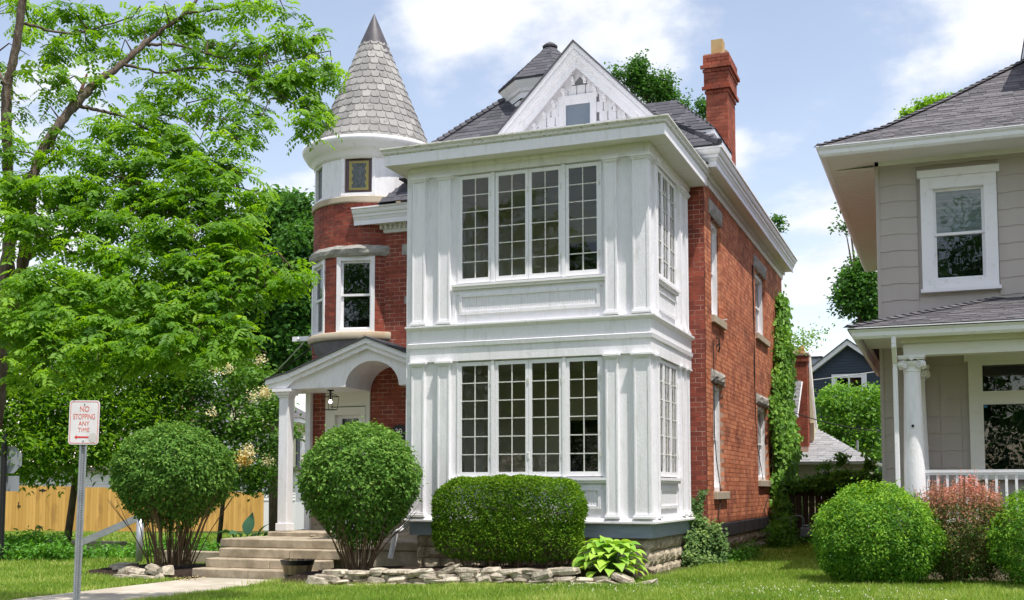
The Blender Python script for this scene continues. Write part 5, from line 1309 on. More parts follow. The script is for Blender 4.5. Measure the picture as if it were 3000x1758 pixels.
# ------------------------------------------------------------------ parking sign on its punched post
SGX, SGY = -3.86, -8.36
SG = empty('parking_sign', (SGX, SGY, -.15), 'white no stopping sign with red lettering on a punched steel post', 'sign')
ya = R(21.2 + 5); lean = R(.9)
SU = Vector((math.cos(ya), math.sin(ya), 0)); SNn = Vector((math.sin(ya), -math.cos(ya), 0)); SV = (Vector((0, 0, 1)) + Vector((.9323, .3616, 0)) * math.tan(lean)).normalized()
SW, SHh = .305, .457; sc0 = Vector((SGX, SGY, 2.045)) + Vector((.9323, .3616, 0)) * 0.005
def sgp(a, b, n): return sc0 + SU * a + SV * b + SNn * n
def rrect(w, h, r, n, seg=6):
    P = []
    for cx, cy, a0 in ((w / 2 - r, h / 2 - r, 0), (-w / 2 + r, h / 2 - r, 90), (-w / 2 + r, -h / 2 + r, 180), (w / 2 - r, -h / 2 + r, 270)):
        for i in range(seg + 1): t = R(a0 + 90 * i / seg); P.append((cx + r * math.cos(t), cy + r * math.sin(t)))
    return P
ol = rrect(SW, SHh, .035, 0); k = MB(); n_ = len(ol)
k.add([sgp(a, b, 0) for a, b in ol] + [sgp(a, b, -.003) for a, b in ol], [tuple(range(n_)), tuple(range(2 * n_ - 1, n_ - 1, -1))] + [(i, i + n_, (i + 1) % n_ + n_, (i + 1) % n_) for i in range(n_)])
plate = part('sign_plate', k, 'signwhite', SG)
o1, o2 = rrect(SW - .024, SHh - .024, .026, 0), rrect(SW - .035, SHh - .035, .021, 0); k = MB(); k.add([sgp(a, b, .0016) for a, b in o1] + [sgp(a, b, .0016) for a, b in o2], [(i, (i + 1) % n_, (i + 1) % n_ + n_, i + n_) for i in range(n_)])
part('sign_border', k, 'signred', plate)
Mx = Matrix((SU, SV, SNn)).transposed().to_euler()
def stext(body, z, size, sx): 
    o = text_mesh('sign_lettering', body, size, sgp(0.0, z, .0018), Mx, 'signred', plate, sx, extrude=.0004, off=.0); 
    o.scale = (sx, 1, 1); return o
stext('NO', .137, .080, .78); stext('STOPPING', .058, .080, .60); stext('ANY', -.012, .066, .82); stext('TIME', -.078, .062, .90)
k = MB(); az = -.152
k.add([sgp(-.092, az, .0018), sgp(-.064, az - .024, .0018), sgp(-.068, az - .008, .0018), sgp(.055, az - .008, .0018), sgp(.055, az + .008, .0018), sgp(-.068, az + .008, .0018), sgp(-.064, az + .024, .0018)], [(0, 1, 2, 3, 4, 5, 6)]); part('sign_arrow', k, 'arrowred', plate)
k = MB(); k.add([sgp(.092 + .041 * math.cos(t), -.157 + .049 * math.sin(t), .0019) for t in np.linspace(0, 2 * math.pi, 25)[:-1]], [tuple(range(24))]); part('worn_sticker', k, mat('worn_sticker', (.55, .53, .50), .7, ncol=(.66, .64, .63), nscale=60, nfac=.7), plate)
for z in (.19, -.19):
    k = MB(); k.tube([sgp(0, z, 0), sgp(0, z, .008)], .007, 8); part('bolt', k, 'galv', plate)
k = MB(); f0, f1 = -2.30, -.2; pu = SU
prof = [(-.030, -.006), (-.030, -.010), (-.019, -.010), (-.014, -.035), (.014, -.035), (.019, -.010), (.030, -.010), (.030, -.006), (.016, -.006), (.011, -.031), (-.011, -.031), (-.016, -.006)]
n_ = len(prof); k.add([sgp(a * 1.25, f0, b) for a, b in prof] + [sgp(a * 1.25, .21, b) for a, b in prof], [(i, (i + 1) % n_, (i + 1) % n_ + n_, i + n_) for i in range(n_)] + [tuple(range(n_ - 1, -1, -1))]); post = part('sign_post', k, 'galv', SG)
for i in range(70):
    b = -.245 - i * .0254
    k = MB(); k.add([sgp(.0052 * math.cos(t), b + .0052 * math.sin(t), -.0305) for t in np.linspace(0, 2 * math.pi, 9)[:-1]], [tuple(range(8))]); part('post_hole', k, 'hole', post)

# ------------------------------------------------------------------ stop sign seen from behind, on a black pole
SSx, SSy = -15.12, 1.68
SS = empty('stop_sign', (SSx, SSy, -.3), 'back of a grey stop sign on a black pole at the left edge', 'sign')
k = MB(); k.tube([(SSx, SSy, -.35), (SSx, SSy, 2.6)], .065, 12); part('pole', k, 'black', SS)
u2 = Vector((.9323, .3616, 0)); c0 = Vector((SSx, SSy, 2.02)) + u2 * .06 + Vector((-.36, .93, 0)) * .08
k = MB(); ot = [(.33 * math.cos(R(22.5 + 45 * i)), .33 * math.sin(R(22.5 + 45 * i))) for i in range(8)]; k.add([c0 + u2 * a + Vector((0, 0, b)) for a, b in ot] + [c0 + u2 * a + Vector((-.001, .004, b)) for a, b in ot], [tuple(range(8)), tuple(range(15, 7, -1))] + [(i, i + 8, (i + 1) % 8 + 8, (i + 1) % 8) for i in range(8)]); part('octagon_plate', k, 'signback', SS)
k = MB(); c1 = c0 + Vector((0, 0, -.52))
k.add([c1 + u2 * a + Vector((0, 0, b)) for a, b in ((-.22, -.18), (.26, -.18), (.26, .16), (-.22, .16))] + [c1 + u2 * a + Vector((-.002, .005, b)) for a, b in ((-.22, -.18), (.26, -.18), (.26, .16), (-.22, .16))], [(0, 1, 2, 3), (7, 6, 5, 4), (0, 4, 5, 1), (1, 5, 6, 2), (2, 6, 7, 3), (3, 7, 4, 0)]); part('lower_plate', k, 'signback', SS)

# ------------------------------------------------------------------ handrail
HRl = empty('handrail', (-11.67, 2.05, -.2), 'sloping galvanized handrail with post beside the left round shrub', 'handrail')
k = MB(); k.tube([(-11.67, 2.06, -.25), (-11.67, 2.06, .76)], .075, 12); part('post', k, 'galv', HRl, smooth=True)
k = MB(); a, b = Vector((-11.62, 2.08, .80)), Vector((-12.85, 1.6, .22)); d = (b - a).normalized(); up_ = Vector((0, 0, 1)); s_ = Vector((-d.y, d.x, 0)).normalized() * .03; up2 = s_.cross(d).normalized() * .07
if up2.z < 0: up2 = -up2
P = [a + s_ + up2, a - s_ + up2, a - s_ - up2, a + s_ - up2, b + s_ + up2, b - s_ + up2, b - s_ - up2, b + s_ - up2]; k.add(P, [(0, 1, 2, 3), (4, 7, 6, 5), (0, 4, 5, 1), (1, 5, 6, 2), (2, 6, 7, 3), (3, 7, 4, 0)]); part('rail', k, 'galv', HRl)
k = MB(); k.tube([(-12.85, 1.6, .24), (-12.85, 1.6, -.3)], .06, 10); part('post', k, 'galv', HRl, smooth=True)

# ------------------------------------------------------------------ yellow board fence
FA, FB = Vector((-37.0, 3.0, -.05)), Vector((-26.39, 28.7, -.58)); FA0 = Vector((-29.8, 16.0, -.25))
YF = empty('board_fence', (-28.1, 22.3, -.4), 'new yellow wood privacy fence running behind the left shrub', 'fence')
dirF = (FB - FA0); LF = dirF.length; dirF = dirF / LF
rot = math.atan2(dirF.y, dirF.x); t = -3.2; FBx = []
nrmF = Vector((dirF.y, -dirF.x, 0)).normalized()
if (Vector(CAMLOC) - FA0).dot(nrmF) < 0: nrmF = -nrmF
rot2 = math.atan2(nrmF.x, -nrmF.y)
while t < LF:
    w = .142; p = FA0 + dirF * (t + w / 2); hh = 1.84 + random.uniform(-.012, .012)
    FBx.append((p.x, p.y, p.z + hh / 2 - .03, w - .006, .02 + random.uniform(0, .008), hh, rot2, random.uniform(-.004, .004))); t += w
lay('fence_board', 'cedar', FBx, YF, 300)
k = MB()
for z in (.35, 1.5): 
    a, b = FA0 - dirF * 3.2 - nrmF * .05, FB - nrmF * .05; k.tube([a + Vector((0, 0, z)), b + Vector((0, 0, z))], .05, 4)
part('fence_rail', k, 'cedar', YF, kind='stuff')
for t_, z in ((1.75, 1.63), (1.65, .17)):
    p = FA0 + dirF * t_ + nrmF * .025; k = MB()
    for s in (-1, 1): k.add([p + Vector((0, 0, z + .05)), p + dirF * (.20 * s) + Vector((0, 0, z)), p + Vector((0, 0, z - .05))], [(0, 1, 2)])
    k.tube([p + Vector((0, 0, z - .07)), p + Vector((0, 0, z + .07))], .02, 6); part('gate_hinge', k, 'black', YF)
p = FA0 + dirF * .75 + nrmF * .03; k = MB(); k.tube([p + Vector((0, 0, .92)), p + Vector((0, 0, 1.15))], .018, 6); k.tube([p + Vector((0, 0, 1.0)) - dirF * .05, p + Vector((0, 0, 1.0)) + dirF * .09], .016, 6); part('gate_latch', k, 'black', YF)

# low block wall and timber edging in the left yard
BW = empty('block_wall', (-16.4, 6.0, -.3), 'low grey concrete block wall end in the left yard planting', 'wall')
for (x0, x1, z0, z1, y) in ((-18.4, -15.75, -.1, .0, 6.2), (-16.35, -15.75, -.42, -.1, 5.4), (-15.7, -15.1, -.25, -.09, 5.5), (-15.7, -15.1, -.42, -.26, 5.5)):
    k = MB(); k.box(x0, x1, y, y + .35, z0, z1); part('block', k, 'concrete', BW, bevel=.01)
for i, (x0, x1, y) in enumerate(((-14.4, -13.2, 3.3), (-12.4, -11.2, 3.4), (-17.5, -14.8, .3))):
    k = MB(); k.box(x0, x1, y, y + .18, -.27, -.205); thing('edging_stone', k, 'path', ('flat pale edging stone in the grass behind the sign post', 'flat pale edging stone in the grass left of the handrail post', 'long pale edging stone in the grass beside the black pole')[i], 'edging stone')
k = MB(); k.box(-11.3, -8.6, 2.3, 2.5, -.2, .06); thing('concrete_curb', k, 'concrete', 'low concrete curb behind the left round shrub', 'curb', bevel=.02)

# ------------------------------------------------------------------ side yard: dark fence, gas meter
DF = empty('board_fence', (1.9, 11.3, 0), 'dark weathered board fence overgrown with vines between the houses', 'fence'); B = []
x = .55; i = 0
while x < 3.4:
    w = .14; B.append((x + w / 2, 11.3 + random.uniform(-.01, .01), .78, w, .022, 1.56 + random.uniform(-.02, .02), 0, 0)); x += w + (.012 if i % 2 else .022); i += 1
lay('fence_board', 'darkwood', B, DF, 40)
k = MB(); k.box(.5, 3.4, 11.33, 11.38, .3, .4); k.box(.5, 3.4, 11.33, 11.38, 1.2, 1.3); part('fence_rail', k, 'darkwood', DF, kind='stuff')
GM = empty('gas_meter', (1.2, 10.3, 0), 'grey gas meter with bent pipe in the shade between the houses', 'gas meter')
mg = mat('meter_grey', (.16, .18, .20), .6)
MT['meter'] = mg
k = MB(); k.box(1.08, 1.36, 10.2, 10.4, .22, .46); k.tube([(1.22, 10.3, .46), (1.22, 10.3, .52)], .1, 12); part('meter_body', k, 'meter', GM, bevel=.03)
k = MB(); k.tube([(.86, 10.3, 0), (.86, 10.3, .62), (.90, 10.3, .70), (.98, 10.3, .73), (1.10, 10.3, .72), (1.16, 10.3, .66), (1.17, 10.3, .5)], .022, 8); k.tube([(.5, 10.3, .66), (.86, 10.3, .66)], .018, 6); part('pipe', k, 'meter', GM, smooth=True)
k = MB(); k.tube([(1.33, 10.3, .5), (1.45, 10.3, .5), (1.47, 10.3, .4), (1.47, 10.3, 0)], .022, 8); k.tube([(1.40, 10.3, .36), (1.52, 10.3, .36)], .04, 10); part('regulator_pipe', k, 'meter', GM, smooth=True)

# ------------------------------------------------------------------ wires
def wire(a, b, sag, r, m, label):
    a, b = Vector(a), Vector(b); k = MB(); k.tube([a.lerp(b, t) - Vector((0, 0, sag * 4 * t * (1 - t))) for t in np.linspace(0, 1, 14)], r, 5); thing('utility_wire', k, m, label, 'wire', base=tuple(a))
wire((-8.3, 3.6, 4.9), (-30, 30, 5.6), .5, .02, 'wire_lt', 'thin pale wire from the turret toward the dark trees')
wire((-8.2, 3.6, 4.6), (-26, 20, 4.3), .6, .022, 'wire', 'service wire running left from below the turret window')
wire((0.4, 13.2, 3.5), (3.5, 18, 3.1), .2, .014, 'wire', 'black wire crossing in front of the cream house chimney')
wire((-9.0, 22, 4.6), (8, 24, 6.3), .3, .016, 'wire_lt', 'pale wire crossing the blue house gable')
k = MB(); k.tube([(-8.3, 3.55, 4.62), (-8.62, 3.3, 4.60)], .05, 6); k.box(-8.75, -8.35, 3.3, 3.42, 4.56, 4.66); thing('wall_bracket', k, 'white2', 'pale service bracket sticking out left of the turret', 'bracket')
k = MB(); k.tube([cam_xy(-7.3, 21.8) + (1.95,), cam_xy(-5.6, 22) + (1.93,)], .02, 6); thing('dark_rail', k, 'wire', 'dark horizontal bar between sign and left shrub top', 'rail', base=cam_xy(-7.3, 21.8) + (1.95,)) if False else None
# ------------------------------------------------------------------ plants
WL = [
    [(-6.62, -6.88, 2.13, 0.115), (-6.53, -6.89, 2.99, 0.104), (-6.47, -6.89, 3.49, 0.094), (-6.46, -6.9, 4.04, 0.09), (-6.43, -6.9, 4.4, 0.079), (-6.42, -6.92, 4.94, 0.065), (-6.45, -6.98, 5.85, 0.062), (-6.44, -7.0, 6.4, 0.058), (-6.36, -6.98, 6.81, 0.054), (-6.24, -6.98, 7.58, 0.047), (-6.21, -6.97, 7.95, 0.04)] ,
    [(-6.36, -6.89, 3.49, 0.072), (-6.17, -7.0, 3.85, 0.068), (-6.02, -7.05, 4.3, 0.06), (-5.95, -7.06, 4.79, 0.057), (-5.93, -7.01, 5.35, 0.057), (-5.77, -6.83, 5.86, 0.059), (-5.65, -6.67, 6.19, 0.058), (-5.5, -6.46, 6.53, 0.048), (-5.33, -6.24, 6.8, 0.041), (-5.2, -5.96, 7.17, 0.034), (-5.07, -5.79, 7.39, 0.029), (-4.84, -5.56, 7.71, 0.023), (-4.71, -5.43, 8.02, 0.017)] ,
    [(-6.28, -6.9, 3.99, 0.047), (-5.96, -7.0, 4.25, 0.043), (-5.61, -7.04, 4.36, 0.035), (-5.28, -7.07, 4.41, 0.031), (-4.9, -7.1, 4.35, 0.031), (-4.64, -7.13, 4.4, 0.024), (-4.38, -6.98, 4.58, 0.015), (-4.16, -6.84, 4.68, 0.01)] ,
    [(-5.69, -6.63, 6.2, 0.025), (-5.36, -6.55, 6.1, 0.02), (-5.06, -6.48, 6.01, 0.018), (-4.77, -6.44, 5.84, 0.014), (-4.49, -6.4, 5.71, 0.013), (-4.06, -6.33, 5.5, 0.009), (-3.77, -6.37, 5.19, 0.007)] ,
    [(-5.31, -6.21, 6.81, 0.022), (-5.04, -6.14, 6.74, 0.017), (-4.82, -6.07, 6.69, 0.015), (-4.49, -5.92, 6.75, 0.015), (-4.07, -5.77, 6.72, 0.011), (-3.77, -5.7, 6.63, 0.009), (-3.36, -5.65, 6.38, 0.007), (-2.98, -5.64, 6.07, 0.005)] ,
    [(-5.12, -6.0, 7.13, 0.021), (-4.81, -5.88, 7.13, 0.017), (-4.43, -5.78, 7.01, 0.015), (-4.12, -5.71, 6.9, 0.011), (-3.85, -5.65, 6.81, 0.009), (-3.51, -5.5, 6.85, 0.007), (-3.09, -5.28, 6.97, 0.006)] ,
    [(-4.8, -5.66, 7.63, 0.021), (-4.6, -5.57, 7.67, 0.017), (-4.36, -5.45, 7.72, 0.013), (-4.07, -5.29, 7.86, 0.01), (-3.71, -5.15, 7.89, 0.008)] ,
    [(-6.11, -7.09, 7.14, 0.022), (-6.03, -6.76, 7.16, 0.016), (-5.95, -6.45, 7.23, 0.015), (-5.85, -6.1, 7.43, 0.011), (-5.49, -5.86, 7.61, 0.008)] ,
    [(-6.15, -6.94, 5.21, 0.018), (-5.63, -6.83, 5.55, 0.018), (-5.32, -6.82, 5.37, 0.016), (-4.96, -6.86, 5.18, 0.012), (-4.57, -6.81, 5.01, 0.009)] ,
    [(-6.15, -6.85, 4.1, 0.016), (-5.73, -7.16, 3.62, 0.014), (-5.2, -7.64, 3.05, 0.01), (-4.62, -8.14, 2.64, 0.008), (-4.41, -8.08, 2.36, 0.005)] ,
    [(-5.97, -6.8, 4.24, 0.018), (-5.42, -7.13, 3.89, 0.016), (-4.77, -7.55, 3.6, 0.012), (-4.34, -7.69, 3.39, 0.006)] ,
    [(-4.79, -7.23, 4.29, 0.017), (-4.48, -7.24, 4.04, 0.013), (-4.27, -7.28, 3.81, 0.01), (-3.87, -7.35, 3.41, 0.008), (-3.47, -7.45, 2.99, 0.005)] ,
    [(-4.8, -7.61, 3.59, 0.011), (-4.42, -7.65, 3.27, 0.01), (-4.15, -7.71, 2.99, 0.008), (-4.0, -7.74, 2.63, 0.005)] ,
    [(-6.35, -7.12, 6.39, 0.016), (-6.75, -6.92, 6.73, 0.015), (-7.29, -6.76, 7.18, 0.009)] ,
    [(-4.7, -6.81, 5.02, 0.012), (-4.37, -6.79, 4.82, 0.01), (-3.9, -6.75, 4.54, 0.009), (-3.4, -6.64, 4.39, 0.007), (-3.03, -6.7, 4.0, 0.005)] ,
    [(-5.69, -6.57, 6.34, 0.022), (-5.7, -6.51, 6.47, 0.02), (-5.71, -6.43, 6.66, 0.013)] ,
    [(-4.83, -6.48, 5.82, 0.009), (-4.63, -6.3, 6.03, 0.007), (-4.33, -6.22, 5.94, 0.007), (-3.94, -6.27, 5.52, 0.005), (-3.53, -6.36, 5.02, 0.005)] ,
]
WC = [(-6.96, -6.38, 7.71, 0.42, 0.23, 22), (-6.35, -6.19, 7.61, 0.42, 0.23, 34), (-5.94, -6.01, 7.66, 0.38, 0.21, 26), (-6.31, -6.42, 7.09, 0.41, 0.21, 24), (-6.64, -6.57, 7.04, 0.26, 0.23, 10), (-5.81, -6.18, 7.18, 0.34, 0.19, 14), (-5.43, -5.81, 7.66, 0.31, 0.19, 20), (-5.13, -5.72, 7.61, 0.27, 0.21, 22), (-4.86, -5.7, 7.42, 0.3, 0.17, 18), (-4.63, -5.52, 7.61, 0.31, 0.19, 24), (-4.3, -5.35, 7.71, 0.31, 0.19, 22), (-3.96, -5.18, 7.78, 0.31, 0.14, 16), (-3.67, -5.07, 7.78, 0.23, 0.11, 10), (-4.66, -5.83, 6.99, 0.34, 0.17, 22), (-4.37, -5.62, 7.18, 0.3, 0.17, 20), (-4.07, -5.53, 7.13, 0.3, 0.19, 26), (-3.78, -5.44, 7.09, 0.3, 0.23, 32), (-3.53, -5.28, 7.23, 0.27, 0.19, 24), (-3.27, -5.2, 7.18, 0.23, 0.17, 18), (-3.09, -5.08, 7.27, 0.13, 0.13, 7), (-3.52, -5.54, 6.67, 0.3, 0.2, 34), (-3.21, -5.49, 6.53, 0.26, 0.22, 36), (-3.04, -5.35, 6.67, 0.22, 0.2, 26), (-2.87, -5.32, 6.6, 0.13, 0.1, 8), (-2.81, -5.23, 6.74, 0.07, 0.07, 3), (-3.78, -5.68, 6.57, 0.3, 0.18, 22), (-4.16, -5.77, 6.71, 0.3, 0.17, 14), (-2.91, -5.55, 6.17, 0.2, 0.2, 28), (-3.02, -5.71, 5.95, 0.18, 0.13, 16), (-2.81, -5.65, 5.9, 0.16, 0.13, 14), (-3.69, -5.81, 6.26, 0.26, 0.18, 16), (-3.46, -5.88, 5.95, 0.22, 0.18, 16), (-3.5, -6.05, 5.64, 0.16, 0.14, 12), (-4.93, -5.95, 6.94, 0.3, 0.17, 12), (-5.45, -6.11, 7.04, 0.23, 0.19, 10), (-5.38, -5.97, 7.27, 0.19, 0.15, 8), (-4.99, -6.2, 6.48, 0.37, 0.2, 20), (-4.55, -6.07, 6.39, 0.33, 0.22, 22), (-4.66, -6.25, 6.12, 0.33, 0.18, 26), (-4.18, -5.98, 6.3, 0.33, 0.22, 22), (-3.8, -6.01, 5.95, 0.29, 0.22, 22), (-6.45, -6.83, 6.35, 0.22, 0.29, 10), (-6.22, -6.68, 6.48, 0.26, 0.22, 8), (-6.0, -6.57, 6.53, 0.22, 0.22, 16), (-5.8, -6.58, 6.35, 0.15, 0.22, 14), (-5.44, -6.42, 6.39, 0.26, 0.22, 12), (-6.02, -6.83, 6.03, 0.33, 0.22, 10), (-5.35, -6.66, 5.86, 0.32, 0.22, 24), (-5.01, -6.57, 5.77, 0.36, 0.22, 34), (-4.6, -6.43, 5.73, 0.39, 0.21, 50), (-4.22, -6.36, 5.6, 0.39, 0.21, 54), (-3.86, -6.26, 5.51, 0.35, 0.21, 44), (-3.58, -6.29, 5.26, 0.25, 0.18, 26), (-3.39, -6.26, 5.18, 0.14, 0.14, 10), (-6.18, -7.16, 5.51, 0.21, 0.21, 20), (-5.71, -6.98, 5.51, 0.28, 0.14, 22), (-5.25, -6.89, 5.34, 0.39, 0.21, 44), (-4.83, -6.77, 5.26, 0.39, 0.21, 56), (-4.43, -6.62, 5.26, 0.39, 0.21, 60), (-4.01, -6.5, 5.18, 0.38, 0.21, 60), (-3.63, -6.45, 5.01, 0.31, 0.21, 44), (-5.9, -7.33, 5.01, 0.28, 0.24, 40), (-5.49, -7.19, 4.97, 0.38, 0.21, 50), (-5.09, -7.06, 4.93, 0.38, 0.21, 60), (-4.67, -6.94, 4.85, 0.38, 0.21, 60), (-4.27, -6.81, 4.8, 0.38, 0.21, 60), (-3.87, -6.68, 4.76, 0.38, 0.21, 60), (-3.52, -6.59, 4.68, 0.31, 0.21, 40), (-3.26, -6.44, 4.76, 0.21, 0.17, 22), (-3.14, -6.33, 4.89, 0.16, 0.1, 8), (-5.69, -7.52, 4.52, 0.31, 0.2, 40), (-5.29, -7.39, 4.48, 0.37, 0.2, 40), (-4.96, -7.19, 4.6, 0.31, 0.17, 30), (-4.47, -7.12, 4.41, 0.37, 0.2, 50), (-4.04, -6.97, 4.37, 0.37, 0.2, 60), (-3.65, -6.85, 4.33, 0.37, 0.2, 60), (-3.29, -6.73, 4.29, 0.3, 0.2, 40), (-3.07, -6.6, 4.37, 0.2, 0.17, 22), (-5.37, -7.56, 4.25, 0.27, 0.17, 26), (-4.73, -7.43, 4.06, 0.37, 0.2, 36), (-4.33, -7.32, 3.98, 0.36, 0.2, 44), (-3.91, -7.18, 3.94, 0.36, 0.2, 56), (-3.49, -7.04, 3.9, 0.36, 0.2, 60), (-3.16, -6.91, 3.9, 0.3, 0.2, 44), (-2.86, -6.77, 3.94, 0.23, 0.17, 26), (-4.96, -7.7, 3.75, 0.36, 0.2, 34), (-4.49, -7.59, 3.64, 0.36, 0.2, 40), (-4.06, -7.47, 3.57, 0.36, 0.19, 48), (-3.68, -7.35, 3.53, 0.36, 0.19, 52), (-3.29, -7.19, 3.53, 0.36, 0.19, 52), (-2.97, -7.05, 3.57, 0.26, 0.19, 36), (-2.75, -6.93, 3.61, 0.16, 0.13, 14), (-2.51, -6.77, 3.72, 0.2, 0.15, 16), (-2.34, -6.68, 3.75, 0.16, 0.13, 14), (-5.29, -7.88, 3.68, 0.23, 0.23, 16), (-4.9, -8.0, 3.24, 0.35, 0.22, 28), (-4.47, -7.86, 3.21, 0.38, 0.19, 36), (-4.04, -7.72, 3.17, 0.35, 0.19, 44), (-3.65, -7.57, 3.17, 0.35, 0.19, 48), (-3.27, -7.42, 3.17, 0.35, 0.19, 44), (-2.94, -7.24, 3.24, 0.25, 0.16, 26), (-4.46, -8.11, 2.83, 0.37, 0.19, 26), (-4.04, -7.97, 2.79, 0.37, 0.19, 30), (-3.65, -7.8, 2.83, 0.34, 0.19, 34), (-3.31, -7.65, 2.86, 0.31, 0.19, 34), (-2.98, -7.49, 2.9, 0.28, 0.16, 30), (-2.71, -7.3, 3.03, 0.22, 0.13, 20), (-2.57, -7.34, 2.9, 0.16, 0.12, 12), (-6.06, -7.34, 5.09, 0.17, 0.21, 14), (-5.89, -7.46, 4.76, 0.17, 0.21, 16), (-5.15, -7.89, 3.57, 0.23, 0.16, 16), (-5.13, -8.02, 3.35, 0.22, 0.19, 18), (-4.77, -8.09, 3.03, 0.25, 0.16, 18), (-4.94, -8.21, 2.97, 0.22, 0.19, 18), (-4.66, -7.75, 3.5, 0.26, 0.16, 18), (-4.74, -8.23, 2.64, 0.28, 0.16, 16), (-4.33, -8.07, 2.58, 0.28, 0.16, 16), (-6.71, -6.73, 6.76, 0.19, 0.22, 8), (-6.66, -6.42, 7.37, 0.27, 0.19, 10), (-5.87, -6.27, 7.04, 0.3, 0.19, 12), (-6.4, -7.04, 5.9, 0.18, 0.22, 10), (-5.88, -6.95, 5.69, 0.21, 0.18, 10)]
MAPLE = [(-18.42, 17.94, 11.11, 1.14, 0.91, 9), (-19.85, 18.49, 10.73, 1.24, 1.09, 9), (-17.35, 17.37, 10.0, 0.89, 1.04, 9), (-18.06, 17.16, 9.11, 1.41, 1.04, 12), (-20.47, 18.37, 9.18, 1.24, 1.09, 10), (-17.4, 17.49, 8.22, 0.89, 1.18, 10), (-19.22, 17.9, 7.79, 1.52, 1.06, 12), (-17.58, 17.55, 6.6, 0.89, 1.04, 10), (-19.4, 17.95, 6.28, 1.36, 1.06, 11), (-21.7, 19.11, 7.46, 1.43, 1.27, 10), (-22.21, 19.74, 10.51, 0.97, 0.97, 6), (-19.09, 18.67, 12.12, 0.7, 0.54, 5), (-17.91, 18.09, 11.72, 0.61, 0.61, 4)]
LEFTTREE = [(-16.3, 3.06, 5.68, 0.88, 0.68, 10), (-16.03, 4.22, 6.04, 1.01, 0.71, 11), (-15.59, 5.45, 6.21, 1.05, 0.73, 11), (-15.17, 6.69, 6.16, 0.97, 0.76, 10), (-15.56, 2.38, 4.4, 0.84, 0.75, 12), (-15.33, 3.53, 4.61, 0.97, 0.78, 13), (-14.93, 4.75, 4.73, 1.01, 0.81, 13), (-14.46, 6.0, 4.75, 1.05, 0.84, 12), (-15.59, 2.46, 3.28, 0.84, 0.66, 12), (-15.27, 3.64, 3.45, 0.97, 0.68, 13), (-14.87, 4.87, 3.42, 1.01, 0.71, 12), (-14.59, 6.05, 3.5, 0.94, 0.63, 9), (-15.44, 2.59, 2.34, 0.84, 0.56, 11), (-15.12, 3.78, 2.48, 0.88, 0.58, 9), (-14.72, 5.02, 2.32, 0.71, 0.51, 7), (-15.86, 3.55, 1.79, 0.78, 0.29, 4), (-15.01, 7.85, 5.88, 0.9, 0.78, 9), (-14.96, 8.86, 6.95, 0.81, 0.69, 7), (-14.51, 7.07, 4.65, 0.76, 0.65, 7)]
LILAC = [(-13.89, 6.29, 3.92, 0.73, 0.52, 8), (-13.01, 6.61, 4.23, 0.84, 0.52, 9), (-12.8, 7.76, 4.22, 0.65, 0.54, 7), (-13.62, 6.46, 3.08, 0.84, 0.63, 9), (-12.74, 6.8, 3.18, 0.84, 0.63, 10), (-12.07, 7.08, 2.87, 0.63, 0.63, 8), (-12.29, 7.07, 2.04, 0.73, 0.52, 8), (-14.07, 7.42, 2.38, 0.65, 0.43, 4), (-11.77, 6.76, 1.61, 0.36, 0.36, 4), (-11.74, 7.16, 3.5, 0.29, 0.31, 3), (-10.73, 6.53, 2.8, 0.26, 0.12, 1.2), (-12.59, 6.99, 1.51, 0.52, 0.31, 3), (-13.39, 7.48, 4.87, 0.65, 0.43, 5)]
FLOW = [(-11.62, 5.91, 2.29, 0.01, 0.01, 3), (-11.72, 5.88, 2.09, 0.01, 0.01, 4), (-11.19, 5.95, 3.75, 0.01, 0.01, 3), (-12.43, 5.51, 3.25, 0.01, 0.01, 1), (-12.01, 5.59, 4.35, 0.01, 0.01, 1), (-12.31, 5.47, 4.35, 0.01, 0.01, 1), (-11.28, 5.86, 4.55, 0.01, 0.01, 1), (-11.16, 6.1, 2.06, 0.01, 0.01, 1), (-13.1, 5.15, 4.6, 0.01, 0.01, 1), (-11.44, 5.86, 3.65, 0.01, 0.01, 1)]
RTREE = [(1.14, 20.7, 4.29, 0.67, 0.47, 8), (1.82, 20.98, 4.09, 0.67, 0.6, 8), (0.81, 20.63, 3.49, 0.53, 0.6, 8), (1.43, 20.89, 3.29, 0.8, 0.67, 9), (2.18, 21.18, 3.29, 0.4, 0.67, 5), (1.16, 20.83, 2.69, 0.67, 0.4, 5), (1.9, 21.15, 2.36, 0.6, 0.67, 7), (2.27, 21.13, 4.29, 0.33, 0.47, 4)]
FARTREE_A = [(-5.11, 18.47, 15.24, 0.3, 0.41, 4), (-4.91, 18.52, 15.52, 0.19, 0.34, 3), (-4.73, 18.64, 14.9, 0.41, 0.38, 5), (-4.35, 18.8, 14.77, 0.36, 0.38, 4), (-4.09, 18.88, 14.97, 0.14, 0.34, 2), (-4.04, 18.94, 14.56, 0.22, 0.25, 3), (-3.54, 19.16, 14.22, 0.14, 0.19, 1), (-5.62, 18.26, 15.31, 0.19, 0.16, 1), (-2.96, 19.39, 14.15, 0.11, 0.41, 2)]
FARTREE_B = [(1.23, 28.92, 9.54, 0.73, 0.65, 7), (1.67, 29.14, 8.89, 0.49, 0.81, 5), (0.99, 28.87, 8.89, 0.65, 0.57, 5), (1.56, 28.99, 10.19, 0.49, 0.49, 3), (1.8, 29.25, 8.08, 0.49, 0.49, 3), (0.84, 28.58, 11.81, 0.23, 0.13, 0.4), (0.94, 28.54, 12.78, 0.16, 0.13, 0.4)]
FARTREE_C = [(3.5, 24.01, 14.61, 0.36, 0.2, 3), (4.05, 24.2, 14.94, 0.43, 0.2, 3), (4.73, 24.44, 15.18, 0.38, 0.14, 2), (4.46, 24.36, 14.9, 0.58, 0.29, 2)]
TWIG = [(-1.01, 22.56, 10.79, 0.2, 0.26, 1.2)]
def nrm(a): return a / np.maximum(np.linalg.norm(a, axis=-1, keepdims=True), 1e-9)
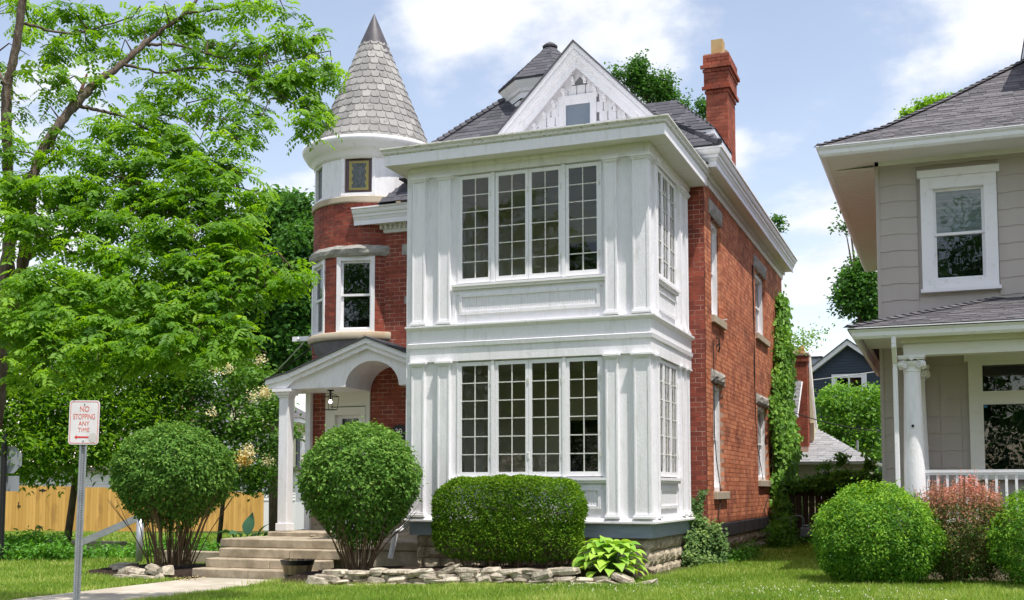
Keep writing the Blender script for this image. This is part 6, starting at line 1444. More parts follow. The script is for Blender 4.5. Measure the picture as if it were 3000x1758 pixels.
def leaf_quads(P, N, D, L, Wd, fold=0.25):
    """diamond leaves: base P, unit normals N, directions D, lengths L, widths Wd"""
    S_ = nrm(np.cross(N, D)); L = L[:, None]; Wd = Wd[:, None]
    mid = P + D * L * .45
    V = np.stack([P, mid - S_ * Wd * .5 + N * Wd * fold * .5, P + D * L - N * L * .12, mid + S_ * Wd * .5 + N * Wd * fold * .5], 1)
    n = len(P); b = 4 * np.arange(n)[:, None]
    F = np.concatenate([b + [0, 1, 2], b + [0, 2, 3]], 1).reshape(-1, 3)
    return V.reshape(-1, 3), F
def rand_unit(n): return nrm(rng.normal(size=(n, 3)))
def foliage(name, P, mat_, parent, size, aspect=.55, up=.5, out=None, outw=0.0, droop=.3, tint=None, kind=None, jitter=.35, fold=.25):
    n = len(P); N = rand_unit(n) * 1.0; N[:, 2] = np.abs(N[:, 2]); N = nrm(N * (1 - up * .5) + np.array([0, 0, up]))
    if out is not None: N = nrm(N * (1 - outw) + out * outw + rng.normal(size=(n, 3)) * .15)
    r = rand_unit(n); D = r - N * (r * N).sum(1, keepdims=True)
    if out is not None: D = D + out * .5
    D[:, 2] -= droop; D = nrm(D - N * (D * N).sum(1, keepdims=True) * .8)
    L = size * (1 + rng.uniform(-jitter, jitter, n))
    V, F = leaf_quads(P, N, D, L, L * aspect, fold)
    if tint is None: tint = rng.uniform(.1, .9, n)
    tint = np.clip(tint, 0, 1)
    o = link(name, np_mesh(name, V, F, mat_, np.repeat(tint, 4)), parent)
    if kind: o['kind'] = kind
    return o
def clumped(blobs, per, csize, leaves, flat=.6, deep=1.0, shell=.0):
    """leaf points in small clumps spread through ellipsoids; returns points and a tone per leaf"""
    PP, TT = [], []
    for (x, y, z, rx, rz, n) in blobs:
        k = max(1, int(n * per)); u = rand_unit(k) * (rng.uniform(shell, 1, (k, 1)) ** (1 / 3 if shell == 0 else .5))
        c = np.array([x, y, z]) + u * np.array([rx, rx * deep, rz])
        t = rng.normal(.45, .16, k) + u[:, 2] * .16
        m = int(leaves); q = np.repeat(c, m, 0) + rng.normal(size=(k * m, 3)) * np.array([csize, csize, csize * flat])
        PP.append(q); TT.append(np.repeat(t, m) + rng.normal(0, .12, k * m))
    return np.concatenate(PP), np.concatenate(TT)
def smooth(pts, n=6):
    """catmull-rom through (x,y,z,r)"""
    p = np.array(pts, float); p = np.vstack([2 * p[0] - p[1], p, 2 * p[-1] - p[-2]]); out = []
    for i in range(1, len(p) - 2):
        for k in range(n):
            t = k / n; a, b, c, d = p[i - 1], p[i], p[i + 1], p[i + 2]
            out.append(.5 * ((2 * b) + (-a + c) * t + (2 * a - 5 * b + 4 * c - d) * t * t + (-a + 3 * b - 3 * c + d) * t ** 3))
    out.append(p[-2]); return np.array(out)

# ---- the big street tree at the left
WT = empty('walnut_tree', (-6.7, -6.8, -.15), 'large black walnut tree with forked trunk and arching limbs at the left edge', 'tree')
limbs = [smooth(l) for l in WL]; br_pts = np.concatenate([l[:, :3] for l in limbs]); br_rad = np.concatenate([l[:, 3] for l in limbs])
k = MB(); rr = random.Random(5)
for i, l in enumerate(limbs[:2]): k.tube(l[:, :3] + rng.normal(0, .006, (len(l), 3)), [max(.006, r * (1 + rr.uniform(-.09, .09))) for r in l[:, 3]], 12)
part('trunk', k, 'bark', WT, smooth=True)
for i, l in enumerate(limbs[2:-2]):
    k = MB(); k.tube(l[:, :3] + rng.normal(0, .006, (len(l), 3)), [max(.005, r * (1 + rr.uniform(-.1, .1))) for r in l[:, 3]], 8); part('limb', k, 'bark', WT, smooth=True)
k = MB(); l = limbs[-2]; k.tube(l[:, :3], l[:, 3], 8); part('broken_stub', k, mat('broken_wood', (.16, .06, .035), .9, ncol=(.08, .04, .03), nscale=20), WT)
k = MB(); l = limbs[-1]; k.tube(l[:, :3], [max(.005, r) for r in l[:, 3]], 6); part('limb', k, 'bark', WT, smooth=True)
k = MB(); CP, CD, CT = [], [], []
def nearest(c, rmin=.0):
    d = np.linalg.norm(br_pts - c, axis=1) + (br_pts[:, 2] > c[2] + .6) * .4; return br_pts[np.argmin(d)], br_rad[np.argmin(d)]
for (x, y, z, rx, rz, n) in WC:
    c = np.array([x, y, z]); a, ra = nearest(c); n = max(2, int(n * (.27 if z > 6.1 else (.24 if z > 5.2 else .26) if z > 4.3 else .32)))
    mid = (a + c) / 2 + np.array([0, 0, .12]) + rng.normal(0, .05, 3)
    if np.linalg.norm(a - c) > .08: k.tube([a, mid, c, c + (c - mid) * .5], [min(ra, .014), .009, .006, .003], 5)
    for _ in range(n):
        u = rand_unit(1)[0] * rng.uniform(.15, 1) ** .5; q = c + u * np.array([rx * .93, rx * 1.0, rz * .95])
        if rng.random() < .34:
            s = (mid if rng.random() < .5 else c) + rng.normal(0, .03, 3); m2 = (s + q) / 2 + np.array([0, 0, .04]) + rng.normal(0, .025, 3); k.tube([s, m2, q], [.005, .0035, .0022], 3, cap=False)
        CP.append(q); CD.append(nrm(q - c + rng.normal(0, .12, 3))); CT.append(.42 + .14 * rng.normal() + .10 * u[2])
part('branches', k, 'twig', WT, kind='stuff')
CP, CD, CT = np.array(CP), np.array(CD), np.array(CT)
per = 9; m_ = len(CP) * per; base = np.repeat(CP, per, 0) + rng.normal(0, .055, (m_, 3)); az = rng.uniform(0, 2 * math.pi, m_)
D = np.stack([np.cos(az), np.sin(az), rng.uniform(-.25, .35, m_)], 1) + np.repeat(CD, per, 0) * .3; D = nrm(D); Lc = rng.uniform(.13, .23, m_)
side = nrm(np.cross(D, np.array([0, 0, 1.])) + rng.normal(0, .25, (m_, 3))); tc_ = np.repeat(CT, per) + rng.normal(0, .10, m_)
LP, LN, LD, LL, LT = [], [], [], [], []
ts = np.linspace(.2, .95, 5)
for j, t in enumerate(ts):
    p = base + D * (Lc * t)[:, None]; p[:, 2] -= Lc * .45 * t * t; tang = D.copy(); tang[:, 2] -= .9 * t; tang = nrm(tang)
    up_n = nrm(np.cross(side, tang)); up_n *= np.sign(up_n[:, 2:3] + 1e-6)
    ln = Lc * (.40 - .10 * abs(t - .55)) 
    for s_ in (-1, 1):
        d = nrm(side * s_ * .9 + tang * .5 + np.array([0, 0, -.22]) + rng.normal(0, .1, (m_, 3)))
        LP.append(p); LD.append(d); LN.append(nrm(up_n + rng.normal(0, .12, (m_, 3)))); LL.append(ln * rng.uniform(.85, 1.1, m_)); LT.append(tc_ + rng.normal(0, .05, m_))
LP, LN, LD, LL, LT = map(np.concatenate, (LP, LN, LD, LL, LT))
V, F = leaf_quads(LP, LN, LD, LL, LL * .50, .15)
link('crown', np_mesh('crown', V, F, 'walnut', np.repeat(np.clip(LT, 0, 1), 4)), WT)

def tree(name, label, blobs, base, m, per, csize, nl, size, trunk_r=.2, group=None, up=.4, deep=1.1, aspect=.6, shell=.35, bark='bark', flat=.6, cat='tree', droop=.3, inner=0.0):
    T = empty(name, base, label, cat, group)
    c = np.array([b[:3] for b in blobs]); top = c[np.argmax(c[:, 2])]
    k = MB(); bx_, by__, bz_ = base; zt = bz_ + (c[:, 2].mean() - bz_) * .9; cen = c[:, :2].mean(0)
    k.tube([(bx_, by__, bz_ - .2), (bx_ + (cen[0] - bx_) * .3, by__ + (cen[1] - by__) * .3, bz_ + (zt - bz_) * .5), (cen[0], cen[1], zt)], [trunk_r, trunk_r * .8, trunk_r * .5], 9)
    part('trunk', k, bark, T, smooth=True)
    k = MB()
    for b in blobs:
        if b[2] < bz_ + 3.2: continue
        b_ = np.array(b[:3]); s = np.array([cen[0], cen[1], min(zt, max(bz_ + .3, b_[2] - .5 * np.linalg.norm(b_[:2] - cen)))]); m2 = (s + b_) / 2 + rng.normal(0, .1, 3) * b[3]
        k.tube([s, m2, b_], [trunk_r * .35, trunk_r * .2, trunk_r * .07], 5)
        for _ in range(5):
            u = rand_unit(1)[0]; q = b_ + u * np.array([b[3], b[3], b[4]]) * .85; k.tube([b_, (b_ + q) / 2 + rng.normal(0, .05, 3), q], [trunk_r * .08, trunk_r * .05, trunk_r * .03], 4, cap=False)
    part('limbs', k, bark, T)
    P, t = clumped(blobs, per, csize, nl, flat, deep, shell)
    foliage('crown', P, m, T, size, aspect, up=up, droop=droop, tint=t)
    return T
tree('maple_tree', 'tall dense dark green maple behind and left of the turret', MAPLE, (-19.5, 19.5, -.5), 'maple', 13, .26, 26, .21, .35)
tree('ash_tree', 'broad fresh green tree filling the left background above the yellow fence', LEFTTREE, (-15.95, 4.5, -.3), 'walnut', 14, .22, 20, .15, .10, deep=1.3, aspect=.4)
LT_ = tree('lilac_tree', 'japanese tree lilac with cream flower clusters beside the portico column', LILAC, (-13.75, 7.7, -.3), 'lilac', 10, .17, 16, .12, .07, bark='bark')
for (x, y, z, a, b, n) in FLOW:
    n = int(n * 80); P = np.array([x, y, z]) + rng.normal(0, 1, (n, 3)) * np.array([.10, .08, .09]) * (.75 + .12 * (n / 130)); foliage('flower_cluster', P, 'flower', LT_, .05, .8, up=.3, kind='stuff', tint=rng.uniform(.2, 1, n) - (.6 if n > 300 else 0))
tree('leafy_tree', 'bright bushy young tree in front of the dark blue house', RTREE, (2.2, 19.5, 0), 'vine', 9, .17, 20, .13, .07)
FT = 'trees rising behind the roofs'
tree('distant_tree', 'feathery tree top showing above the roof between gable and chimney', FARTREE_A, (-4.5, 18.8, 0), 'maple', 14, .13, 22, .11, .15, FT, flat=1.2)
tree('distant_tree', 'leafy tree showing left of the grey house under its eave', FARTREE_B, (1.5, 29, 0), 'maple', 14, .22, 22, .17, .2, FT)
tree('distant_tree', 'light green tree tips peeking over the grey house roof slope', FARTREE_C, (6.5, 25.3, 0), 'walnut', 14, .13, 16, .12, .15, FT)
tree('distant_tree', 'single leafy sprig poking out past the brick house eave', TWIG, (-1.6, 22.8, 0), 'maple', 16, .11, 24, .11, .04, FT)

# ---- round shrubs
def shrub(label, cx, cy, zc, r, rz, zb, n, size, m, stems, base_r, name='round_shrub', cat='shrub', group=None, fringe=.12, lump=.05, yf=1.0, up=.15, tmean=.45, seed=0, lower=0.0):
    S_ = empty(name, (cx, cy, zb), label, cat, group)
    u = rand_unit(n); ph = rng.uniform(0, 6, 6)
    lumpf = 1 + lump * (np.sin(u[:, 0] * 5 + ph[0]) * np.sin(u[:, 1] * 6 + ph[1]) + np.sin(u[:, 2] * 7 + ph[2]) * np.cos(u[:, 0] * 9 + ph[3]) * .7)
    inner = rng.random(n) < .3
    rad = np.where(inner, rng.uniform(.55, .95, n), 1 - np.abs(rng.normal(0, fringe * .55, n)) + (rng.random(n) < .05) * rng.uniform(0, .13, n))
    nz = np.sin(u[:, 0] * 13 + ph[0]) * np.sin(u[:, 1] * 12 + ph[4]) + np.sin(u[:, 2] * 15 + ph[5]) * np.sin(u[:, 0] * 8 + u[:, 1] * 9)
    rad = rad * lumpf * (1 + .028 * nz)
    gap = (nz < -.9) & (rng.random(n) < .45); rad = np.where(gap, rad * .86, rad)
    P = np.array([cx, cy, zc]) + u * rad[:, None] * np.array([r, r * yf, rz])
    if lower:   # taper the underside toward the stems
        below = np.clip((zc - P[:, 2]) / rz, 0, 1); P[:, 0] = cx + (P[:, 0] - cx) * (1 - lower * below ** 2); P[:, 1] = cy + (P[:, 1] - cy) * (1 - lower * below ** 2)
        P[:, 2] -= below * rz * .16; keep = rng.random(n) > np.clip(below * 1.15 - .25, 0, .9); P, u = P[keep], u[keep]; n = len(P)
    P = P[:, :]; cl = (np.sin(P[:, 0] * 23 + 1) + np.sin(P[:, 1] * 19 + 2) + np.sin(P[:, 2] * 27)) * .06
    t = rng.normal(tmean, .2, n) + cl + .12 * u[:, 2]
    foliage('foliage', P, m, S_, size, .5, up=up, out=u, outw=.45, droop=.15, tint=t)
    k = MB()
    for i in range(stems):
        a = rng.uniform(0, 2 * math.pi); b0 = base_r * rng.uniform(.2, 1); e = rng.uniform(.3, .92)
        b = (cx + b0 * math.cos(a), cy + b0 * math.sin(a), zb - .05); tz = zc + rz * (rng.uniform(-.3, .3) - max(0, e - .6) * 1.3)
        tpt = (cx + r * e * math.cos(a + rng.normal(0, .25)), cy + r * e * math.sin(a + rng.normal(0, .25)), tz); mid = ((b[0] * .55 + tpt[0] * .45) + rng.normal(0, .03), (b[1] * .55 + tpt[1] * .45) + rng.normal(0, .03), b[2] + (tpt[2] - b[2]) * .5)
        k.tube([b, mid, tpt], [rng.uniform(.010, .018), .009, .005], 5)
        for q_ in range(2):
            k.tube([mid, tuple(np.array(tpt) + rng.normal(0, .09, 3))], [.006, .003], 4, cap=False)
    if stems: part('stems', k, 'bark_light', S_)
    return S_
shrub('large round clipped shrub on bare flared stems left of the steps', -9.22, -.05, 1.66, 1.14, .93, .0, 26000, .078, 'bush', 64, .42, lower=.35, tmean=.42, yf=.9)
shrub('round clipped shrub in front of the portico and sunroom corner', -4.58, -1.18, 1.50, 1.00, .93, .08, 25000, .070, 'bush', 44, .26, lower=.42, tmean=.46, yf=.92)
GBsh = 'shrubs in front of the grey house'
shrub('bright green rounded bush nearest the white porch downspout', 3.46, -.45, .66, .90, .78, -.02, 40000, .044, 'bright', 14, .3, name='round_bush', cat='bush', group=GBsh, fringe=.16, lump=.07, tmean=.48)
shrub('bright green rounded bush cut off by the right picture edge', 5.80, -.45, .66, .86, .80, -.02, 26000, .044, 'bright', 10, .3, name='round_bush', cat='bush', group=GBsh, fringe=.16, lump=.07, tmean=.48)
# barberry between them
BB = empty('barberry_bush', (4.5, -.15, 0), 'red and bronze barberry bush between the two bright green bushes', 'bush')
n = 26000; u = rand_unit(n); rad = rng.uniform(.5, 1.0, n) ** .6; P = np.array([4.60, -.1, .76]) + u * rad[:, None] * np.array([.76, .5, .72]) * (1 + .12 * np.sin(u[:, :1] * 9) * np.sin(u[:, 2:] * 8)); sp_ = np.sin(P[:, 0] * 31) * np.sin(P[:, 1] * 27 + P[:, 0] * 9); P[:, 2] += np.clip(sp_, 0, 1) * rng.uniform(0, .22, n) * (P[:, 2] > 1.0)
ht = np.clip((P[:, 2] - .75) / .75, 0, 1)
foliage('foliage', P, 'barberry', BB, .034, .55, up=.2, out=u, outw=.3, tint=ht * .62 + rng.normal(0, .2, n) + .12)
low = rng.random(n) < .35; Pl = P[low].copy(); Pl[:, 2] -= .12
foliage('green_foliage', Pl[Pl[:, 2] < 1.15], 'maple', BB, .034, .55, up=.2, tint=rng.uniform(.3, .9, (Pl[:, 2] < 1.15).sum()))
k = MB()
for i in range(26):
    a = rng.uniform(0, 6.28); k.tube([(4.5 + .1 * math.cos(a), -.1 + .1 * math.sin(a), -.05), (4.5 + .35 * math.cos(a), -.1 + .3 * math.sin(a), .6), (4.5 + .55 * math.cos(a), -.1 + .42 * math.sin(a), 1.2 + rng.uniform(0, .35))], [.008, .006, .003], 4)
part('stems', k, 'bark_light', BB)
# ---- box hedge
HG = empty('box_hedge', (-2.05, -.75, .1), 'square clipped boxwood hedge under the lower sunroom windows', 'hedge')
n = 62000; ex = np.array([1.235, .42, .66]); c = np.array([-2.125, -.74, .90]); u = rand_unit(n); p_ = 5.0
f = (np.abs(u[:, 0]) ** p_ + np.abs(u[:, 1] * 1.0) ** p_ + np.abs(u[:, 2]) ** p_) ** (-1 / p_)
v = u * np.array([1.6, .75, .95]); v = nrm(v); f = (np.abs(v[:, 0] / ex[0]) ** p_ + np.abs(v[:, 1] / ex[1]) ** p_ + np.abs(v[:, 2] / ex[2]) ** p_) ** (-1 / p_)
rad = np.where(rng.random(n) < .25, rng.uniform(.7, .97, n), 1 - np.abs(rng.normal(0, .035, n)) + (rng.random(n) < .03) * rng.uniform(0, .03, n))
lm = 1 + .03 * (np.sin(v[:, 0] * 14 + 1) * np.sin(v[:, 2] * 11) + np.sin(v[:, 0] * 31) * .5)
P = c + v * (f * rad * lm)[:, None]
out = np.stack([np.sign(v[:, 0]) * np.abs(v[:, 0] * f / ex[0]) ** 4, np.sign(v[:, 1]) * np.abs(v[:, 1] * f / ex[1]) ** 4, np.sign(v[:, 2]) * np.abs(v[:, 2] * f / ex[2]) ** 4], 1); out = nrm(out + 1e-3)
nz = np.sin(P[:, 0] * 9.5 + 1) * np.sin(P[:, 2] * 11) + np.sin(P[:, 0] * 17 + P[:, 2] * 6); bot = (rng.random(n) < np.clip((.62 - P[:, 2]) / .5, 0, .8)) | ((nz < -1.1) & (rng.random(n) < .55)); P, out = P[~bot], out[~bot]; n = len(P)
cl = (np.sin(P[:, 0] * 17) + np.sin(P[:, 2] * 21 + P[:, 0] * 5)) * .06
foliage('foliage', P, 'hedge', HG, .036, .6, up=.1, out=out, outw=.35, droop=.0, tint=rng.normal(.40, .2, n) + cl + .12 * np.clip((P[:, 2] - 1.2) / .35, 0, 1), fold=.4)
k = MB()
for i in range(80):
    x = rng.uniform(-3.1, -1.0); y = rng.uniform(-1.0, -.5); k.tube([(x * .8 - .4, y, .02), (x, y + rng.normal(0, .05), .4), (x + rng.normal(0, .12), y + rng.normal(0, .1), 1.1)], [.012, .008, .004], 4)
part('stems', k, 'bark_light', HG)

# ---- hosta and other broad leaves
def broad_leaf(base, az, length, width, rise, bend, roll=0.0, cup=.18):
    k = MB(); n = 6; d = Vector((math.cos(az), math.sin(az), 0)); s_ = Vector((-d.y, d.x, 0)); pos = Vector(base); ang = rise; rows = []
    prof = [.28, .78, 1.0, .92, .66, .32, .03]
    for i in range(n + 1):
        w = width / 2 * prof[i]; t = d * math.cos(ang) + Vector((0, 0, math.sin(ang))); nn = -d * math.sin(ang) + Vector((0, 0, math.cos(ang)))
        sr = (s_ * math.cos(roll) + nn * math.sin(roll)); rows.append([pos - sr * w + nn * w * cup, pos - nn * .0, pos + sr * w + nn * w * cup]); pos = pos + t * (length / n); ang -= bend / n
    for r in rows: k.v += [tuple(p) for p in r]
    for i in range(n):
        for j in range(2): a = i * 3 + j; k.f.append((a, a + 1, a + 4, a + 3))
    return k
def hosta(label, cx, cy, zb, r, h, n, ll, m, name='hosta_plant'):
    T = empty(name, (cx, cy, zb), label, 'plant'); st = MB()
    for i in range(n):
        f = (i + .5) / n; a = i * 2.39996; rr_ = r * .80 * math.sqrt(f); z = zb + h * (1 - f ** 1.4) * .82 + .05
        b = (cx + rr_ * math.cos(a) * .86, cy + rr_ * math.sin(a) * .75, z); L = ll * random.uniform(.8, 1.15)
        kk = broad_leaf(b, a + random.uniform(-.35, .35), L, L * random.uniform(.62, .78), R(38) * (1 - f * .8) + random.uniform(-.15, .2), R(random.uniform(70, 115)), random.uniform(-.3, .3))
        part('leaf', kk, m, T, smooth=True); st.tube([(cx + .03 * math.cos(a), cy + .03 * math.sin(a), zb - .02), ((cx + b[0]) / 2, (cy + b[1]) / 2, z + .02), b], .006, 4, cap=False)
    part('stalks', st, 'vine', T)
    return T
hosta('yellow green hosta with broad leaves at the right end of the stone border', -.20, -1.62, .12, .60, .48, 84, .26, 'hosta')
T = empty('broadleaf_plant', (-10.35, 4.05, -.25), 'large dark leaved plant by the yellow fence end and portico column', 'plant')
for (x, y, z, az, L, rise, bend) in ((-10.35, 4.1, .12, 1.6, .55, 1.4, .5), (-10.2, 4.0, .0, -.2, .42, .9, 1.3), (-10.6, 4.0, .1, 3.0, .45, .6, 1.2), (-10.0, 4.0, .12, .3, .42, 1.1, .9), (-10.75, 4.1, .1, 3.6, .4, .6, 1.2), (-10.4, 3.9, .1, -1.7, .4, .7, 1.4), (-9.9, 4.1, .1, 0, .36, .6, 1.1)):
    part('leaf', broad_leaf((x, y, z + .22), az, L, L * .62, rise, bend, random.uniform(-.3, .3)), 'hosta_dark', T, smooth=True)
    k = MB(); k.tube([(-10.35, 4.05, -.25), (x, y, z + .24)], .02, 5); part('stalk', k, 'vine', T)

# ---- ivy and vines
IV = empty('wall_vine', (.5, 12, 0), 'tall column of green vine climbing the rear corner of the brick side wall', 'vine')
n = 26000; z = rng.uniform(0, 1, n) ** .85 * 6.35; w = np.clip(1 - (z / 6.5) ** 3, .12, 1)
thick = .12 + .52 * np.clip(1 - z / 7.0, 0, 1) * (.75 + .25 * np.sin(z * 3.1)); cY = 12.2 + .5 * np.clip((z - 3) / 3, 0, 1)
half = (1.65 + .25 * np.sin(z * 2.3)) * (np.clip(1 - (z / 6.6) ** 2.2, .14, 1))
yy = rng.uniform(-1, 1, n); Y = cY + yy * half; Xo = .33 + thick * (1 - yy ** 2 * .5) * rng.uniform(.25, 1.05, n)
P = np.stack([Xo, Y, z], 1) + rng.normal(0, 1, (n, 3)) * np.array([.03, .10, .08]) * (1 + 1.6 * (rng.random((n, 1)) < .08)); hole = (np.sin(P[:, 1] * 5 + P[:, 2] * 2.1) * np.sin(P[:, 2] * 4.3 - P[:, 1]) < -.45) & (rng.random(n) < .75); P = P[~hole]; n = len(P); z = P[:, 2]; out = np.tile(np.array([.8, -.55, .1]), (n, 1)); out = nrm(out + rng.normal(0, .25, (n, 3)))
foliage('foliage', P, 'vine', IV, .115, .85, up=0, out=out, outw=.8, droop=.9, tint=rng.normal(.42, .2, n) + .08 * np.sin(z * 6) + .06 * (z / 6))
nn_ = 700; P = np.array([.8, 12.6, 5.2]) + rng.normal(0, 1, (nn_, 3)) * np.array([.35, .3, .16]); P[:, 2] += (P[:, 0] - .8) * .4
foliage('spray', P, 'vine', IV, .09, .5, up=.4, tint=rng.normal(.6, .15, nn_), kind='stuff')
k = MB()
for i in range(14):
    y0 = 11.6 + rng.uniform(-.6, .9); k.tube([(.36, y0, -.05), (.38, y0 + rng.normal(0, .2), 1.5), (.36, y0 + rng.normal(0, .3), 3.2), (.34, 12.5 + rng.normal(0, .2), 5.2)], [.02, .014, .01, .005], 5)
part('stems', k, 'bark', IV)
LI = empty('ground_ivy', (.2, 2.9, 0), 'low ivy spilling over the foundation where sunroom meets brick corner', 'ivy')
bl = [(.12, 2.85, .42, .28, .30, 24), (.06, 2.5, .28, .13, .26, 12), (.40, 2.98, .40, .18, .32, 14), (.42, 3.3, .25, .14, .26, 10), (.10, 2.9, .72, .16, .12, 6), (.32, 2.7, .10, .34, .09, 10), (.10, 2.25, .12, .12, .12, 6)]
P, t = clumped(bl, 3.0, .06, 26, .9, .7, .3); P[:, 0] = np.maximum(P[:, 0], .06); P[:, 1] = np.where(P[:, 0] < .3, np.minimum(P[:, 1], 2.97), P[:, 1]); P[:, 2] = np.maximum(P[:, 2], .02)
foliage('foliage', P, 'ivy', LI, .055, .85, up=.15, out=np.tile([.3, -.9, .3], (len(P), 1)), outw=.5, droop=.3, tint=t)
for (x0, x1, z1, yy_) in ((.10, .24, 1.35, 3.0), (.05, .06, 1.2, 2.99)):
    tt = rng.uniform(0, 1, 260); P = np.stack([x0 + (x1 - x0) * tt + rng.normal(0, .03, 260), np.full(260, yy_) - rng.uniform(.0, .04, 260), .65 + (z1 - .65) * tt], 1)
    foliage('strand', P, 'ivy', LI, .06, .8, up=0, out=np.tile([.2, -1., .1], (260, 1)), outw=.7, droop=.4, tint=rng.normal(.45, .2, 260))
k = MB(); k.tube([(.16, 2.93, 0), (.15, 2.96, .5), (.13, 2.98, 1.0)], .012, 5); k.tube([(.40, 2.96, 0), (.38, 2.99, .6)], .014, 5); part('stems', k, 'bark', LI)
FV = empty('fence_vine', (1.8, 11.1, 1.4), 'dark tangled vine covering the top of the weathered board fence', 'vine')
P, t = clumped([(.9, 11.1, 1.45, .4, .12, 8), (1.4, 11.05, 1.5, .45, .16, 12), (1.9, 11.0, 1.6, .45, .2, 14), (2.4, 11.0, 1.6, .45, .22, 14), (2.9, 11.0, 1.5, .4, .3, 12), (2.2, 11.0, 1.2, .3, .25, 8), (2.9, 11, 1.0, .3, .3, 8), (2.0, 11.2, 2.1, .12, .2, 2.5), (1.6, 11.2, 1.95, .1, .16, 1.5), (2.6, 11.2, 2.1, .1, .25, 2.5)], 3, .07, 22, .8, .5)
foliage('foliage', P, 'lilac', FV, .10, .85, up=.35, droop=.5, tint=t)
k = MB()
for i in range(8): x = rng.uniform(1.0, 3.0); k.tube([(x, 11.2, 0), (x + rng.normal(0, .1), 11.15, .9), (x + rng.normal(0, .2), 11.1, 1.6)], .012, 4)
part('stems', k, 'bark', FV)

# ---- low plants
def lowplants(name, label, bl, m, size, per=3, cs=.08, nl=20, aspect=.5, cat='plants', stuff=True, up=.4):
    P, t = clumped(bl, per, cs, nl, .7, .9, .0); P[:, 2] = np.maximum(P[:, 2], gz(P[:, 0], P[:, 1]) + .01)
    V0 = np.array(bl)[:, :3].mean(0); T = empty(name, (V0[0], V0[1], float(gz(V0[0], V0[1]))), label, cat) if not stuff else None
    o = foliage('foliage' if T else name, P, m, T, size, aspect, up=up, tint=t, kind='stuff' if stuff else None)
    if stuff: o['label'] = label; o['category'] = cat
    else:
        k = MB()
        for b in bl: k.tube([(b[0], b[1], float(gz(b[0], b[1])) - .05), (b[0] + .02, b[1], b[2])], .02, 5)
        part('stems', k, 'bark_light', T)
def L_(*pts): return [(x, y, float(gz(x, y)) + h, rx, rz, n) for x, y, h, rx, rz, n in pts]
lowplants('ground_cover', 'leafy ground cover growing across the left yard behind the sign', L_((-15.5, 2.2, .2, .9, .22, 26), (-14.6, 2.5, .15, .9, .2, 26), (-16.5, 2.6, .25, .9, .25, 22), (-13.6, 3.8, .12, 1.0, .14, 20), (-12.6, 4.6, .15, 1.0, .15, 20), (-15.8, 3.4, .35, .7, .22, 14), (-17.8, 3.6, .25, 1.0, .2, 18), (-13.2, 5.5, .2, 1.0, .2, 18), (-18.8, 6.5, .15, 1.2, .2, 14)), 'cover', .11, cs=.12)
lowplants('weeds', 'green weeds along the stone foundation of the side wall', L_((.75, 4.2, .12, .25, .14, 8), (.6, 5.6, .15, .2, .16, 6), (.75, 8.8, .3, .3, .35, 12), (.8, 9.6, .35, .3, .4, 12), (.6, 3.6, .1, .3, .1, 8), (1.6, 10.6, .12, .7, .14, 12), (2.8, 10.8, .2, .6, .2, 12)), 'cover', .085, cs=.07, nl=16)
lowplants('shrub', 'dark green shrub past the fence end behind the portico column', L_((-15.0, 17.8, .6, .6, .7, 14), (-14.4, 17.6, .5, .5, .6, 10), (-14.2, 18.2, 1.0, .5, .5, 10)), 'bush', .10, cat='shrub', stuff=False)
lowplants('shrub', 'red leaved shrub seen behind the portico near its back pilaster', L_((-10.4, 10.8, .5, .35, .6, 12)), 'barberry', .09, cat='shrub', stuff=False)
lowplants('shrub', 'feathery light green plant behind the portico column', L_((-11.2, 10.4, .5, .35, .5, 10), (-11.0, 10.2, .9, .25, .35, 6)), 'cover', .12, aspect=.2, cat='shrub', stuff=False)

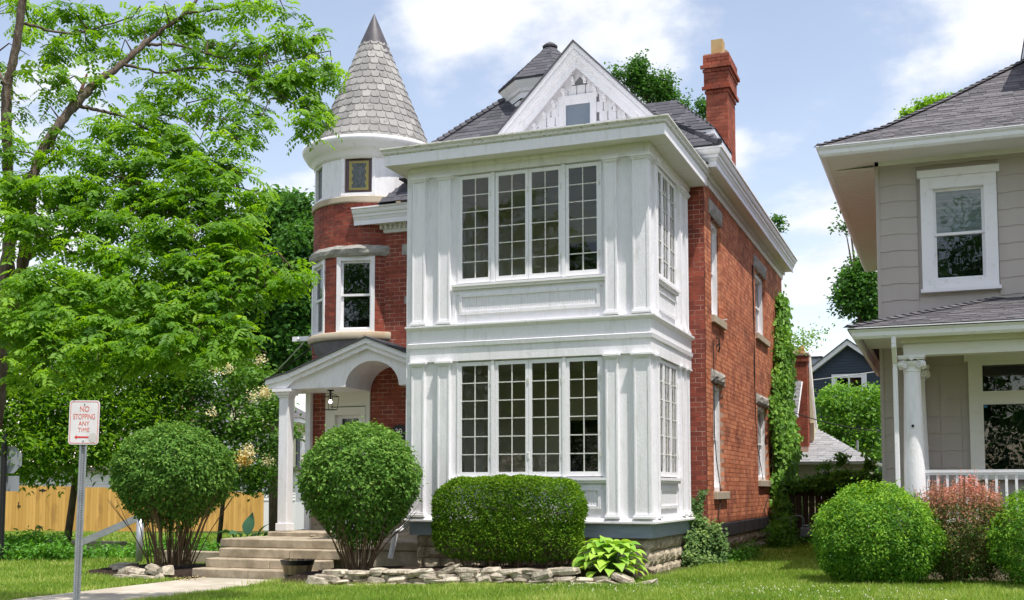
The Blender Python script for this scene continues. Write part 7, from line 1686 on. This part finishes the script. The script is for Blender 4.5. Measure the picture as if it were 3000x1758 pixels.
# ---- grass
def grass():
    out = []
    def inside_block(x, y):
        b = (x > -8.5) & (x < .35) & (y > -.45) & (y < 14); b |= (x > PX0 - .02) & (x < PX1 + .02) & (y < -.4); b |= (x > -5.7) & (x < .1) & (y > -2.05) & (y < 0); b |= (x > -10.2) & (x < -8.3) & (y > -.75) & (y < 1.5); b |= (x > 3.3) & (y > .2)
        b |= (x > -8.6) & (x < -8.1) & (y > -1.0) & (y < -.4)
        return b
    f2 = np.array([-math.sin(R(21.2)), math.cos(R(21.2))]); r2 = np.array([math.cos(R(21.2)), math.sin(R(21.2))])
    for d0, d1, dens, h, w in ((13.4, 16.2, 3600, .075, .0075), (16.2, 19, 2600, .072, .009), (19, 23, 1300, .07, .012), (23, 28, 620, .08, .017), (28, 45, 130, .10, .03)):
        hw = d1 * .47; n = int((d1 - d0) * 2 * hw * dens)
        d = rng.uniform(d0, d1, n); l = rng.uniform(-1, 1, n) * d * .47; xy = np.array(CAMLOC[:2]) + d[:, None] * f2 + l[:, None] * r2
        keep = ~inside_block(xy[:, 0], xy[:, 1]) & (xy[:, 0] < 9); xy = xy[keep]; n = len(xy)
        cl = np.sin(xy[:, 0] * 3.1 + np.sin(xy[:, 1] * 2.3) * 2) * np.sin(xy[:, 1] * 3.7 + xy[:, 0]) ; c2 = np.sin(xy[:, 0] * 11.3 + xy[:, 1] * 4) * np.sin(xy[:, 1] * 13.1)
        z = gz(xy[:, 0], xy[:, 1]); hh = h * (1 + .25 * cl + .2 * c2) * rng.uniform(.45, 1.3, n); a = rng.uniform(0, 6.283, n); lean = rng.uniform(.1, .9, n) * hh
        b = np.stack([xy[:, 0], xy[:, 1], z - .005], 1); s = np.stack([np.cos(a), np.sin(a), np.zeros(n)], 1) * (w * rng.uniform(.6, 1.3, n))[:, None]; a2 = rng.uniform(0, 6.283, n)
        tip = b + np.stack([np.cos(a2) * lean, np.sin(a2) * lean, hh], 1)
        # edges of walks and beds are drier
        dry = np.exp(-((xy[:, 1] + 2.2) / .25) ** 2) * (xy[:, 0] < .6) * (xy[:, 0] > -6) + np.exp(-((xy[:, 0] - PX1 - .12) / .15) ** 2) + np.exp(-((xy[:, 0] - PX0 + .2) / .25) ** 2)
        big_ = np.sin(xy[:, 0] * .9 + 1.3) * np.sin(xy[:, 1] * 1.1 + .4) + .6 * np.sin(xy[:, 0] * 2.1 - xy[:, 1] * 1.7); t = rng.normal(.42, .18, n) + .10 * cl + .08 * c2 + .09 * big_ + .4 * (rng.random(n) < .05) + .28 * dry * rng.random(n) * (xy[:, 1] < .5)
        out.append((np.stack([b - s, b + s, tip], 1).reshape(-1, 3), t))
    V = np.concatenate([o[0] for o in out]); t = np.concatenate([o[1] for o in out]); F = np.arange(len(V)).reshape(-1, 3)
    o = link('grass', np_mesh('grass', V, F, 'grass', np.repeat(np.clip(t, 0, 1), 3)), None, kind='stuff'); o['label'] = 'mown green lawn grass in front of and between the houses'; o['category'] = 'grass'
grass()
# white clover heads dotted through the right part of the lawn
n = 260; P = np.stack([rng.uniform(-1, 4.5, n), rng.uniform(-3.6, -1.6, n), np.full(n, .065)], 1); P[:, 2] += gz(P[:, 0], P[:, 1]); P = np.repeat(P, 5, 0) + rng.normal(0, .006, (n * 5, 3))
o = foliage('clover', P, mat('clover_white', (.75, .74, .62), .8), None, .012, .9, kind='stuff'); o['label'] = 'tiny white clover heads in the front lawn'; o['category'] = 'clover'

# trees across the street, behind the viewpoint: what the window panes reflect
for i, x in enumerate((-52, -40, -29, -18, -7, 5, 16, 28, 40)):
    y = -47 + 3 * math.sin(i * 2.1); h = 17 + 2.2 * math.sin(i * 1.7)
    tree('street_tree', ['leafy street tree across the road, farthest left of its row', 'leafy street tree across the road, second from the left end', 'leafy street tree across the road, third from the left end', 'leafy street tree across the road, left of the middle of the row', 'leafy street tree across the road, middle of the row', 'leafy street tree across the road, right of the middle of the row', 'leafy street tree across the road, third from the right end', 'leafy street tree across the road, second from the right end', 'leafy street tree across the road, farthest right of its row'][i], [(x + 2.6 * math.cos(q * 2.4), y + 2 * math.sin(q * 2.4), h * (.25 + .12 * q), 4.0 - .35 * q, 2.8, 8) for q in range(6)], (x, y, -.2), 'maple', 7, .8, 24, .55, .35, 'street trees across the road')

# litter on the mulch and along the border
P = np.stack([rng.uniform(-5.4, 0, 90), rng.uniform(-1.9, -1.1, 90), np.full(90, .0)], 1); P[:, 2] = gz(P[:, 0], P[:, 1]) + .19
Q = np.stack([rng.uniform(-8.7, -7.9, 120), rng.uniform(-1.3, -.5, 120), np.full(120, -.2)], 1)
o = foliage('leaf_litter', np.concatenate([P, Q]), mat('dry_leaf', (.30, .22, .11), .8, rnd=(.45, .40, .18)), None, .05, .5, up=.9, kind='stuff'); o['label'] = 'small dry leaves lying on the dark mulch and path edge'; o['category'] = 'litter'
# dry grass tuft in front of the barrel and border end
n = 2600; xy = np.stack([rng.normal(-5.35, .38, n), rng.normal(-1.75, .16, n)], 1); z = gz(xy[:, 0], xy[:, 1]); b_ = np.stack([xy[:, 0], xy[:, 1], z], 1); a_ = rng.uniform(0, 6.28, n); s_ = np.stack([np.cos(a_), np.sin(a_), 0 * a_], 1) * .006
tp = b_ + np.stack([rng.normal(0, .04, n), rng.normal(0, .04, n), rng.uniform(.05, .15, n)], 1)
o = link('grass_tuft', np_mesh('grass_tuft', np.stack([b_ - s_, b_ + s_, tp], 1).reshape(-1, 3), np.arange(3 * n).reshape(-1, 3), 'grass', np.repeat(rng.uniform(.55, 1, n), 3)), None, kind='stuff'); o['label'] = 'taller dry yellow grass at the foot of the barrel planter'; o['category'] = 'grass'
